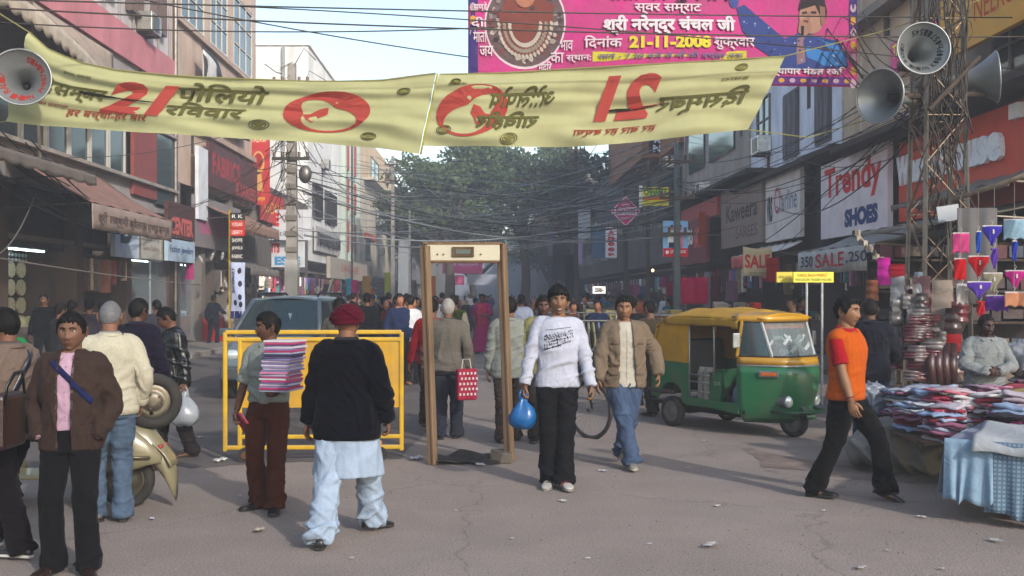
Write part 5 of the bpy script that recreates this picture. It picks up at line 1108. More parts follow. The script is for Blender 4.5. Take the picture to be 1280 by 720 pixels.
# ------------------------------------------------------------------ lattice tower with cables
tw = thing('lattice_tower', 'rusty steel lattice tower carrying three horns on the right', 'tower', Vector((Wp(1172, 0, 13.0).x, 13.0, 0))); hw = lambda z: .33-.018*z
TOPZ = 7.2; cr = [(-1, -1), (1, -1), (1, 1), (-1, 1)]
for sx, sy in cr:
    mb = MB(); mb.bar((sx*hw(0), sy*hw(0), 0), (sx*hw(TOPZ), sy*hw(TOPZ), TOPZ), .05, .012); mb.bar((sx*hw(0)-sx*.02, sy*hw(0), 0), (sx*hw(TOPZ)-sx*.02, sy*hw(TOPZ), TOPZ), .012, .05); mb.build('corner_angle', METAL, tw, '9c9388')
zs = np.arange(.3, TOPZ-.3, .62)
for i, z in enumerate(zs):
    for k in range(4):
        a, b = cr[k], cr[(k+1) % 4]
        if i % 2 == 0: mb = MB(); mb.bar((a[0]*hw(z), a[1]*hw(z), z), (b[0]*hw(z), b[1]*hw(z), z), .035, .010); mb.build('cross_bar', METAL, tw, '86745f')
        z2 = z+.62; p, q = (a, b) if (i+k) % 2 else (b, a); mb = MB(); mb.bar((p[0]*hw(z)*1.01, p[1]*hw(z)*1.01, z), (q[0]*hw(z2)*1.01, q[1]*hw(z2)*1.01, z2), .030, .008); mb.build('diagonal_brace', METAL, tw, 'a08c76')
mb = MB(); mb.tube([(-.75, -.25, 4.25), (.75, .05, 4.35)], .04, 8); mb.tube([(-.3, -.45, 4.05), (.4, -.3, 4.75)], .03, 8); mb.build('mounting_bar', WOOD, tw, '4a3f36')
mb = MB(); rp = random.Random(4)
for i in range(34):
    x, y = rp.uniform(-.25, .25), rp.uniform(-.25, .2); pts = []; zt, zb = rp.uniform(4.4, 7.1), rp.uniform(2.0, 4.0); n = 8
    for q in range(n): t = q/(n-1); pts.append((x+rp.uniform(-.07, .07)+.15*(t > .8)*rp.uniform(-1, 1), y+rp.uniform(-.06, .06)-.1, zt+(zb-zt)*t))
    mb.tube(catmull(pts, 3)[0], rp.uniform(.005, .013), 4)
for i in range(26):
    a0 = rp.uniform(0, 6); c = Vector((rp.uniform(-.2, .2), -.25+rp.uniform(-.1, .1), rp.uniform(3.9, 6.9))); r0 = rp.uniform(.06, .2); mb.tube([c+Vector((r0*cos(a), rp.uniform(-.02, .02), r0*1.2*sin(a))) for a in np.linspace(a0, a0+5, 12)], .006, 4)
o = mb.build('cable_tangle', CABLE, tw, '3a332e', smooth=True)
mb = MB()
for i in range(30):
    p = Vector((rp.uniform(-.4, .4), rp.uniform(-.4, .2), rp.uniform(5.6, 7.1))); mb.tube([p, p+Vector((rp.uniform(-.25, .25), rp.uniform(-.1, .1), rp.uniform(-.3, .1))), p+Vector((rp.uniform(-.4, .4), rp.uniform(-.1, .1), rp.uniform(-.5, .0)))], rp.uniform(.004, .02), 5)
mb.build('dry_cable_ends', WOOD, tw, '5b4a3c', smooth=True)
mb = MB(); mb.box((-.02, -.36, 2.75), (.28, .02, .20), rot=Matrix.Rotation(-.15, 3, 'Y')); mb.build('notice_plate', PAINT, tw, 'b5bcc4')
# ------------------------------------------------------------------ electricity poles
def pole(px, Y, top, label, col='b4aea6', r=.15, m=None, white=0, arms=True, cat='pole', name='electricity_pole'):
    p = Wp(px, HY, Y); root = thing(name, label, cat, (p.x, Y, 0)); zt = z_of(top, Y)
    mb = MB(); mb.hexa([(-r, -r*.8, 0), (r, -r*.8, 0), (r, r*.8, 0), (-r, r*.8, 0), (-r*.62, -r*.5, zt), (r*.62, -r*.5, zt), (r*.62, r*.5, zt), (-r*.62, r*.5, zt)]); mb.build('shaft', m or CONC, root, col, bevel=.01)
    if white: mb = MB(); mb.box((0, 0, white[0]/2+white[1]/2), (r*2.06, r*1.66, white[1]-white[0])); mb.build('white_painted_base', PLAST, root, 'c9c9c6')
    if arms:
        for z in (zt-.5, zt-1.4, zt-2.3): mb = MB(); mb.box((0, -r*.9, z), (.9, .06, .07)); mb.build('cross_arm', METAL, root, '55504b')
        for z in (zt-.5, zt-1.4, zt-2.3):
            for x in (-.4, -.2, .2, .4): mb = MB(); mb.cyl((x, -r*.9, z+.03), (x, -r*.9, z+.16), .035, 8); mb.build('insulator', PLASTIC, root, '6a4a3a')
    return root, zt
p1, z1 = pole(365, 24, 80, 'tall concrete pole with tangled fittings behind the blue grey car', white=(.02, 2.55))
mb = MB(); rp = random.Random(12)
for i in range(34):
    z = z1-rp.choice((.3, .5, 1.6, 2.2, 3.0, 3.6))+rp.uniform(-.35, .35); p = Vector((rp.uniform(-.35, .35), -.2+rp.uniform(-.1, .1), z)); mb.tube([p, p+Vector((rp.uniform(-.5, .5), 0, rp.uniform(-.4, .4))), p+Vector((rp.uniform(-.6, .6), 0, rp.uniform(-.6, .3)))], rp.uniform(.005, .011), 4)
mb.build('wire_tangle', CABLE, p1, '37332f'); mb = MB(); mb.ell((.35, -.15, 4.6), (.16, .14, .22), 12, 8); mb.build('lamp_housing', METAL, p1, '8a8783', smooth=True)
for i in range(9): mb = MB(); mb.box((0, -.12, 2.8+.38*i), (.30-.01*i, .05, .12)); mb.build('pole_rung', CONC, p1, '8b857d')
mb = MB(); mb.bar((.35, -.2, 0), (1.05, -.3, 2.1), .12, .05); mb.build('leaning_strut', PLAST, p1, 'b8b6b2')
pole(846, 25, 178, 'blue grey steel pole carrying the couple poster', '5b6f7c', .10, METAL)
pole(720, 48, 175, 'dark pole before the tree on the right', '55504a', .13)
pole(491, 56, 195, 'pale pole before the tree on the left', 'a5a09a', .13)
pole(512, 62, 262, 'thin grey pole down the street on the left', '9a9a98', .08, METAL, arms=False)
pole(782, 52, 225, 'rough wooden pole under the diamond sign', '4b443e', .14, WOOD)
pole(440, 58, 170, 'thin dark pole beside the red striped building', '4b4845', .07, METAL, arms=False)
pole(810, 40, 200, 'dark service pole right of the diamond sign', '4a4744', .10, METAL)
yp = thing('painted_post', 'short post with a yellow green painted section beyond the barricade', 'post', Vector((Wp(484, 0, 40).x, 40, 0))); mb = MB(); mb.cyl((0, 0, 0), (0, 0, 2.6), .12, 10); mb.build('post_body', PLAST, yp, '9fae3a')
# ------------------------------------------------------------------ overhead wires
def wire(a, b, sag, r, col, label, group, jit=.0, n=18):
    P = []
    for i in range(n+1): t = i/n; p = Vector(a).lerp(Vector(b), t); P.append(Vector((p.x, p.y, p.z-4*sag*t*(1-t)))-Vector(a))
    mb = MB(); mb.tube(P, r, 5); o = mb.build('overhead_wire', CABLE, None, col, smooth=True, loc=Vector(a)); return tag(o, label, 'wire', group)
rw = random.Random(31)
GW = 'wires crossing the street towards the tree'
ends = []
for i in range(34):
    ya = rw.uniform(190, 300); yb_ = rw.uniform(165, 300); pxa = rw.choice((365, 365, 380, 442)); pxb = rw.choice((846, 846, 810, 860, 930))
    Ya = {365: 24, 380: 26, 442: 58}[pxa]; Yb = {846: 25, 810: 40, 860: 44, 930: 28}[pxb]
    wire(Wp(pxa, ya, Ya), Wp(pxb, yb_, Yb), rw.uniform(.3, 1.1)*(1 if Ya < 50 else .6), rw.choice((.009, .012, .014)), rw.choice(('8d9298', '6d7176', '3c3d40', 'a2a6aa')), 'one of many sagging wires between the poles in front of the tree', GW)
for i in range(22):
    Yb = rw.choice((24, 25, 40)); pxb, Y1 = (846, 25) if Yb < 30 else (810, 40)
    wire(Wp(rw.uniform(455, 540), rw.uniform(225, 320), 60), Wp(pxb, rw.uniform(170, 260), Y1), rw.uniform(.5, 1.6), .012, rw.choice(('8d9298', '70757a', 'a9adb0', '4b4c50')), 'one of many long wires rising to the right from the far street', 'wires running up the street')
for (a, b, s, c, l) in (((-40, 8, 11), (1300, 46, 13), .1, '453b34', 'long brown wire across the whole top of the picture'), ((-40, -2, 11), (1300, 22, 16), .05, '3c3a38', 'thin wire along the very top edge'), ((0, 28, 14), (620, 34, 15), .1, '3a3532', 'dark wire crossing the sky at upper left'), ((300, 8, 15), (1300, 90, 15), -.1, '45403c', 'wire running down behind the pink banner'), ((180, 0, 14), (620, 76, 16), .05, '37342f', 'wire falling from upper left to the pink banner')):
    wire(Wp(*a), Wp(*b), s, .010, c, l, None)
for i in range(26):
    a = Wp(rw.uniform(1120, 1200), rw.uniform(60, 190), 13.0+rw.uniform(-.2, .2)); b = rw.choice((Wp(846, rw.uniform(180, 250), 25), Wp(rw.uniform(900, 990), rw.uniform(180, 330), rw.uniform(22, 29)), Wp(rw.uniform(1000, 1080), rw.uniform(-20, 40), 17)))
    wire(a, b, rw.uniform(.1, .7), rw.choice((.006, .008, .012)), rw.choice(('1f1e1f', '2c2a29', '3d3a38')), 'one of the dark cables spreading left from the steel tower', 'cables from the steel tower')
for i in range(16):
    a = Wp(365+rw.uniform(-4, 4), rw.uniform(100, 250), 24); b = rw.choice((Wp(rw.uniform(-30, 60), rw.uniform(150, 260), 19), Wp(rw.uniform(180, 230), rw.uniform(230, 290), 27), Wp(300, rw.uniform(190, 300), 38), Wp(440, rw.uniform(230, 330), 55)))
    wire(a, b, rw.uniform(.2, .9), rw.choice((.008, .011)), rw.choice(('2f2c2b', '3f3b39', '66686a')), 'one of the cables running from the concrete pole to the left shops', 'cables from the concrete pole')
for i in range(9):
    wire(Wp(rw.uniform(-30, 40), rw.uniform(150, 230), 17), Wp(rw.uniform(180, 220), rw.uniform(255, 290), 28), rw.uniform(.1, .7), .014, rw.choice(('1d1c1c', '2b2927')), 'one of the thick black cables along the left awning', 'cables along the left awning')
wire(Wp(-30, 318, 17), Wp(250, 356, 28), .05, .014, '8a7f78', 'pale rope below the left fascia boards', None)
wire(Wp(-20, 325, 15), Wp(45, 240, 19), .3, .012, '77726c', 'grey wire looping down at the left edge', None)
# ------------------------------------------------------------------ barricade
by = CZ*F/(578-HY); bx0, bx1 = (279-640)/F*by, (503-640)/F*(by*1.02); bw = bx1-bx0
bar = thing('police_barricade', 'yellow steel barricade on small wheels with mesh lower half', 'barricade', ((bx0+bx1)/2, by*1.01, 0), radians(2)); H_b = 1.33
for n_, p, q in (('frame_tube', (-bw/2, 0, .10), (-bw/2, 0, H_b)), ('frame_tube', (bw/2, 0, .10), (bw/2, 0, H_b)), ('frame_tube', (-bw/2, 0, H_b), (bw/2, 0, H_b)), ('frame_tube', (-bw/2, 0, .14), (bw/2, 0, .14)), ('frame_tube', (-bw/2+.15, .0, .14), (-bw/2+.15, .0, H_b-.08)), ('frame_tube', (-bw/2, 0, H_b-.075), (bw/2, 0, H_b-.075)), ('frame_tube', (-bw/2+.15, 0, .25), (bw/2, 0, .25))):
    mb = MB(); mb.bar(p, q, .045 if n_ == 'frame_tube' else .03); mb.build(n_, GLOSS, bar, 'd6aa10', bevel=.012)
mb = MB(); mb.grid(lambda u, v: Vector((-bw/2+.17+(bw-.19)*u, .008*sin(u*19), .55+(H_b-.08-.55)*v)), 20, 6); mb.build('sheet_panel', GLOSS, bar, 'cf9c0a', solid=.004)
mb = MB()
for i in range(70): x = -bw/2+.17+(bw-.2)*i/69; mb.bar((x, 0, .25), (x, 0, .55), .004)
for i in range(13): z = .25+.025*i; mb.bar((-bw/2+.16, 0, z), (bw/2-.02, 0, z), .004)
tag(mb.build('wire_mesh', METAL, bar, '6a675f'), kind='stuff')
for x in (-bw/2+.22, bw/2-.22):
    mb = MB(); mb.cyl((x, -.10, .075), (x, -.05, .075), .075, 18); o = mb.build('wheel', RUBBER, bar); mb = MB(); mb.cyl((x, -.115, .075), (x, -.045, .075), .035, 12); mb.build('hub', METAL, o, '9b6f4e'); mb = MB(); mb.bar((x, -.07, .08), (x, 0, .2), .03); mb.build('wheel_bracket', GLOSS, bar, 'c98a0c')
for x in (-bw/2+.35, bw/2-.28): mb = MB(); mb.prism([(x-.06, -.012, .47), (x+.06, -.012, .47), (x, -.012, .62)], (0, 0, 0), (0, -.004, 0)); mb.build('orange_reflector', PAINT, bar, 'c9540f')
mb = MB(); mb.cyl((bw/2-.42, -.012, .95), (bw/2-.42, -.02, .95), .085, 20); mb.build('red_disc', PAINT, bar, 'b3201c')
# ------------------------------------------------------------------ walk-through gate
gl, gr = G(541, 581), G(637, 577); gate = thing('walk_through_gate', 'walk-through security gate of two timber posts and a cream head panel', 'gate', (gl+gr)/2); c0 = (gl+gr)/2
tl, trr = Wp(531, 307, gl.y+.05), Wp(627, 305, gr.y+.05)
for a, b in ((gl, tl), (gr, trr)):
    mb = MB(); mb.bar(a-c0, b-c0, .078, .085); mb.build('post', WOOD, gate, '7b644d', bevel=.008); mb = MB(); mb.bar(a-c0+Vector((0, -.044, 0)), b-c0+Vector((0, -.044, 0)), .02, .004); mb.build('post_edge_strip', WOOD, gate, '5b4430')
mb = MB(); w_ = (trr-tl).length; mid_ = (tl+trr)/2-c0; mb.box(mid_+Vector((0, 0, -.08)), (w_-.06, .15, .17)); mb.build('head_panel', PAINT, gate, 'd2cab2', bevel=.006)
mb = MB(); mb.box(mid_+Vector((0, 0, .012)), (w_-.0, .17, .02)); mb.build('top_trim', WOOD, gate, '7b5d42'); mb = MB(); mb.box(mid_+Vector((0, 0, -.175)), (w_-.07, .17, .02)); mb.build('lower_trim', WOOD, gate, '6b5038')
mb = MB(); mb.box(mid_+Vector((0, -.085, -.075)), (.22, .03, .10)); o = mb.build('display_frame', WOOD, gate, '5a4834', bevel=.004); mb = MB(); mb.box(mid_+Vector((0, -.1025, -.075)), (.15, .006, .045)); mb.build('display_window', GLASS, o)
for x in (-.2, -.26, .18): mb = MB(); mb.cyl(mid_+Vector((x, -.082, -.1)), mid_+Vector((x, -.088, -.1)), .008, 8); mb.build('screw', METAL, gate, '3a3028')
mb = MB(); mb.grid(lambda u, v: Vector((-.38+.68*u, -.12+.55*v, .012+.045*sin(pi*u)*(.5+.5*sin(v*5+u*7))+.018*sin(u*14+v*9))), 24, 16); t = mb.build('rubber_mat', RUBBER, None, smooth=True, loc=c0, solid=.012); tag(t, 'crumpled dark rubber mat lying between the gate posts', 'mat')
mb = MB(); mb.box((0, 0, .055), (.22, .32, .11)); t = mb.build('concrete_block', CONC, None, '6e655c', loc=c0+Vector((.30, .10, .0)), bevel=.015); tag(t, 'small dirty block beside the right gate post', 'block')
# ------------------------------------------------------------------ litter
rl = random.Random(6)
lit = [(232, 570, .10), (203, 588, .05), (190, 650, .06), (324, 665, .13), (384, 668, .07), (275, 577, .18), (520, 575, .2), (600, 583, .14), (704, 628, .08), (754, 590, .09), (889, 684, .15), (1152, 648, .07), (1244, 678, .10), (1178, 713, .05), (896, 634, .06), (960, 598, .04), (860, 586, .04), (440, 700, .04), (300, 622, .04), (1076, 712, .08), (1030, 640, .05), (812, 682, .04), (640, 675, .04), (800, 570, .05), (170, 630, .04), (700, 560, .05), (570, 640, .03), (1110, 690, .04), (735, 700, .04), (250, 548, .12), (225, 532, .12), (880, 552, .06)]
for i, (px, py, s) in enumerate(lit):
    s *= .75
    p = G(px, py); q = rl.random()*6; mb = MB(); mb.grid(lambda u, v: Vector(((u-.5)*s*1.1+.15*s*sin(v*5+q), (v-.5)*s*.7, .012+.12*s*abs(sin(u*5+q))+.08*s*sin(v*7+q)**2)), 5, 4)
    o = mb.build('paper_scrap', PRINT, None, rl.choice(('c6c4c0', 'aaa8a6', 'b9bcc6', 'b0a89c')), loc=p, smooth=False, solid=.001); o.rotation_euler = (0, 0, rl.random()*6)
    wh = 'near the left edge' if px < 270 else 'left of the turbaned man' if px < 400 else 'by the gate' if px < 660 and py < 600 else 'in the middle of the road' if px < 850 else 'in front of the auto and stall'
    tag(o, f'{"larger " if s > .09 else "tiny "}crumpled paper scrap on the asphalt {wh}', 'litter', 'paper scraps on the road')
mb = MB()
for i in range(700):
    p = G(rl.uniform(-50, 1330), 430+300*rl.random()**.6); s = rl.uniform(.003, .009); mb.box((p.x, p.y, s*.3), (s*1.4, s, s*.6), rz=rl.random()*6)
tag(mb.build('road_grit', CONC, None, '8a7f76'), 'small stones and grit scattered over the asphalt', 'grit', kind='stuff')
# ------------------------------------------------------------------ auto rickshaw
def auto():
    rr, al = Wp(840, HY, 12.95), radians(-56)       # right rear wheel, heading
    hd = Vector((cos(al), sin(al), 0)); lf = Vector((-sin(al), cos(al), 0)); org = Vector((rr.x, rr.y, 0))-hd*.42+lf*.56; sc = .90
    root = thing('auto_rickshaw', 'green and yellow three wheeled auto rickshaw parked on the right', 'auto rickshaw', org, al); root.scale = (sc,)*3
    GR, YE = '0b6b3e', 'c79208'
    def side(s):   # s=-1 right side (seen), +1 left
        y = s*.60; o = s*.006
        P = lambda pts, z_=0: [(x, y, z) for x, z in pts]
        def panel(nm, pts, col, m=GLOSS, th=.03, off=0): mb = MB(); mb.prism(P(pts), (0, off*s, 0), (0, -s*th+off*s, 0)); return mb.build(nm, m, root, col, bevel=.004)
        panel('rear_side_panel', [(.02, .42), (.16, .40), (.20, .52), (.30, .62), (.50, .64), (.62, .55), (.66, .38), (.74, .34), (1.22, .34), (1.24, .44), (.80, .46), (.78, .93), (.04, .96), (-.01, .7)], GR)
        panel('hood_quarter', [(.03, .962), (.77, .932), (.80, 1.50), (.76, 1.60), (.30, 1.58), (.20, 1.50)], YE, TARP, .02, .004)
        panel('step_panel', [(1.22, .34), (1.72, .30), (1.74, .44), (1.24, .44)], GR)
        panel('partition_side', [(1.16, .441), (1.36, .441), (1.40, .82), (1.20, .84)], GR, off=-.03)
        # rub rails and bumper
        mb = MB(); mb.tube([(-.05, y*1.02, .50), (.1, y*1.04, .50), (.52, y*1.03, .50)], .028, 8); mb.build('side_bumper', RUBBER, root, smooth=True)
        mb = MB(); mb.tube([(.80, y*1.0, .46), (.80, y, 1.52)], .012, 8); mb.tube([(1.28, y*.99, .80), (1.27, y*.99, 1.58)], .014, 8); mb.build('hood_rail', METAL, root, 'a8a9a6', smooth=True)
        for z in (.55, .68, .78): mb = MB(); mb.tube([(.82, y*1.01, z), (1.20, y*1.01, z)], .013, 6); mb.build('guard_bar', METAL, root, '9aa0a0', smooth=True)
    side(-1); side(1)
    mb = MB(); mb.prism([(-.01, -.6, .42), (-.01, .6, .42), (.0, .6, .96), (.0, -.6, .96)], (0, 0, 0), (.03, 0, 0)); mb.build('rear_panel', GLOSS, root, GR)
    # hood: canvas roof as one sheet bowed across, from the rear to the windscreen top
    prof = [(-.02, .96), (.02, 1.2), (.09, 1.44), (.22, 1.60), (.45, 1.675), (.9, 1.705), (1.4, 1.70), (1.75, 1.665)]
    pc, _ = catmull([Vector((a, 0, b)) for a, b in prof], 4)
    def roof(u, v):
        i = u*(len(pc)-1); a = pc[int(i)].lerp(pc[min(len(pc)-1, int(i)+1)], i-int(i)); t = 2*v-1; e = abs(t)**3.2
        z = a.z-(.11*e if u > .35 else .05*e); sg = .012*sin(u*38)*(1-t*t)*(u > .3)+.008*sin(v*17+u*9)
        return Vector((a.x+(.05*e if u < .3 else 0), t*.625, z-sg))
    mb = MB(); mb.grid(roof, 44, 22); mb.build('canvas_roof', TARP, root, 'b58a12', smooth=True, solid=.02)
    for s in (-1, 1):
        mb = MB(); mb.grid(lambda u, v: Vector((.32+1.42*u, s*(.622+.004*sin(u*40)), (1.585-.03*(u > .93)-.10*v-.012*abs(sin(u*9))*v)+.0*u)), 30, 3); mb.build('roof_skirt', TARP, root, 'b58a12', smooth=True, solid=.012)
    # seat, partition, floor
    mb = MB(); mb.box((.85, 0, .33), (1.9, 1.12, .05)); mb.build('floor_pan', METAL, root, '2b2c2a'); mb = MB(); mb.box((.62, 0, .62), (.45, 1.08, .16)); mb.build('passenger_seat', LEATHER, root, '22201f', bevel=.04); mb = MB(); mb.box((.33, 0, .95), (.14, 1.08, .6), rot=Matrix.Rotation(-.15, 3, 'Y')); mb.build('seat_back', LEATHER, root, '1f1d1c', bevel=.04)
    mb = MB(); mb.box((1.26, 0, .62), (.05, 1.05, .50)); mb.build('partition', GLOSS, root, '0d5c38', bevel=.01); mb = MB(); mb.box((1.42, .05, .70), (.28, .42, .14)); mb.build('driver_seat', LEATHER, root, '2a2725', bevel=.03)
    mb = MB(); mb.box((1.22, -.30, .70), (.05, .18, .10)); mb.build('number_label', PAINT, root, '9fb5a0')
    text('lettering', 'DL1R', root, 'd5d8d0', lambda x, y, d=0: Vector((1.27+.12*x, -.585-d, .66+.05*y)), world=False) 
    for x, z, w, h, c in ((1.02, .62, .22, .46, '8d8a82'), (1.05, .86, .26, .07, 'a19c92')): mb = MB(); mb.grid(lambda u, v: Vector((x-.11+w*u, -.54-.015*sin(u*12), z-h/2+h*v)), 8, 5); mb.build('newspaper_lining', PRINT, root, c, solid=.012)
    mb = MB(); mb.ell((1.58, -.42, .52), (.10, .09, .17), 14, 8); mb.build('plastic_can', PLASTIC, root, '5b7c8a', smooth=True)
    mb = MB(); mb.tube([(1.45, -.40, .36), (1.40, -.42, .60), (1.5, -.40, .70)], .04, 8); mb.ell((1.44, -.40, .42), (.13, .1, .10), 10, 6); mb.build('engine_lever', METAL, root, '1c1c1b', smooth=True)
    # front cowl: horizontal slices, rounded nose
    def sl_(z, x0, x1, w0, w1, n=28):
        pts = []
        for i in range(n):
            t = -1+2*i/(n-1); a = abs(t); k = math.copysign(1, t)
            if a > .55: q = (a-.55)/.45; pts.append(Vector((x0+(x1-x0)*(1-q)*.72, k*(w1+(w0-w1)*q**.8), z)))
            else: q = a/.55; pts.append(Vector((x0+(x1-x0)*(.72+.28*sqrt(max(0, 1-q**2.4))), t/.55*w1, z)))
        return pts
    slices = [sl_(.20, 1.74, 2.16, .50, .20), sl_(.28, 1.73, 2.28, .56, .26), sl_(.45, 1.72, 2.36, .60, .30), sl_(.65, 1.72, 2.40, .62, .34), sl_(.85, 1.72, 2.40, .625, .38), sl_(.955, 1.73, 2.37, .625, .40)]
    def skin_(nm, sl, col, m=GLOSS, solid=.02):
        mb = MB(); n = len(sl[0]); vs = [p for s in sl for p in s]; fs = [(j*n+i, j*n+i+1, (j+1)*n+i+1, (j+1)*n+i) for j in range(len(sl)-1) for i in range(n-1)]; mb.add(vs, fs); return mb.build(nm, m, root, col, smooth=True, solid=solid, fix=True)
    skin_('front_cowl', slices, GR); skin_('yellow_band', [sl_(.975, 1.73, 2.365, .628, .402), sl_(1.075, 1.735, 2.33, .628, .41)], YE)
    skin_('chrome_strip', [sl_(.952, 1.728, 2.378, .634, .408), sl_(.978, 1.728, 2.374, .634, .408)], 'b4b8b8', METAL, .006)
    top = sl_(1.56, 1.80, 2.06, .60, .44); bot = sl_(1.078, 1.735, 2.328, .628, .412)
    skin_('roof_peak', [sl_(1.545, 1.70, 2.10, .625, .47), sl_(1.60, 1.70, 2.12, .62, .47), sl_(1.645, 1.66, 2.02, .56, .40)], YE)
    mb = MB(); mb.grid(lambda u, v: Vector((1.62+.44*u, (2*v-1)*(.60-.12*u), 1.675-.03*u-.06*abs(2*v-1)**3)), 6, 12); mb.build('front_roof', GLOSS, root, YE, smooth=True, solid=.02)
    n = len(top); ids = [0, 6, 14, 21, 27]
    def pillar(i, w, col, nm='windscreen_pillar', m=GLOSS): mb = MB(); mb.bar(bot[i], top[i], w, .035); mb.build(nm, m, root, col, bevel=.006)
    for i in (0, 27): pillar(i, .06, YE)
    for i in (6, 21): pillar(i, .035, 'b9bcbb')
    for nm, a, b in (('side_glass', 0, 6), ('windscreen', 6, 21), ('side_glass', 21, 27)):
        mb = MB(); P0, P1 = bot[a:b+1], top[a:b+1]; k = len(P0); mb.add(P0+P1, [(i, i+1, k+i+1, k+i) for i in range(k-1)]); mb.build(nm, CGLASS if nm == 'windscreen' else SGLASS, root, None, smooth=True)
    for a, b in ((0, 6), (6, 21), (21, 27)):
        for row, dz in ((bot, .012), (top, -.012)): mb = MB(); mb.tube([p+Vector((0, 0, dz)) for p in row[a:b+1]], .012, 6); mb.build('glass_seal', RUBBER, root, smooth=True)
    rp = random.Random(2)
    for i in range(16):    # papers and garlands behind the windscreen
        y = rp.uniform(-.38, .38); z = 1.10+rp.random()*.24; mb = MB(); mb.box((2.18-.55*(z-1.08)-.03, y, z), (.008, rp.uniform(.10, .2), rp.uniform(.03, .06)), rot=Matrix.Rotation(rp.uniform(-.9, .9), 3, 'X') @ Matrix.Rotation(-.5, 3, 'Y')); mb.build('dashboard_paper', PRINT, root, rp.choice(('a9b0b4', '77828a', 'c2c6c4', '4c5a60', '6a7a6c')))
    mb = MB(); mb.box((2.0, 0, 1.5), (.01, .78, .10)); mb.build('sun_strip', PRINT, root, '8a4a18'); text('lettering', 'श्री गणेश', root, 'd8a818', lambda x, y, d=0: Vector((2.012+d, -.18+.36*x, 1.47+.07*y)), world=False)
    mb = MB(); mb.tube([(1.9, -.3, 1.18), (1.95, -.30, 1.28), (1.95, .30, 1.28), (1.9, .3, 1.18)], .018, 8); mb.tube([(2.0, 0, .5), (1.92, 0, 1.2)], .03, 8); mb.build('handlebar', METAL, root, '222222')
    # indicator lamps, headlights, mudguard, mirror
    for s in (-1, 1):
        q = sl_(.86, 1.725, 2.40, .628, .385)[5 if s < 0 else 22]; d = (sl_(.86, 1.725, 2.40, .628, .385)[7 if s < 0 else 20]-sl_(.86, 1.725, 2.40, .628, .385)[3 if s < 0 else 24]).normalized(); nn = Vector((d.y, -d.x, 0))*(-s) ; nn = nn if nn.x > 0 else -nn
        R = Matrix((d, nn, Vector((0, 0, 1)))).transposed(); mb = MB(); mb.box(q+nn*.022, (.26, .03, .085), rot=R); o = mb.build('indicator_housing', METAL, root, '8f9492', bevel=.008); mb = MB(); mb.box(q+nn*.042, (.20, .02, .045), rot=R); mb.build('amber_lens', PLASTIC, o, 'c45a0e', bevel=.006)
        h = Vector((2.24, s*.27, .50)); mb = MB(); mb.cyl(h+Vector((-.1, s*.0, 0)), h+Vector((.07, 0, 0)), .085, 20); mb.build('headlight_bowl', METAL, root, '8f9698', smooth=False, bevel=.006); mb = MB(); mb.ell(h+Vector((.07, 0, 0)), (.03, .078, .078), 16, 10); mb.build('headlight', GLASSH, root, smooth=True)
        mb = MB(); mb.tube([(1.78, s*.60, 1.33), (1.86, s*.76, 1.37)], .01, 6); mb.build('mirror_arm', METAL, root, '333333'); mb = MB(); mb.box((1.86, s*.78, 1.30), (.03, .11, .20), rz=s*.3); mb.build('mirror', METAL, root, '9da3a4', bevel=.02)
    mb = MB(); mb.grid(lambda u, v: Vector((2.16+.30*cos(pi*u*.9+.1), (v-.5)*.22*(1-.2*abs(cos(pi*u))), .24+.25*sin(pi*u*.9+.1))), 14, 5); mb.build('front_mudguard', GLOSS, root, '2a5a3c', smooth=True, solid=.012)
    mb = MB(); mb.tube([(2.14, -.42, .37), (2.42, -.30, .36), (2.47, 0, .36), (2.42, .30, .36), (2.14, .42, .37)], .025, 8); mb.build('front_bumper', METAL, root, '2b5f45', smooth=True)
    for x, y in ((.42, -.56), (.42, .56), (2.16, 0)):
        wheel(root, (x, y, .22), .22, .10, 'y')
    mb = MB(); mb.tube([(2.08, -.07, .6), (2.16, -.07, .22)], .025, 8); mb.tube([(2.08, .07, .6), (2.16, .07, .22)], .025, 8); mb.build('front_fork', METAL, root, '1d1d1d')
    mb = MB(); mb.box((1.0, 0, .25), (.9, .3, .12)); mb.box((.45, 0, .25), (.4, .9, .1)); mb.build('chassis', METAL, root, '1b1a19')
    return root
GLASSH = bpy.data.materials.new('lamp glass'); GLASSH.use_nodes = True; _b = GLASSH.node_tree.nodes['Principled BSDF']; _b.inputs['Base Color'].default_value = (.55, .6, .6, 1); _b.inputs['Metallic'].default_value = .5; _b.inputs['Roughness'].default_value = .12
def wheel(root, c, R, w, ax, tyre=RUBBER, rimc='8a8a86', spokes=0):
    c = Vector(c); n = 30; mb = MB(); rings = []
    def pt(a, r, o): return c+(Vector((r*cos(a), o, r*sin(a))) if ax == 'y' else Vector((o, r*cos(a), r*sin(a))))
    prof = [(R*.66, -w*.30), (R*.72, -w*.5), (R*.88, -w*.52), (R*.975, -w*.38), (R, -w*.15), (R, w*.15), (R*.975, w*.38), (R*.88, w*.52), (R*.72, w*.5), (R*.66, w*.30)]
    for a in np.linspace(0, 2*pi, n, False): rings.append([pt(a, r, o) for r, o in prof])
    mb.loft(rings, cap=False, closed=True); t = mb.build('wheel', tyre, root, smooth=True)
    mb = MB(); mb.loft([[pt(a, r, o) for a in np.linspace(0, 2*pi, 24, False)] for r, o in ((R*.10, -w*.46), (R*.22, -w*.44), (R*.40, -w*.22), (R*.60, -w*.26), (R*.70, -w*.40), (R*.70, w*.40), (R*.60, w*.26), (R*.22, w*.44))]); mb.build('rim', METAL, t, rimc, smooth=True)
    return t
auto()
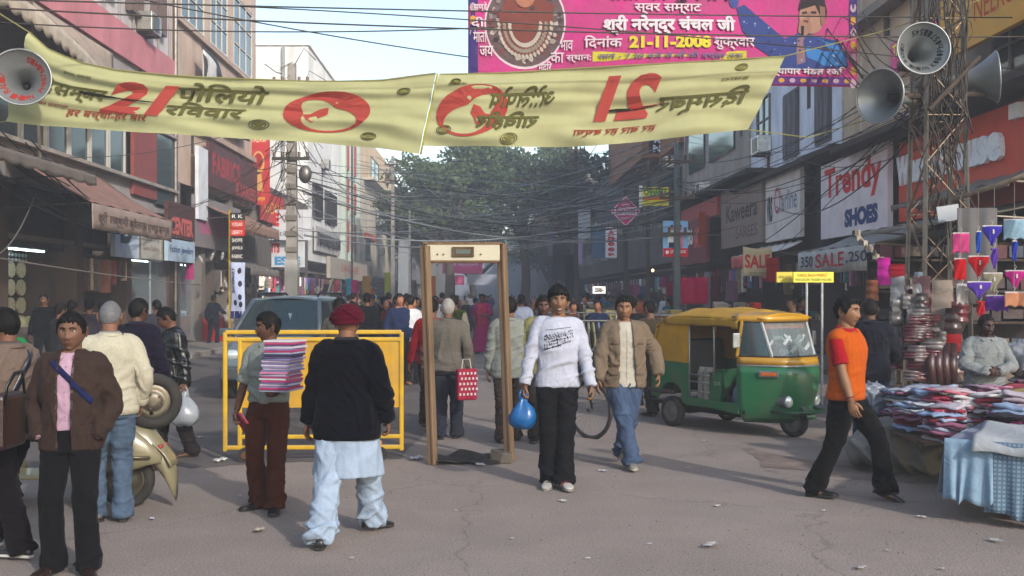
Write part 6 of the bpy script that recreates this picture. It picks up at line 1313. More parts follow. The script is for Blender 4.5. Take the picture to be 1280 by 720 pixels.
# ------------------------------------------------------------------ blue grey estate car / SUV
def car():
    Yc = 17.3; c = Wp(358, HY, Yc); root = thing('parked_car', 'blue grey estate car facing the camera behind the yellow barricade', 'car', (c.x, Yc, 0), radians(-3))
    CB = '5f7280'   # front is -y, z up, x across; y=0 at the windscreen top
    W_ = .80
    sec = [(-1.32, .45, .62, .66), (-1.28, .40, .86, .70), (-1.18, .36, .95, .74), (-.75, .34, 1.02, .81), (-.62, .33, 1.05, .815), (.6, .33, 1.05, .82), (2.2, .34, 1.04, .81), (2.45, .42, .98, .78)]
    mb = MB(); rings = []
    for y, z0, z1, w in sec:
        r = []
        for a in np.linspace(0, 2*pi, 24, False):
            x = w*math.copysign(abs(cos(a))**.35, cos(a)); z = (z0+z1)/2+(z1-z0)/2*math.copysign(abs(sin(a))**.45, sin(a)); r.append(Vector((x*.94, y, z)))
        rings.append(r)
    mb.loft(rings); mb.build('body', GLOSS, root, CB, smooth=True)
    # greenhouse
    B = [(-.74, -.62), (.74, -.62), (.77, 2.2), (-.77, 2.2)]; T = [(-.57, 0), (.57, 0), (.60, 2.0), (-.60, 2.0)]; zb, zt = 1.04, 1.62
    b = [Vector((x, y, zb)) for x, y in B]; t = [Vector((x, y, zt)) for x, y in T]
    mb = MB(); mb.grid(lambda u, v: Vector(((2*u-1)*(.585+.03*v), -.02+2.06*v, zt+.065*(1-abs(2*u-1)**2.6)-.03*(abs(2*v-1)**6))), 14, 16); mb.build('roof', GLOSS, root, '687b88', smooth=True, solid=.03)
    for x in (-.52, .52): mb = MB(); mb.tube([(x, .15, zt+.07), (x, .25, zt+.12), (x, 1.8, zt+.12), (x, 1.95, zt+.07)], .02, 8); mb.build('roof_rail', METAL, root, '2b2d2f', smooth=True)
    def quad(nm, p, m, col=None, th=.012): 
        mb = MB(); n_ = (p[1]-p[0]).cross(p[3]-p[0]).normalized(); mb.hexa([q for q in p]+[q+n_*th for q in p]); return mb.build(nm, m, root, col)
    mb = MB(); mb.grid(lambda u, v: b[0].lerp(b[1], u).lerp(t[0].lerp(t[1], u), v)+Vector((0, -.10*(1-abs(2*u-1)**2), 0)), 12, 6); mb.build('windscreen', SGLASS, root, smooth=True)
    for i in (0, 1): mb = MB(); mb.tube([b[i]+Vector((0, -.0, 0)), t[i]], .045, 8); mb.build('windscreen_pillar', GLOSS, root, CB, smooth=True)
    for s, (i, j) in ((-1, (0, 3)), (1, (1, 2))):
        for k in range(3):
            u0, u1 = k/3+.03, (k+1)/3-.02; P = [b[i].lerp(b[j], u0), b[i].lerp(b[j], u1), t[i].lerp(t[j], u1), t[i].lerp(t[j], u0)]; mb = MB(); mb.add([p+Vector((s*.01, 0, 0)) for p in P], [(0, 1, 2, 3)]); mb.build('side_window', SGLASS, root, solid=.008)
            p = b[i].lerp(b[j], u1+.02); q = t[i].lerp(t[j], u1+.02); mb = MB(); mb.bar(p, q, .05, .03); mb.build('door_pillar', PLASTIC, root, '17181a' if k < 2 else CB)
        mb = MB(); mb.tube([t[i], t[j]], .035, 8); mb.build('roof_gutter', GLOSS, root, CB, smooth=True)
        mb = MB(); mb.box((s*.93, -.45, 1.08), (.20, .08, .14)); mb.build('door_mirror', GLOSS, root, CB, bevel=.03)
        mb = MB(); mb.ell((s*.52, -1.27, .74), (.16, .06, .09), 14, 8); mb.build('headlight', GLASSH, root, smooth=True)
    quad('rear_window', [b[2], b[3], t[3], t[2]], SGLASS)
    mb = MB(); mb.box((.12, -.40, 1.33), (.14, .004, .20), rot=Matrix.Rotation(-.8, 3, 'X')); mb.build('sticker', PAINT, root, '9fb0bb'); mb = MB(); mb.ell((0, -.12, 1.48), (.10, .02, .035), 12, 6); mb.build('rear_view_mirror', PLASTIC, root, '15171a', smooth=True)
    for s in (-1, 1): mb = MB(); mb.tube([(s*.1-.2, -.72, 1.06), (s*.1+.15, -.52, 1.16)], .01, 6); mb.build('wiper', PLASTIC, root, '141414')
    mb = MB(); mb.box((0, -1.34, .45), (1.4, .12, .22)); mb.build('front_bumper', PLASTIC, root, '3f464b', bevel=.04); mb = MB(); mb.box((0, -1.31, .72), (.75, .05, .14)); mb.build('grille', PLASTIC, root, '121314', bevel=.01)
    for z in (.68, .72, .76): mb = MB(); mb.box((0, -1.35, z), (.7, .02, .014)); mb.build('grille_bar', METAL, root, 'a2a6a8')
    for x in (-.68, .68):
        for y in (-.85, 1.5): wheel(root, (x, y, .31), .31, .19, 'x')
    for s in (-.3, .3): mb = MB(); mb.box((s, .35, 1.18), (.42, .12, .5)); mb.build('seat', CLOTH, root, '25272a', bevel=.05)
car()
# ------------------------------------------------------------------ scooter
def scooter():
    c = G(146, 634); root = thing('scooter', 'old cream scooter with a spare wheel on its tail behind the brown jacket man', 'scooter', (c.x, c.y, 0), radians(0)); CR = '857f63'
    # +x is the rear (towards the picture's right); rear wheel at x=.08
    wheel(root, (.08, 0, .225), .225, .09, 'y', rimc='6a6456')
    wheel(root, (-1.12, 0, .225), .225, .09, 'y', rimc='7a735f')
    for s in (-1, 1):
        mb = MB(); rings = []
        for x, zt, zb, w in ((-.42, .60, .40, .03), (-.34, .68, .34, .09), (-.18, .72, .30, .13), (.02, .72, .30, .14), (.18, .66, .32, .12), (.30, .56, .36, .08), (.40, .44, .38, .03)):
            rings.append([Vector((x, s*(.10+w*(.5+.5*cos(a))), (zt+zb)/2+(zt-zb)/2*sin(a))) for a in np.linspace(0, 2*pi, 16, False)])
        mb.loft(rings); mb.build('side_cowl', GLOSS, root, CR, smooth=True)
        mb = MB(); mb.tube([(-.36, s*.235, .46), (-.1, s*.25, .44), (.2, s*.24, .44), (.34, s*.19, .43)], .012, 6); mb.build('cowl_trim', METAL, root, '6f6a58', smooth=True)
    mb = MB(); rings = []
    for x, zt, w in ((-.5, .62, .14), (-.2, .76, .15), (.1, .75, .14), (.28, .66, .12), (.40, .50, .09), (.48, .33, .055)): rings.append([Vector((x, w*cos(a), zt-.14+.14*sin(a))) for a in np.linspace(0, 2*pi, 14, False)])
    mb.loft(rings); mb.build('tail_body', GLOSS, root, CR, smooth=True)
    mb = MB(); mb.grid(lambda u, v: Vector((.08+.40*cos(pi*(.08+.45*u)), (v-.5)*.20, .26+.33*sin(pi*(.08+.45*u)))), 10, 5); mb.build('rear_mudguard', GLOSS, root, CR, smooth=True, solid=.012)
    mb = MB(); mb.box((.36, -.01, .47), (.03, .16, .10), rot=Matrix.Rotation(.5, 3, 'Y')); mb.build('tail_lamp', PLASTIC, root, 'a32a24', bevel=.01)
    mb = MB(); mb.box((.02, -.255, .58), (.09, .006, .035)); mb.build('badge', PAINT, root, 'b23838')
    # spare wheel standing behind the seat, tilted to the camera
    h = Vector((.30, -.02, .86)); w = thing('spare_holder', None, None) if False else None
    n = 32; ax = Vector((.35, -.93, .05)).normalized(); u = ax.cross(Vector((0, 0, 1))).normalized(); v = u.cross(ax)
    mb = MB(); rings = []
    for a in np.linspace(0, 2*pi, n, False): e = u*cos(a)+v*sin(a); rings.append([h+e*(r)+ax*o for r, o in ((.135, -.03), (.15, -.05), (.19, -.055), (.215, -.04), (.225, 0), (.215, .04), (.19, .055), (.15, .05), (.135, .03))])
    mb.loft(rings, cap=False, closed=True); sw = mb.build('spare_wheel', RUBBER, root, smooth=True)
    mb = MB(); mb.loft([[h+(u*cos(a)+v*sin(a))*r+ax*o for a in np.linspace(0, 2*pi, 24, False)] for r, o in ((.03, .03), (.07, .025), (.10, -.01), (.14, .03), (.14, -.03), (.05, -.03))]); mb.build('rim', METAL, sw, '6f6a5e', smooth=True)
    for k in range(5): a = 2*pi*k/5; mb = MB(); mb.cyl(h+(u*cos(a)+v*sin(a))*.06+ax*.02, h+(u*cos(a)+v*sin(a))*.06+ax*.04, .01, 6); mb.build('wheel_nut', METAL, sw, '4a453c')
    mb = MB(); mb.bar((.26, 0, .62), h, .04); mb.build('carrier_bracket', METAL, root, '2b2824')
    mb = MB(); mb.tube([(-.56, 0, .78), (-.4, 0, .80), (.0, 0, .81), (.16, 0, .79)], [.06, .10, .11, .07], 12, flat=.5); mb.build('seat', LEATHER, root, '17181b', smooth=True)
    mb = MB(); mb.box((-.68, 0, .27), (.42, .34, .04)); mb.build('footboard', GLOSS, root, CR, bevel=.01); mb = MB(); mb.grid(lambda a, b: Vector((-.90-.10*b+.06*(2*a-1)**2, (a-.5)*(.48-.12*b), .27+.62*b)), 10, 8); mb.build('leg_shield', GLOSS, root, CR, smooth=True, solid=.012)
    mb = MB(); mb.tube([(-1.12, 0, .22), (-1.0, 0, .6), (-.95, 0, 1.0)], .03, 8); mb.build('steering_column', METAL, root, '77715c'); mb = MB(); mb.tube([(-.9, -.33, .98), (-.95, -.2, 1.02), (-.96, .2, 1.02), (-.9, .33, .98)], .02, 8); mb.build('handlebar', METAL, root, '6e6a62', smooth=True)
    mb = MB(); mb.ell((-1.02, 0, 1.0), (.10, .10, .09), 14, 10); mb.build('headlight', GLASSH, root, smooth=True)
    mb = MB(); mb.grid(lambda a, b: Vector((-1.14+.28*cos(pi*a), (b-.5)*.18, .24+.27*sin(pi*a))), 12, 5); mb.build('front_mudguard', GLOSS, root, CR, smooth=True, solid=.01)
    for z in (.42, .5, .58, .66): mb = MB(); mb.tube([(-.50, -.24, z), (-.50, .24, z)], .008, 6); mb.tube([(-.5, -.24, z), (-.3, -.26, z)], .008, 6); mb.build('carrier_rail', METAL, root, '77736a')
    return root
scooter()
# ------------------------------------------------------------------ bicycle
def bicycle():
    Yb = 11.9; c = Wp(738, HY, Yb); root = thing('bicycle', 'black roadster bicycle pushed behind the young man in white', 'bicycle', (c.x, Yb, 0), radians(-50)); R = .34
    # local -x runs to the back wheel; front wheel at 0
    for x in (0, -1.08):
        mb = MB(); mb.tube([(x+R*cos(a), 0, R+R*sin(a)) for a in np.linspace(0, 2*pi, 44, False)], .020, 8, closed=True); t = mb.build('wheel', RUBBER, root, smooth=True)
        mb = MB(); mb.tube([(x+(R-.03)*cos(a), 0, R+(R-.03)*sin(a)) for a in np.linspace(0, 2*pi, 40, False)], .009, 6, closed=True); mb.build('rim', METAL, t, '9b9c9a', smooth=True)
        mb = MB()
        for i in range(28): a = 2*pi*i/28; mb.tube([(x+.02*cos(a+1), .02*(-1)**i, R+.02*sin(a+1)), (x+(R-.03)*cos(a), 0, R+(R-.03)*sin(a))], .0015, 4)
        mb.build('spokes', METAL, t, '8c8c8a'); mb = MB(); mb.cyl((x, -.04, R), (x, .04, R), .022, 10); mb.build('hub', METAL, t, '6a6a68')
    for nm, pts in (('fork', [(0, .03, R), (-.10, .03, .72), (-.16, 0, .95)]), ('top_tube', [(-.14, 0, .88), (-.66, 0, .88)]), ('down_tube', [(-.12, 0, .80), (-.55, 0, .32)]), ('seat_tube', [(-.55, 0, .32), (-.70, 0, .96)]), ('chain_stay', [(-.55, .03, .32), (-1.08, .05, R)]), ('seat_stay', [(-.66, .02, .88), (-1.08, .05, R)]), ('handlebar', [(-.30, -.26, .98), (-.2, -.24, 1.04), (-.15, -.1, 1.03), (-.15, .1, 1.03), (-.2, .24, 1.04), (-.30, .26, .98)])):
        mb = MB(); mb.tube(pts, .014, 8); mb.build(nm, METAL, root, '1b1c1e' if nm != 'handlebar' else '8f9190', smooth=True)
    mb = MB(); mb.tube([(-.58, 0, .99), (-.72, 0, 1.0), (-.82, 0, 1.0)], [.03, .06, .09], 10, flat=.4); mb.build('saddle', LEATHER, root, '2b1c14', smooth=True)
    mb = MB(); mb.tube([(-.98+.24*cos(a), 0, R+.04+.0*a+.36*sin(a)) for a in np.linspace(.3, 2.8, 12)], .02, 6, flat=.4); mb.build('mudguard', METAL, root, '1b1c1e', smooth=True)
bicycle()
K_ALB = .60
# ------------------------------------------------------------------ right hand stall: table, cloth piles, sack, hanging underwear
rs = random.Random(21)
tb = thing('stall_table', 'low market table draped with pale blue checked cloth at the right edge', 'table', (4.50, 7.57, 0), radians(-35))
mb = MB(); mb.box((.15, .55, .57), (2.2, 2.4, .05)); mb.build('table_top', WOOD, tb, '6b543c')
for x, y in ((-.6, -.3), (-.6, 1.6), (1.0, -.3), (1.0, 1.6)): mb = MB(); mb.bar((x, y, 0), (x, y, .55), .06); mb.build('leg', WOOD, tb, '5c4733')
def cloth_drop(name, x0, x1, y, zt, zb, col, amp=.05, k=18, slant=0, mt=CLOTH, yo=0):
    mb = MB(); mb.grid(lambda u, v: Vector((x0+(x1-x0)*u+.03*v*sin(u*9), y+yo*u-amp*v*(.4+.6*sin(u*k)**2)-.03*v, zt+(zb-zt)*v*(1-slant*(1-u))+.02*sin(u*14)*v)), 60, 12); return mb.build(name, mt, tb, col, smooth=True, solid=.005)
CHECK = mat('checked cloth', rough=.9, nz=.06, bump=.3, bs=200)
_t = CHECK.node_tree; _b = _t.nodes['Principled BSDF']; _src = _b.inputs['Base Color'].links[0].from_socket; _tc = _t.nodes.new('ShaderNodeTexCoord')
_br = _t.nodes.new('ShaderNodeTexBrick'); _br.offset = 0; _br.inputs['Scale'].default_value = 16; _br.inputs['Mortar Size'].default_value = .10; _br.inputs['Brick Width'].default_value = .5; _br.inputs['Row Height'].default_value = .5
_mp = _t.nodes.new('ShaderNodeMapping'); _mp.inputs['Rotation'].default_value = (pi/2, 0, 0); _t.links.new(_tc.outputs['Object'], _mp.inputs[0]); _t.links.new(_mp.outputs[0], _br.inputs['Vector'])
_mx = _t.nodes.new('ShaderNodeMix'); _mx.data_type = 'RGBA'; _mx.inputs[7].default_value = hx('3e5568'); _t.links.new(_br.outputs['Fac'], _mx.inputs[0]); _t.links.new(_src, _mx.inputs[6]); _t.links.new(_mx.outputs[2], _b.inputs['Base Color'])
cloth_drop('checked_tablecloth', -.72, .05, -.66, .625, .04, '7f93a6', mt=CHECK, slant=.10); cloth_drop('blue_side_cloth', -1.0, -.66, -.66, .625, .16, '8ba6bd', amp=.06, k=12)
mb = MB(); mb.grid(lambda u, v: Vector((-1.0-.06*v+.02*sin(u*23)*v, -.62+1.1*u, .60-.42*v+.02*sin(u*9)*v)), 14, 8); mb.build('side_cloth', CLOTH, tb, '8197a9', smooth=True, solid=.005)
mb = MB(); mb.grid(lambda u, v: Vector((-.97+2.2*u, -.66+2.3*v, .606+.006*sin(u*30+v*9))), 40, 40); mb.build('table_sheet', CLOTH, tb, '8a90a4', smooth=True)
mb = MB(); mb.grid(lambda u, v: Vector((-.80+1.6*u, -.74+.62*v+.03*sin(u*8), .645+.06*v+.012*sin(u*23+v*8)-.10*max(0, .15-v)/.15+.0)), 50, 14); mb.build('white_cover_cloth', CLOTH, tb, 'a7abb0', smooth=True, solid=.008)
# piles of folded cloth: every folded piece is a thing of its own group
pal = [['a9b2c9', 'b5b9c6', '8fa3c4', 'c3c0c4', '7a2f3c', '96607c'], ['c9c4c6', 'b8a6b0', 'c06a7c', 'd0cbcb', 'a83c50', 'b9b0bd'], ['9a7a2c', 'b08d3c', '8a2434', '6e1c5c', 'a08a5a', 'b39a55'], ['1c1b22', '23202a', '5a1840', '2f3440', '8a2434'], ['b9a8b4', 'a98a9e', 'c4bdc8', '8f4a6a']]
nm_pal = ['pale blue and white', 'white and pink', 'gold and red', 'black and plum', 'lilac and pink']
ORD = 'first second third fourth fifth sixth seventh eighth ninth tenth eleventh twelfth thirteenth fourteenth fifteenth'.split(); LASTP = [None]
def folded(x, y, z0, n, w, d, pl, rz, lab):
    z = z0
    for i in range(n):
        h = rs.uniform(.018, .034); ww, dd = w*rs.uniform(.86, 1.05), d*rs.uniform(.88, 1.05); mb = MB(); ph = rs.random()*6; N1 = 10
        def fn(u, v, s): 
            return Vector(((u-.5)*ww, (v-.5)*dd, s*h/2*(1-.35*abs(2*u-1)**4)+.008*sin(u*7+ph)+.007*sin(v*9+ph)+.004*sin(u*17+v*13+ph)))
        mb.grid(lambda u, v: fn(u, v, 1), N1, 6); mb.grid(lambda u, v: fn(u, v, -1), N1, 6, flip=True)
        k = N1+1; tot = k*7
        mb.f += [(i_, i_+1, tot+i_+1, tot+i_) for i_ in range(N1)]+[(6*k+i_, 6*k+i_+1, tot+6*k+i_+1, tot+6*k+i_) for i_ in range(N1)]+[(j*k, (j+1)*k, tot+(j+1)*k, tot+j*k) for j in range(6)]+[(j*k+N1, (j+1)*k+N1, tot+(j+1)*k+N1, tot+j*k+N1) for j in range(6)]
        mb.m = [0]*len(mb.f)
        o = mb.build('folded_cloth', CLOTH, None, rs.choice(pal[pl]), smooth=True, loc=Vector((x+rs.uniform(-.035, .035), y+rs.uniform(-.035, .035), z+h/2))); o.rotation_euler = (rs.uniform(-.09, .09), rs.uniform(-.10, .10), rz+rs.uniform(-.4, .4)); tag(o, f'{ORD[n-1-i]} cloth from the top of the {lab}', 'folded cloth', 'folded cloths piled on the stall'); z += h*.96
PILES = [(3.92, 9.95, .44, 14, .30, .26, 0, .3, 'left front pile of the stall'), (4.06, 9.62, .44, 14, .30, .28, 0, .2, 'second pile from the left of the stall'), (4.16, 10.2, .44, 14, .28, .28, 0, .1, 'pile behind the left front pile'), (4.22, 9.25, .50, 12, .32, .28, 1, .2, 'third pile from the left of the stall'),
    (4.10, 9.36, .60, 10, .34, .3, 1, .1, 'pile behind the third pile'), (4.46, 8.66, .60, 6, .32, .28, 1, .25, 'fourth pile from the left of the stall'), (4.44, 9.12, .60, 9, .34, .3, 1, -.1, 'pile behind the fourth pile'), (4.25, 8.42, .60, 3, .40, .26, 3, .1, 'dark pile at the table front'), (4.68, 8.34, .61, 3, .42, .26, 3, -.1, 'black pile beside the white cover cloth'),
    (4.80, 8.72, .60, 6, .34, .3, 2, .3, 'gold pile at the right of the stall'), (5.15, 8.72, .60, 7, .36, .3, 2, -.2, 'gold and red pile at the right edge'), (4.80, 9.14, .60, 9, .36, .3, 2, .5, 'brightly coloured pile behind the gold one'), (5.2, 9.2, .60, 9, .36, .32, 4, .1, 'lilac pile at the far right of the stall'), (4.55, 9.56, .60, 10, .32, .3, 4, .1, 'pink pile in front of the seller'), (4.16, 9.75, .60, 10, .34, .3, 0, .3, 'blue pile at the back of the stall'), (4.95, 9.6, .60, 10, .34, .3, 1, .3, 'white and pink pile at the back right'), (3.78, 9.35, .44, 11, .26, .26, 0, .3, 'outermost pile at the stall corner'), (3.90, 8.95, .50, 9, .28, .26, 1, .3, 'low white pile at the stall corner'), (3.82, 8.82, .44, 9, .3, .26, 0, .2, 'pile at the front corner of the table'), (4.05, 8.05, .60, 3, .3, .24, 4, .1, 'lilac pile above the checked cloth'), (5.22, 9.95, .62, 13, .34, .3, 0, .1, 'tall white pile beside the seller')]
for i, (a, b, n) in enumerate(((.30, .95, 4), (.28, 1.35, 6), (.62, 1.0, 5), (.65, 1.5, 8), (1.0, .9, 4), (1.0, 1.35, 7), (.3, 1.8, 9), (1.3, 1.1, 6))):
    folded(3.3+.82*a+.57*b, 7.6-.57*a+.82*b, .615, n, .30, .26, (3, 0, 2, 1, 3, 2, 1, 4)[i], -.5, ('front left heap', 'left heap', 'front middle heap', 'middle heap', 'front right heap', 'right heap', 'back left heap', 'far right heap')[i]+' on the draped table')
for a in PILES: folded(*a)
# white bundle on top right and the big grey sack
mb = MB(); mb.ell((0, 0, 0), (.30, .24, .16), 18, 12); o = garment(mb, 'cloth_bundle', POLY, None, 'b9bcc4', .02, .035, 11, 5); o.location = (5.24, 10.0, 1.08); tag(o, 'crumpled white plastic bundle on the pile beside the seller', 'bundle')
mb = MB(); mb.ell((0, 0, .22), (.62, .34, .24), 22, 14); mb.ell((-.30, -.05, .25), (.30, .26, .22), 16, 10); mb.ell((.3, 0, .2), (.38, .3, .2), 16, 10); o = garment(mb, 'sack', TARP, None, '7d7a74', .022, .05, 8, 9); o.location = (3.95, 9.75, -.02); tag(o, 'big grey woven plastic sack lying under the folded cloth', 'sack')
mb = MB(); mb.box((4.05, 9.45, .41), (.90, 1.5, .04)); t = mb.build('wooden_board', WOOD, None, '5b4a3a', bevel=.01, loc=(0, 0, 0)); tag(t, 'board laid over the sack carrying the left cloth piles', 'board')
mb = MB(); mb.box((4.3, 10.35, .30), (.5, .5, .56)); t = mb.build('wooden_crate', WOOD, None, '4b3c30', bevel=.01, loc=(0, 0, 0)); tag(t, 'dark crate behind the grey sack', 'crate')
mb = MB(); mb.ell((0, 0, 0), (.13, .10, .17), 14, 10); o = garment(mb, 'plastic_bag', POLY, None, 'a8b0c0', .015, .03, 16, 15); o.location = Wp(1092, 500, 10.2); tag(o, 'clear plastic bag by the legs of the charcoal jacket man', 'bag')
# hanging rail and garments
rail = thing('hanging_rail', 'pale bamboo rail rising to the right edge with hooks', 'rail', Wp(1195, 248, 11.5)); A_ = Wp(1190, 250, 11.7); B_ = Wp(1330, 200, 10.6)
mb = MB(); mb.tube([A_, A_.lerp(B_, .5)+Vector((0, 0, -.02)), B_], .028, 8); mb.build('bamboo', WOOD, rail, 'a08c74', smooth=True, world=True)
pst = MB(); pst.cyl(Vector((B_.x, B_.y, 0)), B_, .035, 8); pst.build('post', WOOD, rail, '7b6a56', world=True)
def hanging(px, py, w, h, kind, col, Y, lab):
    p = Wp(px, py, Y); W2 = w*Y/F/2; H2 = h*Y/F; root = thing('hanging_underwear', lab, 'garment', p, rs.uniform(-.15, .15), 'underwear hanging from the stall rail')
    def outline(v):
        if kind == 'brief': return W2*(1-.05*v if v < .28 else max(.13, (1-((v-.28)/.72)**.75*.9)*.98))
        if kind == 'short': return W2*(1+.06*v)
        if kind == 'side': return W2*(.35+.65*sin(pi*min(1, v*1.1)))
        return W2
    mb = MB(); mb.grid(lambda u, v: Vector(((2*u-1)*outline(v), -.03*sin(pi*u)*(1-v)+.008*sin(u*11+v*5), -H2*v*(1 if kind != 'short' else 1-.12*abs(sin(u*pi*2))))), 16, 12); mb.build('fabric', CLOTH, root, col, smooth=True, solid=.006)
    mb = MB(); mb.box((0, 0, .004), (W2*2.05, .02, .018)); mb.build('waistband', CLOTH, root, 'c9c2c4' if kind != 'side' else col, bevel=.003)
    mb = MB(); mb.tube([(0, 0, 0), (0, 0, .03), (.015, 0, .05), (0, 0, .07), (-.012, 0, .055)], .004, 5); mb.build('hook', PLASTIC, root, 'b9b3ac')
    if kind == 'brief' and w > 22: mb = MB(); mb.box((0, -.035, -H2*.28), (W2*.16, .006, H2*.22)); mb.build('paper_tag', PRINT, root, 'c9c5c6')
    return root
for px, py, w, h, k, c, l in ((1201, 292, 20, 26, 'short', 'c8437f', 'pink frilled shorts beside the tower'), (1223, 290, 6, 26, 'flat', '2050b8', 'narrow blue strap garment'), (1240, 283, 24, 24, 'brief', '3a2fa0', 'violet triangular brief at the top'), (1268, 275, 26, 26, 'short', '8fb0c6', 'pale blue denim shorts at the top right'), (1268, 302, 6, 24, 'flat', '2a3fae', 'blue strap below the denim shorts'), (1200, 324, 14, 28, 'short', 'b81018', 'plain red garment by the tower'), (1223, 321, 26, 26, 'brief', 'b5141c', 'bright red triangular brief in the middle'), (1243, 312, 9, 24, 'side', '5a30a0', 'violet brief seen edge on'), (1203, 356, 15, 26, 'short', 'b8b0aa', 'white vest hanging by the tower'), (1224, 353, 30, 20, 'brief', '55369e', 'purple brief with white tag'), (1241, 342, 24, 24, 'brief', '8f8a74', 'grey green translucent brief'), (1269, 339, 26, 22, 'brief', 'b01e7c', 'magenta brief with white tag'), (1246, 370, 26, 20, 'short', '64309a', 'purple ruffled shorts low in the row'), (1268, 366, 25, 18, 'short', 'c98a68', 'peach patterned shorts low at the right'), (1226, 378, 10, 20, 'side', 'b01a26', 'small red garment at the bottom of the display')):
    hanging(px, py, w, h, k, c, 11.0+rs.uniform(-.15, .2), l)
mb = MB()
for x in (1201, 1223, 1243, 1268): mb.tube([Wp(x, 225+(1280-x)*.25, 11.1), Wp(x, 372, 11.1)], .003, 4)
t = mb.build('hanging_strings', CABLE, None, '9b958c'); tag(t, 'thin strings holding the rows of underwear', 'string')
gp = thing('grey_sheet_screen', 'grey sheet screen behind the hanging underwear', 'screen', Wp(1222, 320, 12.4)); mb = MB(); mb.grid(lambda u, v: Vector(((u-.5)*.5, .02*sin(u*15), (v-.5)*1.2)), 20, 4); mb.build('sheet', TARP, gp, '5f5d5f', smooth=True, solid=.01)
# goods clustered around the tower foot: hanging stockings, packets, bags
CN = {'9a2f3a': 'red', '3b4f7d': 'blue', 'b9b3a6': 'cream', '2d2d33': 'black', '7a6b4f': 'khaki', '94647c': 'mauve', '3d6a66': 'teal', 'b0357a': 'pink', '2b6f88': 'turquoise', 'a85a24': 'orange'}; o_hex = ['']
PN = {'8d8584': 'grey', '6c2f38': 'maroon', 'a39a9a': 'pale grey', '4b3436': 'dark brown', 'a8a09c': 'beige grey', '7c2733': 'wine red', '5a5052': 'dark grey', 'b3abaa': 'off white', '8a6a62': 'dusty brown'}
def packet(px, py, w, h, col, Y, lab, m=POLY, nm='hanging_packet'):
    o_hex[0] = col
    p = Wp(px, py, Y); W2, H2 = w*Y/F, h*Y/F; ph = rs.random()*6
    mb = MB(); mb.grid(lambda u, v: Vector(((u-.5)*W2*(1+.1*v), -.04*sin(pi*u)+.012*sin(v*17+ph), -H2*v)), 8, 10); mb.grid(lambda u, v: Vector(((u-.5)*W2*(1+.1*v), .03*sin(pi*u), -H2*v)), 4, 6)
    o = mb.build(nm, m, None, col, smooth=True, loc=p); LASTP[0] = o; o.rotation_euler = (0, 0, rs.uniform(-.4, .4)); return tag(o, lab, 'packet', 'packets and garments hung round the tower foot')
for i in range(58):
    px, py = rs.uniform(1118, 1200), rs.uniform(355, 462); packet(px, py, rs.uniform(10, 22), rs.uniform(16, 34), rs.choice(list(PN)), 12.1+rs.uniform(-.3, .5), 'x'); o = bpy.data.objects[-1] if False else LASTP[0]; o['label'] = f"{PN[o_hex[0]]} wrapped packet hanging {'high' if py < 390 else 'low' if py > 430 else 'midway'} {'left of' if px < 1145 else 'at' if px < 1175 else 'right of'} the tower foot"
for px, py, w, h, c, l in ((1105, 322, 16, 34, 'b01f8c', 'magenta bundle hanging from the knotted rope'), (1122, 345, 17, 38, '8f9298', 'pale grey vest hanging under the knotted rope'), (1122, 330, 22, 16, '8a1424', 'dark red cloth on the knotted rope'), (1090, 350, 14, 26, '7a4a34', 'orange brown bag left of the magenta bundle'), (1148, 340, 10, 60, '9fb0c0', 'long pale blue garment at the tower'), (1152, 345, 22, 60, '7a5a60', 'mauve wrapped clothes beside the tower'), (1178, 350, 26, 46, '8f8378', 'bunched beige clothes inside the tower'), (1190, 410, 26, 30, '8a141c', 'red bundle at the tower foot'), (1175, 400, 22, 50, '9a8f88', 'white plastic wrapped bundle at the tower foot'), (1100, 455, 34, 26, '8a8c90', 'clear bag of pale packets on the stall')):
    packet(px, py, w, h, c, 12.0, l, CLOTH, 'hanging_garment')
for i in range(20):
    px, py = rs.uniform(1140, 1166), rs.uniform(385, 470); packet(px, py, rs.uniform(20, 30), rs.uniform(9, 14), rs.choice(('6c2733', '8a7a7c', '5a1f2c', '9a9092')), 11.7, 'flat wrapped dark red packet stacked beside the tower', POLY)
for i in range(4): mb = MB(); pts = [Wp(1165+i*9, 432, 11.8), Wp(1163+i*9, 455, 11.6), Wp(1166+i*9, 485, 11.7)]; mb.tube([p-pts[0] for p in pts], [.05, .055, .05], 10); tag(mb.build('stocking_leg', LEATHER, None, '4a2a2a', smooth=True, loc=pts[0]), 'dark brown display leg hanging below the tower', 'display leg', 'display legs below the tower')
rope = thing('knotted_rope', 'thick knotted rope with clips running down to the tower', 'rope', Wp(1068, 290, 12.3)); mb = MB(); mb.tube([Wp(1068+70*t, 288+62*t+8*sin(pi*t), 12.3) for t in np.linspace(0, 1, 14)], .02, 6); mb.build('rope_line', WOOD, rope, '8a8074', world=True, smooth=True)
for i in range(26): t = i/25; mb = MB(); p = Wp(1068+70*t, 290+62*t+8*sin(pi*t), 12.3); mb.box(p+Vector((rs.uniform(-.02, .02), -.02, rs.uniform(-.03, .03))), (.05, .03, .07), rz=rs.random()*3); mb.build('clip', PLASTIC, rope, rs.choice(('8f857c', '5b524c', 'a79c90', '3d3835')), world=True)
back = thing('stall_backdrop', 'dark shelving of the underwear stall behind the tower', 'stall shelving', (6.0, 13.7, 0))
mb = MB(); mb.box((0, 0, 1.15), (2.2, .08, 2.3)); mb.build('back_board', WOOD, back, '2b2322')
for j in range(5):
    z = .5+.42*j; mb = MB(); mb.box((0, -.2, z), (2.2, .36, .03)); mb.build('shelf', WOOD, back, '4b3c32')
    x = -1.05
    while x < 1.0: w = rs.uniform(.1, .28); mb = MB(); mb.box((x+w/2, -.2, z+.015+.10), (w, .24, rs.uniform(.12, .2))); mb.build('boxed_goods', GOODS, back, rs.choice(('3a2f30', '4b3a3c', '2d2c33', '6c5c50', '5a2a30', '3f4552'))); x += w+.03
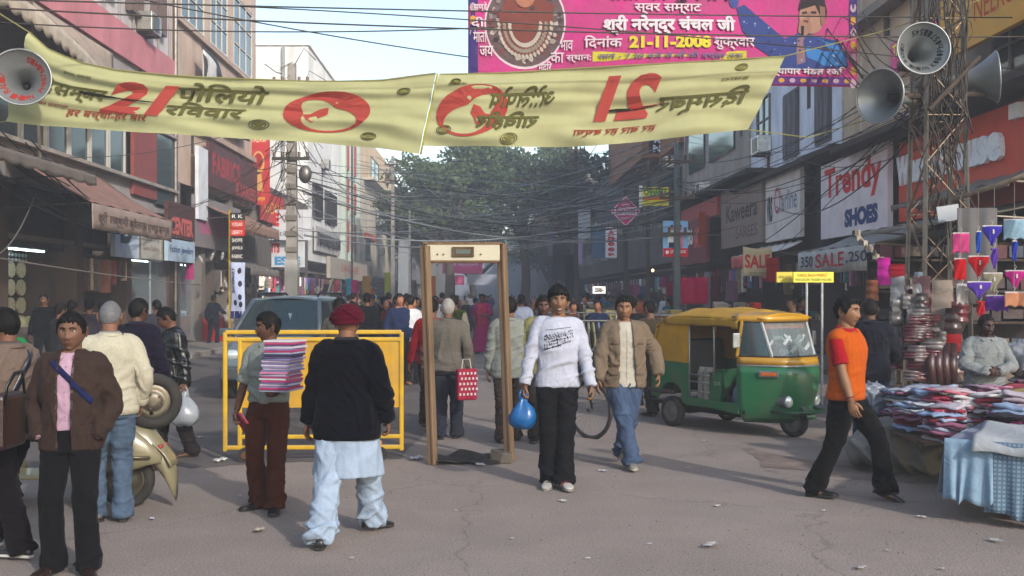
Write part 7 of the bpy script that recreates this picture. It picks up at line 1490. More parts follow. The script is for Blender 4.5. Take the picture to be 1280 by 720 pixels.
# ------------------------------------------------------------------ clothes stalls in the middle distance
def rack(px, Y, w, label, pal_, z=1.35, n=16, rz=0):
    p = Wp(px, HY, Y); root = thing('clothes_rack', label, 'clothes rack', (p.x, Y, 0), rz)
    for x in (-w/2, w/2): mb = MB(); mb.cyl((x, 0, 0), (x, 0, z), .02, 8); mb.build('upright', METAL, root, '8a8a88')
    mb = MB(); mb.cyl((-w/2, 0, z), (w/2, 0, z), .018, 8); mb.build('rail', METAL, root, '8a8a88')
    for i in range(n):
        x = -w/2+w*(i+.5)/n; h = rs.uniform(.5, .8); mb = MB(); mb.grid(lambda u, v: Vector((x+.012*sin(v*8+i), (u-.5)*(.42+.06*v), z-.02-.10*abs(2*u-1)*(1-v)-h*v)), 6, 6); mb.build('hung_shirt', CLOTH, root, rs.choice(pal_), smooth=True, solid=.035)
    return root
rack(726, 20, 1.5, 'clothes rack with striped and yellow shirts right of the young man in white', ['a09a80', '2a3a5c', 'a89a50', '8a8f9c', '5c2a2a', 'b3aca0'], n=14)
rack(742, 16.5, .8, 'rack of cream and blue jackets left of the beige jacket man', ['a49c82', '26355a', '7a7f8c', '98916e'], n=9, z=1.28)
rack(828, 17.5, 1.0, 'rack of shirts behind the olive jacket man near the auto', ['8a3a2a', 'a07a38', '3f4a5c', 'b8b2a6', '5a2434'], n=12)
def table_stall(px, Y, w, label, pl, top='8a7a68', hz=.95):
    p = Wp(px, HY, Y); root = thing('market_stall', label, 'stall', (p.x, Y, 0)); mb = MB(); mb.box((0, 0, hz/2), (w, .8, hz)); mb.build('cloth_covered_base', CLOTH, root, top, bevel=.03)
    for i in range(int(w*9)): mb = MB(); mb.box((rs.uniform(-w/2+.1, w/2-.1), rs.uniform(-.3, .3), hz+.03+.07*rs.random()), (rs.uniform(.12, .3), .22, rs.uniform(.05, .16)), rz=rs.uniform(-.5, .5)); mb.build('folded_garment', CLOTH, root, rs.choice(pl), bevel=.02)
    return root
table_stall(790, 21, 2.2, 'stall of piled yellow and white clothes beyond the beige jacket man', ['a99f74', 'b5b0a2', '8a8a90', '7a3a34', 'a8985a'], hz=1.25)
table_stall(722, 26, 2.2, 'stall heaped with cream cloth behind the clothes rack', ['b0a68a', 'a3987a', 'c0bab0', '8a2a30'], hz=1.35)
table_stall(922, 18.5, .9, 'stall with a red plastic cover behind the auto roof', ['8f8a84', '77736e', 'b02a20'], top='b3301e', hz=1.42)
rt = table_stall(258, 34.5, 1.4, 'table under a red cloth outside the left shops', ['2a2024', '8a1a1c', '3a2a2c'], top='b51f1c', hz=.92)
pk = thing('pink_cloth_screen', 'bright pink cloth hung behind the auto and poster pole', 'cloth', Wp(868, 352, 23)); mb = MB(); mb.grid(lambda u, v: Vector(((u-.5)*.62, .04*sin(u*11), -.62*v+.1)), 14, 6); mb.build('cloth', CLOTH, pk, 'c01458', smooth=True, solid=.01)
for px, py, w, h, c, Y, l in ((842, 352, 20, 60, 'a01a4c', 27, 'dark pink cloth left of the poster pole'), (895, 345, 14, 56, '5a2434', 24, 'dark red garment hung by the shop doorway'), (878, 265, 9, 42, 'b5502a', 29, 'orange and white striped scarf hanging under the wires'), (885, 340, 11, 50, '8f8f98', 25, 'black and white patterned scarf in the doorway'), (966, 322, 15, 30, 'a3141e', 21.5, 'red shirt hanging beside the SALE cloth'), (443, 350, 8, 40, 'b0206a', 44, 'pink sari length hanging at the left shops'), (436, 348, 6, 20, '2a9ac0', 44, 'turquoise cloth beside the pink sari length'), (458, 345, 10, 30, 'a8803a', 46, 'gold patterned cloth hanging at the left shops'), (463, 360, 8, 34, '9a3a20', 48, 'rust cloth hanging beyond the gold cloth'), (540, 345, 9, 34, 'b5641e', 52, 'orange lamp like cloth by the left gate post'), (505, 300, 14, 70, '9aa0a4', 66, 'pale sheets hanging far down the street'), (520, 290, 10, 60, '7c7f86', 70, 'grey sheet hanging far down the street'), (563, 262, 9, 50, 'a8acb0', 72, 'white hanging banner far down the street'), (700, 300, 18, 50, '3c3440', 56, 'dark hanging garments far down on the right'), (715, 318, 16, 70, '2a2630', 50, 'black hanging garments on the right side'), (690, 290, 10, 30, '8a7a90', 60, 'lilac cloth far down on the right')):
    o = packet(px, py, w, h, c, Y, l, CLOTH, 'hanging_cloth'); o['category'] = 'cloth'; o['group'] = 'cloths hung along the shops'
for i in range(24):
    L, out = (LL, 1) if i % 2 else (RL, -1); s = 30+i*1.9; p = S(L+out*rs.uniform(.2, .8), s, rs.uniform(2.1, 2.9)); px = 640+p.x/p.y*F; py = HY-(p.z-CZ)/p.y*F; o = packet(px, py, rs.uniform(.2, .42)*F/p.y, rs.uniform(.4, .85)*F/p.y, rs.choice(list(CN)), p.y, 'garment hung outside the '+('left' if i % 2 else 'right')+' shops, '+('near the concrete pole' if s < 45 else 'far down the street'), CLOTH, 'hanging_cloth'); o['category'] = 'cloth'; o['group'] = 'cloths hung along the shops'; o['label'] = CN[o_hex[0]]+' '+o['label']
# footwear hanging at the left shop
for i, (px, py) in enumerate(((217, 330), (228, 328), (282, 355), (278, 320), (265, 321), (251, 324))):
    mb = MB(); mb.ell((0, 0, 0), (.05, .03, .14), 10, 8); mb.ell((0, -.02, .06), (.045, .05, .05), 8, 6); o = mb.build('hanging_shoe', LEATHER, None, 'b3aeaa', smooth=True, loc=Wp(px, py, 32)); o.rotation_euler = (0, rs.uniform(-.5, .5), 0); tag(o, 'pale shoe hanging in front of the left footwear shop', 'shoe', 'shoes hung as display')
for i in range(3):
    mb = MB(); mb.ell((0, 0, 0), (.12, .12, .08), 10, 8); tag(mb.build('street_speaker_lamp', METAL, None, '8a8f94', smooth=True, loc=Wp((667, 672, 560)[i], (282, 276, 300)[i], 50)), 'small pale horn lamp on the wires before the tree', 'lamp', 'small horns on the wires')
for px, py in ((810, 338), (816, 338)): mb = MB(); mb.ell((0, 0, 0), (.05, .05, .06), 8, 6); tag(mb.build('light_bulb', BULB, None, smooth=True, loc=Wp(px-60*0, py, 45)), 'small glowing yellow bulb under the right shops', 'bulb', 'glowing bulbs on the right')
K_ALB = 1.5
# ------------------------------------------------------------------ trees
LEAF = mat('leaf', rough=.6, nz=.35, ns=.9, spec=.3, translucent=.25)
BARK = mat('bark', '4a4036', rough=.95, nz=.3, ns=4, bump=.8, bs=20, stretch=(1, 1, .3))
def tree(px, Y, top, base, wpx, label, seed, col, nleaf=9000, lobes=16):
    r = np.random.RandomState(seed); p = Wp(px, HY, Y); root = thing('broadleaf_tree', label, 'tree', (p.x, Y, 0), 0, 'big trees over the street'); zt, zb = z_of(top, Y), z_of(base, Y); Wd = wpx*Y/F/2; zc = (zt+zb)/2
    cen = []
    for i in range(lobes):
        a = r.rand()*2*pi; q = sqrt(r.rand()); h = r.rand(); cen.append(np.array([Wd*.80*q*cos(a), Wd*.55*q*sin(a), zb+(zt-zb)*(.15+.75*h*(1-.45*q*q))]))
    mb = MB(); mb.tube(catmull([(0, 0, 0), (.15, 0, zb*.5), (-.1, 0, zb), (.1, .1, zc)], 4)[0], list(np.linspace(.42, .14, 13)), 10); mb.build('trunk', BARK, root, smooth=True)
    for i in range(min(lobes, 12)):
        c = cen[i]; s = Vector((0, 0, zb*.75+.3*(i % 4))); mb = MB(); m1 = s.lerp(Vector(c), .5)+Vector((r.randn()*.3, r.randn()*.3, .4)); pts = catmull([s, m1, Vector(c)], 4)[0]; mb.tube(pts, list(np.linspace(.17, .03, len(pts))), 7)
        for k in range(3): q = Vector(c)+Vector(r.randn(3)*1.1); mb.tube([pts[5], pts[5].lerp(q, .5)+Vector((0, 0, .2)), q], [.06, .04, .015], 5)
        mb.build('limb', BARK, root, smooth=True)
    per = nleaf//lobes; V = []; C = []
    for c in cen:
        R = Wd*r.uniform(.20, .36); n = r.normal(size=(per, 3)); n /= np.linalg.norm(n, axis=1)[:, None]; rad = R*r.uniform(.35, 1.0, per)**.6*(1+.25*np.sin(n[:, 0]*7+n[:, 2]*5+c[0])); pos = c+n*rad[:, None]*np.array([1.15, 1.0, .72])
        V.append(pos)
    P = np.concatenate(V); N_ = len(P); s = r.uniform(.10, .24, N_); a = r.normal(size=(N_, 3)); a /= np.linalg.norm(a, axis=1)[:, None]; b = np.cross(a, r.normal(size=(N_, 3))); b /= np.linalg.norm(b, axis=1)[:, None]
    vv = np.stack([P-a*s[:, None], P+b*s[:, None]*.55, P+a*s[:, None], P-b*s[:, None]*.55], 1).reshape(-1, 3)
    me = bpy.data.meshes.new('crown'); me.from_pydata(vv.tolist(), [], [(4*i, 4*i+1, 4*i+2, 4*i+3) for i in range(N_)]); me.materials.append(LEAF); put('crown', me, root, col); return root
tree(560, 68, 150, 300, 185, 'dark broad tree rising left of centre behind the gate', 1, '3c4a2c', 15000, 20)
tree(655, 74, 135, 290, 190, 'tall dense tree in the centre above the crowd', 2, '38462b', 16000, 20)
tree(715, 64, 160, 290, 130, 'darker tree with visible limbs right of centre', 3, '2f3b26', 9000, 14)
tree(590, 95, 190, 345, 240, 'far hazy tree filling the street end', 4, '2f3a28', 12000, 18)
tree(690, 105, 200, 350, 240, 'farthest hazy tree on the right of the street end', 5, '2d3828', 12000, 18)
tree(515, 84, 210, 330, 90, 'smaller tree beside the cream building', 6, '34422a', 6000, 10)
# ------------------------------------------------------------------ the people near the camera
K_ALB = .52
R_ = radians
def carry_bag(label, col, p, w, h, seed, sheer=True, group=None, m=None, tail=.10):
    "a full carrier bag hanging from point p"
    t = thing('carrier_bag', label, 'bag', p, 0, group); r = random.Random(seed); mb = MB(); rings = []; n = 20
    prof = [(0, .12), (.12, .16), (.25, .42), (.42, .8), (.62, 1), (.82, .98), (.95, .7), (1, .3)]
    ph = [r.random()*6 for _ in range(6)]
    for q, (a, s) in enumerate(prof):
        rings.append([Vector(((w/2)*s*cos(b)*(1+.10*sin(3*b+ph[0]+a*4)+.07*sin(7*b+ph[1]+a*9)), (w*.36)*s*sin(b)*(1+.1*sin(5*b+ph[2])), -tail*.2-h*a+.012*sin(4*b+ph[3]))) for b in np.linspace(0, 2*pi, n, False)])
    mb.loft(rings); mb.build('bag_body', m or POLY, t, col, smooth=True)
    hb = MB()
    for s in (1, -1): hb.tube([(s*.012, 0, .03), (s*.03, .01*s, -.01), (s*w*.12, 0, -tail*.2-h*.16)], [.008, .010, .018], 7)
    hb.build('handle', m or POLY, t, col, smooth=True); return t
def local(info, x, y, z): return info.root.matrix_basis @ Vector((x, y, z))
def hand_pt(info, nm, d=.08):
    k = info.k; return info.root.matrix_basis @ (k.wr[nm]+(k.wr[nm]-k.el[nm]).normalized()*d)

# 1 man in the brown jacket
P1 = person('man in brown zipped jacket over pink shirt standing hands in pockets at the left front', G(90, 716), R_(4), 1.60,
    dict(handL=(.185, -.085, .90), handR=(-.185, -.085, .90), elbL=(1, 1.2, 0), elbR=(-1, 1.2, 0), girth=1.03, footL=(.12, -.06, 0), footR=(-.12, .0, 0), yawL=24, yawR=-16, head=(4, 3, 0)),
    top=dict(color='c4a2b8', collar='c4a2b8', slack=.008, hem=.95, ch=.03, name='shirt'), over=dict(color='3b2d28', slack=.030, hem=.82, open=(.040, .040), collar='3b2d28', amp=.012, name='jacket', ch=.02, cgap=.55, flare=-.02),
    legs=dict(color='121215', flare=.010, girth=.97, slack=.010), shoes=dict(color='2b1713'), skin='7a5642', face=dict(w=1.06, moustache=0, jaw=.3, fringe=1, lip='5a342d', gaze=0), lod=3, hide_hand=('L', 'R'), seed=3)
strip_on(P1, 'all', [(-.10, 1.40), (.03, 1.28), (.17, 1.13)], .036, 'bag_strap', CLOTH, '1d2452', off=.007, thick=.003)
for s in (1, -1): strip_on(P1, 'over', [(s*.075, .985), (s*.20, 1.0)], .010, 'pocket_welt', CLOTH, '2c211d', off=.004)
def buttons(info, key, x, zs, col, m=PLASTIC):
    for z in zs:
        p = on_front([info.res[key]], [(x, z)], .003)[0]
        if p is not None: q = MB(); q.cyl(p, p+Vector((0, -.004, 0)), .006, 8); q.build('button', m, info.root, col)
buttons(P1, 'top', .0, (1.36, 1.28, 1.20, 1.12, 1.04), 'b98aa8')
for s in (1, -1): strip_on(P1, 'over', [(s*.050, 1.40), (s*.050, .84)], .010, 'zip_edge', METAL, '6a625c', off=.003)
# 2 man at the far left edge
P2 = person('man in beige jacket with dark shoulder strap facing left at the left edge', G(14, 694)+Vector((-.03, 0, 0)), R_(-112), 1.62,
    dict(handL=(.18, -.30, 1.02), handR=(-.20, -.24, .98), footL=(.06, .22, 0), footR=(-.1, -.25, 0), head=(-8, 8, 0), girth=1.05),
    top=dict(color='2a2a30', slack=.010, hem=.9), over=dict(color='77665c', slack=.045, hem=.80, collar='77665c', amp=.015, name='jacket', ch=.04, cgap=.5, mat=CLOTH), legs=dict(color='150f14', slack=.02), shoes=dict(color='17171a', sole='d8d6d0'), lod=3, seed=12, skin='7d5341')
strip_on(P2, 'over', [(-.09, 1.41), (.02, 1.25), (.14, 1.02)], .045, 'bag_strap', LEATHER, '171c33', off=.008, back=True, thick=.004)
# shoulder bag hanging at his side
t = thing('shoulder_bag', 'dark brown shoulder bag with black strap at the left edge', 'bag', Wp(8, 505, 6.15)); mb = MB()
mb.box((0, 0, -.1), (.12, .30, .34)); mb.build('bag_body', LEATHER, t, '2c1512', bevel=.03)
mb = MB(); mb.tube([(.05, -.12, .0), (.07, -.13, .12), (.075, -.05, .19), (.07, .06, .2), (.05, .13, .05), (.06, .14, -.2)], .016, 8, flat=.5); mb.build('strap', LEATHER, t, '0e0e12', smooth=True)
# 3 old man in white pullover
P3 = person('grey haired man in cream knitted pullover and blue jeans seen from behind', G(137, 651), R_(-150), 1.66,
    dict(handL=(.2, -.2, .95), handR=(-.24, -.05, .9), head=(-18, 10, 0), girth=1.1, footL=(.08, -.05, 0), footR=(-.09, .05, 0)),
    top=dict(color='c9c3ae', mat=KNIT, slack=.03, hem=.84, collar='c9c3ae', cgap=.3, flare=-.015, name='pullover'), legs=dict(color='54677f', mat=DENIM, slack=.012), shoes=dict(color='2a2220'), style='short', hair='77777a', face=dict(hair=.008, line=.078, nape=-.06), lod=3, seed=21, skin='8b604b')
# 4 man in navy/purple jacket
P4 = person('man in dark purple jacket seen from behind beyond the scooter', G(172, 590), R_(172), 1.67,
    dict(handL=(.24, -.1, .88), handR=(-.24, -.12, .88), head=(-14, 6, 0), girth=1.1),
    top=dict(color='6b5049', slack=.01, hem=.8), over=dict(color='191327', slack=.035, hem=.80, collar='191327', ch=.045, name='jacket', sleeve='long', amp=.012), legs=dict(color='3a3833'), shoes=dict(color='1a1614'), lod=2, seed=22, skin='5f3f31', face=dict(nape=-.07))
# 5 man in the leather jacket with the clear bag
P5 = person('man in black leather jacket walking left with head bowed', G(219, 571), R_(-62), 1.60,
    dict(handL=(.26, .05, .86), handR=(-.2, -.28, 1.0), head=(-14, 26, 0), lean=8, footL=(.1, .16, 0), footR=(-.1, -.16, 0), pel=(0, 0, .89)),
    top=dict(color='8a8580', slack=.006, hem=.9, collar='8a8580'), over=dict(color='0c0d0f', mat=LEATHER, slack=.032, hem=.80, collar='0c0d0f', amp=.016, name='jacket', ch=.035), legs=dict(color='2b2425', bag=.012), shoes=dict(color='5a3a24'), lod=3, seed=23, skin='6f4a38')
carry_bag('full translucent white carrier bag held by man in black leather jacket', 'c3cbd6', hand_pt(P5, 'L', .07), .34, .36, 4)
# 6 man with the stack of books
P6 = person('moustached man in light grey shirt and brown trousers carrying printed books', G(336, 636), R_(-10), 1.565,
    dict(handR=(-.27, -.06, .85), handL=(.17, -.30, 1.03), elbL=(.9, .35, -.3), elbR=(-.6, 1, 0), head=(-52, 4, 0), lean=-3, footL=(.12, -.14, 0), footR=(-.10, .02, 0), yawL=18, yawR=-28, hdirL=(.3, -1, .05), palmL=(0, .1, 1), thumbL=(.8, -.2, .2), curlL=34, curlR=55),
    top=dict(color='8f958f', slack=.020, hem=.94, sleeve='elbow', collar='8f958f', amp=.011, ch=.03, flare=-.02), legs=dict(color='4b2618', belt='2b1510', waist=1.02, slack=.018, flare=.006), shoes=dict(color='14110f'), skin='5f3d2d', face=dict(moustache=1, hair=.02), lod=3, seed=31)
sb = thing('book_stack', 'tall stack of purple and pink printed books carried on the arm', 'book stack', local(P6, .235, -.30, 1.065), R_(-12)); z = 0; rb = random.Random(5)
bc = ['a9b3cc', 'c23b6d', '9a84b4', 'd9cfe0', '7a6d9c', 'c94b7c', 'e1d6de', 'b0487a', 'bfb6d4', 'd887ab', '8e82b0', 'c7c2d8', '9d8fba', 'd4cbe0', '8678a8', 'cdb9cf', '8f86b4', '5a5078', '443b60']
for i in range(26):
    h = .0125+rb.random()*.005; b = MB(); w, d = .215+rb.random()*.02, .265+rb.random()*.02; b.box((0, 0, h/2), (w, d, h*.92)); b.box((0, .0, h/2), (w*.985, d*.985, h*.7), mi=1)
    o = b.build('book', [PRINT, GOODS], sb, bc[i % len(bc)], bevel=.0015); o.location = (rb.uniform(-.010, .010)-.0022*i*0+.0016*i, rb.uniform(-.01, .01), z); o.rotation_euler = (rb.uniform(-.012, .012), 0, rb.uniform(-.06, .06)); z += h
mb = MB(); mb.grid(lambda u, v: Vector((.03*sin(v*2.2), (u-.5)*.19, -.30*v)), 3, 8); t = mb.build('magazine', PRINT, None, 'b84a5e', smooth=True, loc=hand_pt(P6, 'R', .03), solid=.008); t.rotation_euler = (R_(-14), R_(-22), R_(40)); tag(t, 'rolled red and white magazine in the lowered hand of the book carrier', 'magazine')
# 7 man with the maroon turban
P7 = person('man in maroon turban, black fleece jacket and pale blue kurta walking away', Vector((-1.155, 6.97, 0)), R_(176), 1.66,
    dict(handL=(.30, -.05, .85), handR=(-.285, -.03, .89), footL=(.12, .28, .0), footR=(-.12, -.30, .01), pitchR=6, pitchL=-8, pel=(0, 0, .875), head=(-4, 2, 0), girth=1.13, curlL=30, curlR=34, yawR=-42),
    top=dict(color='a6b8d0', hem=.8, skirt=.47, slack=.012, flare2=.05, amp=.012, fx=11, name='kurta'), over=dict(color='0b0c15', slack=.045, hem=.765, mat=KNIT, collar='0b0c15', amp=.010, name='jacket', ch=.04, cgap=.3), legs=dict(color='a6b8d0', bag=.018, flare=.008, amp=.018, name='salwar'), shoes=dict(color='17181c'), style='turban', hair='520820', skin='8b6049', lod=3, seed=41)
# 8 grey cardigan
P8 = person('white haired man in grey cardigan and slate trousers walking through the gate', G(560, 549), R_(180), 1.66,
    dict(handL=(.27, -.0, .87), handR=(-.26, .04, .88), footL=(.09, .0, 0), footR=(-.10, -.1, 0), pitchL=0, girth=1.1, head=(0, 4, 0)),
    top=dict(color='6f6960', mat=KNIT, slack=.035, hem=.84, collar='6f6960', amp=.014, name='cardigan', cgap=.2), legs=dict(color='2f3340', slack=.02, amp=.012), shoes=dict(color='141214'), hair='a9a49e', face=dict(hair=.010, line=.075), lod=3, seed=51, skin='7b5544')
t = thing('carrier_bag', 'red and white patterned carrier bag of the white haired man', 'bag', Wp(583, 462, 11.5), R_(20)); mb = MB(); mb.box((0, 0, -.17), (.24, .10, .36)); o = mb.build('bag_body', PRINT, t, 'a3183a', bevel=.02)
for j in range(5):
    mb = MB()
    for i in range(5): mb.box((-.09+.045*i+(.02 if j % 2 else 0), -.053, -.04-.06*j), (.022, .004, .028), rz=.0)
    mb.build('printed_pattern', PRINT, t, 'd9d2d4')
mb = MB(); mb.tube([(-.06, 0, 0), (-.04, 0, .12), (.04, 0, .12), (.06, 0, 0)], .006, 6); mb.build('handle', PLASTIC, t, 'd9d2d4')
# 9 red pullover man beyond the gate post
P9 = person('black haired man in red pullover half hidden behind the left gate post', Wp(540, 368, 12.9)-Vector((0, 0, CZ)), R_(172), 1.66,
    dict(handL=(.30, -.02, .86), handR=(-.24, 0, .88)), top=dict(color='8c1420', mat=KNIT, slack=.03, hem=.84), legs=dict(color='3b2723'), shoes=dict(color='17120f'), lod=2, seed=52)
# 10 grey-green shirt
P10 = person('man in pale grey long shirt seen from behind at the right gate post', G(637, 552), R_(184), 1.68,
    dict(handL=(.25, -.02, .85), handR=(-.27, -.03, .86), footL=(.10, .1, 0), footR=(-.08, -.1, 0), head=(0, 2, 0), girth=1.05),
    top=dict(color='8f938c', slack=.034, hem=.76, collar='8f938c', amp=.013, name='long_shirt'), legs=dict(color='463a34', slack=.016), shoes=dict(color='1d1917'), lod=3, seed=53)
# 11 boy in the white printed shirt
P11 = person('smiling young man in white long sleeved shirt with black print', G(695, 606), R_(5), 1.785,
    dict(handR=(-.30, -.08, .83), handL=(.275, -.11, .86), elbR=(-.8, 1, 0), elbL=(.8, 1, 0), footL=(.045, -.18, 0), footR=(-.075, -.08, 0), yawR=-14, yawL=6, pel=(.01, 0, .90), side=2, head=(-3, 2, -3), curlR=58, curlL=48),
    top=dict(color='c2c6d8', slack=.024, hem=.85, amp=.012, fx=13, name='shirt', zt=1.455), legs=dict(color='101116', mat=DENIM, slack=.010, flare=.014), shoes=dict(color='bdb9b2', sole='8e8a85'), face=dict(smile=1, fringe=1, hair=.021, line=.05, w=.97), lod=3, seed=61, skin='8d6547')
rp = random.Random(9)
for j in range(5):      # printed script across the chest
    x = -.115; zz = 1.305-.026*j+.0
    while x < .12:
        w_ = rp.uniform(.006, .02); a = zz+x*.22; q = rp.uniform(.005, .02); pth = [(x, a), (x+w_*.3, a+q), (x+w_*.7, a-q*.5), (x+w_, a+q*.4)]
        if rp.random() < (.9 if j < 3 else .75-.4*(x > 0)): strip_on(P11, 'top', pth, rp.choice((.003, .004, .006)), 'printed_letter', PRINT, '17181d', off=.0035)
        x += w_+rp.uniform(.002, .010)
strip_on(P11, 'top', [(-.12, 1.165), (-.02, 1.20), (.11, 1.245)], .006, 'printed_line', PRINT, '15161a', off=.0035)
for i, (a, b) in enumerate((((-.105, 1.335), (.115, 1.36)), ((-.1, 1.27), (.10, 1.315)))): strip_on(P11, 'top', [a, b], .004, 'printed_line', PRINT, '33353c', off=.0035)
carry_bag('tied bright blue carrier bag held by man in white shirt', '1478c8', hand_pt(P11, 'R', .07), .24, .30, 8)
for s in (-1, 1):
    nm = 'L' if s > 0 else 'R'; an = P11.k.an[nm]
    for q in (.05, .10):
        mb = MB(); mb.tube([an+Vector((x*.047, -q, -.055+.035*(1-x*x)+.012*(q < .08))) for x in (-1, -.6, 0, .6, 1)], .008, 6); mb.build('sandal_strap', LEATHER, P11.root, '701d20' if s > 0 and q > .07 else '1d1b1d')
# 12 man in the beige jacket
P12 = person('man in open beige jacket, white shirt and blue jeans walking forward', G(780, 583), R_(10), 1.70,
    dict(handR=(-.30, -.12, .88), handL=(.32, -.10, .92), elbR=(-.9, 1, 0), elbL=(1, .9, 0), footL=(.03, .22, .05), footR=(.02, -.20, 0), pitchL=-30, head=(-8, 4, 2), twist=-6, girth=1.08, curlL=35),
    top=dict(color='c3bdb0', slack=.014, hem=.80, collar='c3bdb0', ch=.028, cgap=.6, amp=.007), over=dict(color='7c6c5b', slack=.038, hem=.80, open=(.055, .085), collar='7c6c5b', amp=.013, name='jacket', ch=.02, cgap=.8), legs=dict(color='485a78', mat=DENIM, slack=.018, amp=.013), shoes=dict(color='8f8b82', sole='b7b3aa'), face=dict(w=1.05, jaw=.2, hair=.018), lod=3, seed=71, skin='916749')
for s, x in ((1, .13), (-1, -.13)):
    strip_on(P12, 'over', [(x-.035, 1.235), (x+.035, 1.235)], .022, 'pocket_flap', CLOTH, '6c5d4d', off=.006, thick=.003); strip_on(P12, 'over', [(x-.04, .93), (x+.04, .93)], .022, 'pocket_flap', CLOTH, '6c5d4d', off=.006, thick=.003)
buttons(P12, 'top', .0, (1.34, 1.26, 1.18, 1.10, 1.02, .94), 'b5b0a6'); strip_on(P12, 'top', [(-.012, 1.38), (-.012, .86)], .003, 'placket_seam', CLOTH, '8f8a80', off=.003)
buttons(P6, 'top', .0, (1.34, 1.26, 1.18, 1.10, 1.03), 'b5b4b0'); strip_on(P6, 'top', [(-.014, 1.38), (-.014, .97)], .003, 'placket_seam', CLOTH, '6f746f', off=.003)
# 13 man in the orange vest
P13 = person('man in orange knitted vest over red shirt striding to the right', G(1046, 622), R_(58), 1.73,
    dict(handR=(-.24, -.10, .83), handL=(.24, .10, .86), elbR=(-.5, 1, 0), footR=(-.07, .17, 0), footL=(.08, -.37, .03), pitchL=22, pitchR=-6, pel=(0, -.08, .865), head=(-4, 3, 0), twist=-12, girth=1.06, curlR=30),
    top=dict(color='a8101f', slack=.012, hem=.9, sleeve='short', collar='a8101f', ch=.032, cgap=.55), over=dict(color='c65a12', mat=KNIT, slack=.026, hem=.87, sleeve='none', zt=1.425, open=(.055, -.6), name='knitted_vest', amp=.008, flare=-.012), legs=dict(color='0c0c0e', slack=.014, flare=.010), shoes=dict(color='101012'), skin='996d4e', face=dict(moustache=0, hair=.024, jaw=.2), lod=3, seed=81)
mb = MB(); k = P13.k; c = k.wr['R']+(k.el['R']-k.wr['R'])*.12; d = (k.wr['R']-k.el['R']).normalized(); u = d.orthogonal().normalized(); v = d.cross(u)
mb.tube([c+(u*cos(a)+v*sin(a))*.033 for a in np.linspace(0, 2*pi, 16, False)], .004, 6, closed=True); mb.build('wrist_thread', CLOTH, P13.root, '7c1418')
# 14 man in blue-black jacket at the stall
P14 = person('man in charcoal jacket and blue jeans with his back turned at the stall', G(1088, 563), R_(152), 1.66,
    dict(handL=(.18, -.34, 1.05), handR=(-.20, -.30, 1.02), head=(22, 8, 0), footL=(.12, 0, 0), footR=(-.11, .04, 0), girth=1.07),
    top=dict(color='1c1e29', slack=.038, hem=.80, collar='1c1e29', amp=.012, name='jacket'), legs=dict(color='1e3150', mat=DENIM, slack=.018), shoes=dict(color='20242c'), lod=3, seed=91, hair='1a1210', skin='6d4736')
# 15 seller behind the table
P15 = person('stall seller in pale grey shirt with clasped hands behind the piled table', Wp(1231, 368, 9.9)-Vector((0, 0, CZ)), R_(-6), 1.52,
    dict(handR=(-.045, -.26, 1.08), handL=(.045, -.26, 1.085), elbL=(1, .3, -.2), elbR=(-1, .3, -.2), head=(12, 12, 0), girth=1.1, hdirL=(-1, -.3, 0), hdirR=(1, -.3, 0), palmL=(0, 1, 0), palmR=(0, 1, 0), thumbL=(0, 0, 1), thumbR=(0, 0, 1), curlL=45, curlR=45),
    top=dict(color='8e9394', slack=.03, hem=.85, collar='8e9394', amp=.014, ch=.03), legs=dict(color='39342f'), shoes=dict(color='1d1815'), skin='452c22', face=dict(hair=.007, line=.07), lod=3, seed=95)
for s in (1, -1): strip_on(P15, 'top', [(s*.115-.03, 1.26), (s*.115+.03, 1.26)], .05, 'chest_pocket', CLOTH, '7f8485', off=.005)
# 16 yellow hooded jacket
P16 = person('youth in pale yellow jacket with blue hood behind the young man', Wp(679, 368, 11.6)-Vector((0, 0, CZ)), R_(2), 1.70,
    dict(handL=(.26, -.3, .98), handR=(-.26, -.02, .86), head=(0, 6, 0)), top=dict(color='1769a8', slack=.012, hem=.9, collar='1769a8', ch=.06, cgap=.5), over=dict(color='8f8a5a', slack=.04, hem=.80, open=(.06, -.10), name='jacket'), legs=dict(color='3c3430'), shoes=dict(color='22201e'), lod=3, seed=101, skin='5e3d2e', hair='110d0c')
# 17 others in the middle ground
def mid(label, px, Y, H, th, topc, legc, seed, lod=2, **kw):
    pose = dict(handL=(.25, rnd.uniform(-.2, .1), .87), handR=(-.25, rnd.uniform(-.2, .1), .87), footL=(.1, rnd.uniform(-.2, .2), 0), footR=(-.1, rnd.uniform(-.2, .2), 0)); pose.update(kw.pop('pose', {}))
    t_ = dict(color=topc, slack=.03, hem=.82); t_.update(kw.pop('topx', {}))
    return person(label, Wp(px, HY, Y)-Vector((0, 0, CZ)), R_(th), H, pose, top=t_, legs=dict(color=legc) if legc else None, shoes=dict(color='1a1614'), lod=lod, seed=seed, **kw)
mid('man in olive brown jacket in profile behind the man in beige jacket', 812, 14.2, 1.62, -150, '453a2c', '3a3431', 201, pose=dict(head=(10, 5, 0), handR=(-.2, -.35, 1.05)))
mid('dark haired shopper in black between the beige jacket man and the auto', 790, 15.4, 1.68, 160, '1c1a20', '26242a', 202)
mid('man in green sleeveless vest over cream shirt beyond the gate', 568, 18.5, 1.69, 176, 'bdb6a2', '33302e', 203, vest=dict(color='39481a', slack=.04, sleeve='none', hem=.85, name='vest'))
sar = mid('woman in magenta sari walking towards the gate', 603, 29, 1.72, -12, 'b3186e', None, 204, cat='woman', style='long', topx=dict(color='b3186e', skirt=.06, flare2=.10, hem=.85, slack=.03, amp=.02, name='sari', sleeve='elbow'), pose=dict(handL=(.12, -.28, 1.1), handR=(-.2, -.15, .95)))
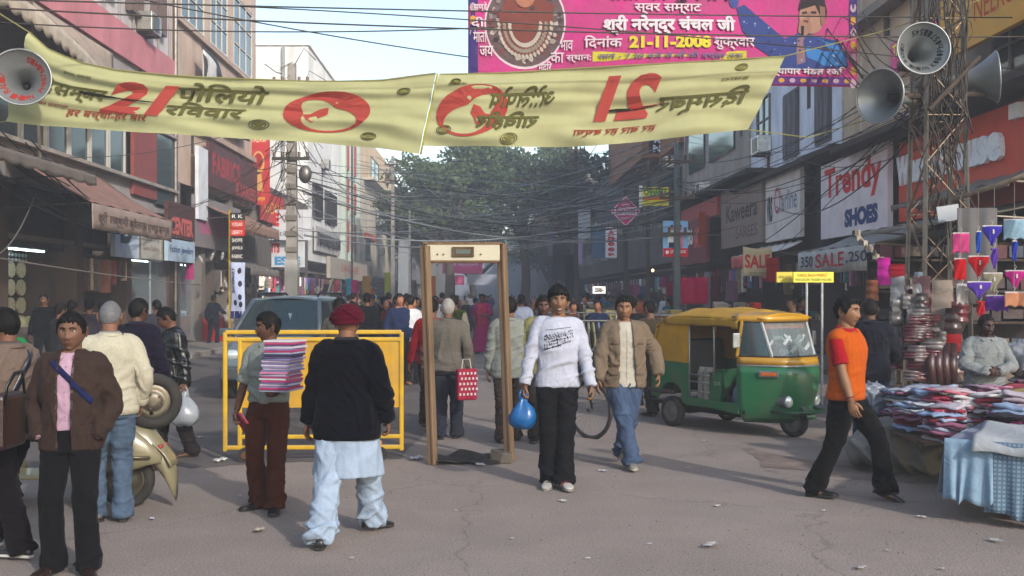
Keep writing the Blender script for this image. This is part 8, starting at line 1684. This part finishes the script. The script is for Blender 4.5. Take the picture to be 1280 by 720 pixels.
mb = MB(); mb.grid(lambda u, v: TP(sar.k, -.12+.26*u, -.17-.02*sin(u*9), 1.42-.62*v), 6, 8); mb.build('sari_end', CLOTH, sar.root, 'cf2f62', smooth=True, solid=.01)
mid('woman in white cardigan with shoulder strap left of the gate', 512, 21.5, 1.62, 150, 'c4bda9', None, 205, cat='woman', style='bun', topx=dict(color='b9b19c', mat=KNIT, name='cardigan', skirt=.35, flare2=.03))
mid('man in brown grey sweater looking right beside the white cardigan woman', 496, 22.5, 1.68, 140, '5b5148', '4a5a78', 206, pose=dict(head=(50, 0, 0)))
mid('broad man in black jacket seen over the barricade', 459, 20.5, 1.74, 178, '15161b', '22242b', 207, topx=dict(slack=.05, girth=1.1))
mid('second man in black jacket beside the broad man over the barricade', 480, 23, 1.66, 185, '1d1b22', '2d2a2e', 208)
mid('man in pale grey cap behind the turbaned man', 424, 13.5, 1.66, 175, '55524f', '3a3a3c', 209)
mid('man in white shirt far behind the right gate post', 652, 22, 1.70, 180, 'aab4cc', '3a3a44', 210)
mid('woman with brown shawl beyond the white cardigan woman', 503, 27, 1.58, 170, '6a473a', None, 212, cat='woman', style='long', topx=dict(skirt=.1, flare2=.06, name='shawl_dress'))
mid('shopper in dark blue at the red table by the left shops', 267, 33, 1.70, 160, '1a2433', '1c2230', 213, pose=dict(handR=(-.2, -.35, 1.1)))
mid('person in white shirt with bag at the left shops', 287, 34, 1.60, 90, 'b9afa8', '8d8a86', 214)
mid('shopkeeper in black shirt standing in the brightly lit jewellery shop', 55, 20.6, 1.72, 10, '0e0f14', '16171a', 215, topx=dict(slack=.03))
mid('shop assistant in khaki shirt reaching up in the glass fronted shop', 170, 30.5, 1.80, 100, '6e624a', '1e1d1f', 216, pose=dict(handR=(-.3, -.25, 1.5), pel=(0, 0, .9)), )
mid('shopper in grey blue shirt inside the glass fronted shop', 200, 33, 1.72, 175, '3e4b57', '2a2c30', 217)
for i, (px, Y, c, w) in enumerate(((76, 15.5, '2b2a2e', 'black haired onlooker half hidden behind the brown jacket man'), (90, 17, '232838', 'short onlooker between brown jacket man and shop'), (112, 16.4, '3b3440', 'onlooker just left of the grey haired man'), (128, 17.6, '4a2226', 'child like shopper with maroon top beside grey haired man'), (196, 18.2, '393741', 'dark haired shopper right of the purple jacket man'))):
    mid(w, px, Y, 1.58+.03*(i % 3), 150+20*i, c, '2a2a2e', 220+i, lod=1)
for i, (px, Y, c, th, w) in enumerate(((1068, 15.5, '141c2a', 170, 'shopper in dark navy beyond the orange vest man'), (990, 17.5, '4b463e', -60, 'shopper in khaki behind the auto roof'), (1002, 19.5, '26242a', 30, 'shopper in black under the yellow stall board'), (1140, 15.2, '2b2426', -160, 'dark figure among the hanging goods at the stall'))):
    mid(w, px, Y, 1.66, th, c, '24262c', 240+i, lod=1)
mid('man with green shirt at the extreme left edge', 3, 8.2, 1.60, -120, '1f8a4a', '2a2624', 250)
# ------------------------------------------------------------------ the crowd: prototypes copied with their own colours
K_ALB = 1.3
protos = []
specs = [(1.68, 180, 'shirt', None, 'short', 0), (1.66, 0, 'jacket', None, 'short', 0), (1.60, 175, 'kurta', .35, 'long', 1), (1.70, 185, 'jacket', None, 'short', 0), (1.56, 5, 'sari', .08, 'scarf', 1), (1.67, 90, 'shirt', None, 'short', 0), (1.65, -90, 'shirt', None, 'short', 0), (1.62, 180, 'sari', .08, 'bun', 1)]
for i, (H, th, nm, skirt, st, wm) in enumerate(specs):
    pose = dict(handL=(.25, -.15+.1*(i % 3), .87), handR=(-.25, .05-.1*(i % 2), .88), footL=(.09, -.2+.1*(i % 4), 0), footR=(-.09, .2-.1*(i % 3), 0))
    q = person('prototype', (0, 0, 0), 0, H, pose, top=dict(color='888888', slack=.032, hem=.82, name=nm, skirt=skirt, flare2=.07), legs=dict(color='333333') if not skirt else None, style=st, lod=1 if i < 4 else 1, seed=300+i)
    protos.append([q.root, th, nm, wm, False, H/1.70])
for q in protos: kids(q[0])
def shade(c):
    pal = {'white': 'b9bac0', 'cream': 'a89f88', 'grey': '66656a', 'black': '17171b', 'navy': '1b2440', 'blue': '2f4f86', 'red': '8e1a22', 'maroon': '4a141f', 'brown': '4b3428', 'beige': '85745f', 'green': '2c4a33', 'pink': 'b04a7c', 'orange': 'b85a1e', 'olive': '4a4830', 'teal': '1f5560', 'purple': '40295a'}
    return pal[c]
cols = ['white', 'white', 'cream', 'grey', 'grey', 'black', 'black', 'black', 'navy', 'navy', 'blue', 'red', 'maroon', 'brown', 'brown', 'beige', 'green', 'pink', 'orange', 'olive', 'teal', 'purple']
rc = random.Random(77); used_lab = {}
spots = []
for i in range(175):
    Y = 19+76*(i/175)**1.15; px = rc.uniform(418, 850) if Y > 26 else rc.choice((rc.uniform(425, 520), rc.uniform(700, 800)))
    if Y < 34 and 555 < px < 640: px += 110
    spots.append((px+rc.uniform(-3, 3), Y))
for i, (px, Y) in enumerate(spots):
    pr = rc.choice(protos[:4]*3+protos); first = not pr[4]; pr[4] = True
    o = pr[0] if first else copy_tree(pr[0]); p = Wp(px, HY, Y); o.location = (p.x, Y, 0); o.rotation_euler = (0, 0, R_(pr[1]+rc.uniform(-35, 35)))
    s = rc.uniform(.94, 1.05)*pr[5]
    o.scale = (s,)*3; c = rc.choice(cols); lc = rc.choice(['1c1c20', '2a2a30', '3a302a', '20304a', '4a4640'])
    for ch in o.children:
        n = ch.name.split('.')[0]
        if n in ('shirt', 'jacket', 'kurta', 'sari'): ch.color = hx(shade(c))
        elif n == 'trousers': ch.color = hx(lc)
        elif n == 'headscarf': ch.color = hx(shade(rc.choice(cols)))
    where = 'in the near crowd' if Y < 32 else 'in the mid crowd' if Y < 55 else 'in the far crowd'
    side = 'left of the gate' if px < 530 else 'behind the gate' if px < 630 else 'right of the gate' if px < 730 else 'by the clothes stalls'
    look = {180: 'from behind', 175: 'from behind', 185: 'from behind', 0: 'facing us', 5: 'facing us', 90: 'in profile', -90: 'in profile'}[pr[1]]
    who = 'woman' if pr[3] else 'man'; garment_ = {'shirt': 'shirt', 'jacket': 'jacket', 'kurta': 'long kurta', 'sari': 'sari'}[pr[2]]
    tag(o, f'{who} in {c} {garment_} {look} {where} {side}', who, 'shoppers in the street crowd')
for q in protos:
    if not q[4]:
        for ch in list(q[0].children): bpy.data.objects.remove(ch)
        bpy.data.objects.remove(q[0])
# ------------------------------------------------------------------ smoky winter air
hz = MB(); hz.hexa([(-60, -12, -1), (60, -12, -1), (60, 260, -1), (-60, 260, -1), (-60, -12, 19), (60, -12, 19), (60, 260, 19), (-60, 260, 19)])
hm = bpy.data.materials.new('street haze'); hm.use_nodes = True; ht = hm.node_tree; ht.nodes.remove(ht.nodes['Principled BSDF'])
pv = ht.nodes.new('ShaderNodeVolumePrincipled'); pv.inputs['Color'].default_value = (.82, .87, .95, 1); pv.inputs['Density'].default_value = .0030; pv.inputs['Anisotropy'].default_value = .2
ht.links.new(pv.outputs[0], ht.nodes['Material Output'].inputs['Volume']); tag(hz.build('haze', hm, None), kind='stuff')
bpy.data.scenes.remove(TMPS)
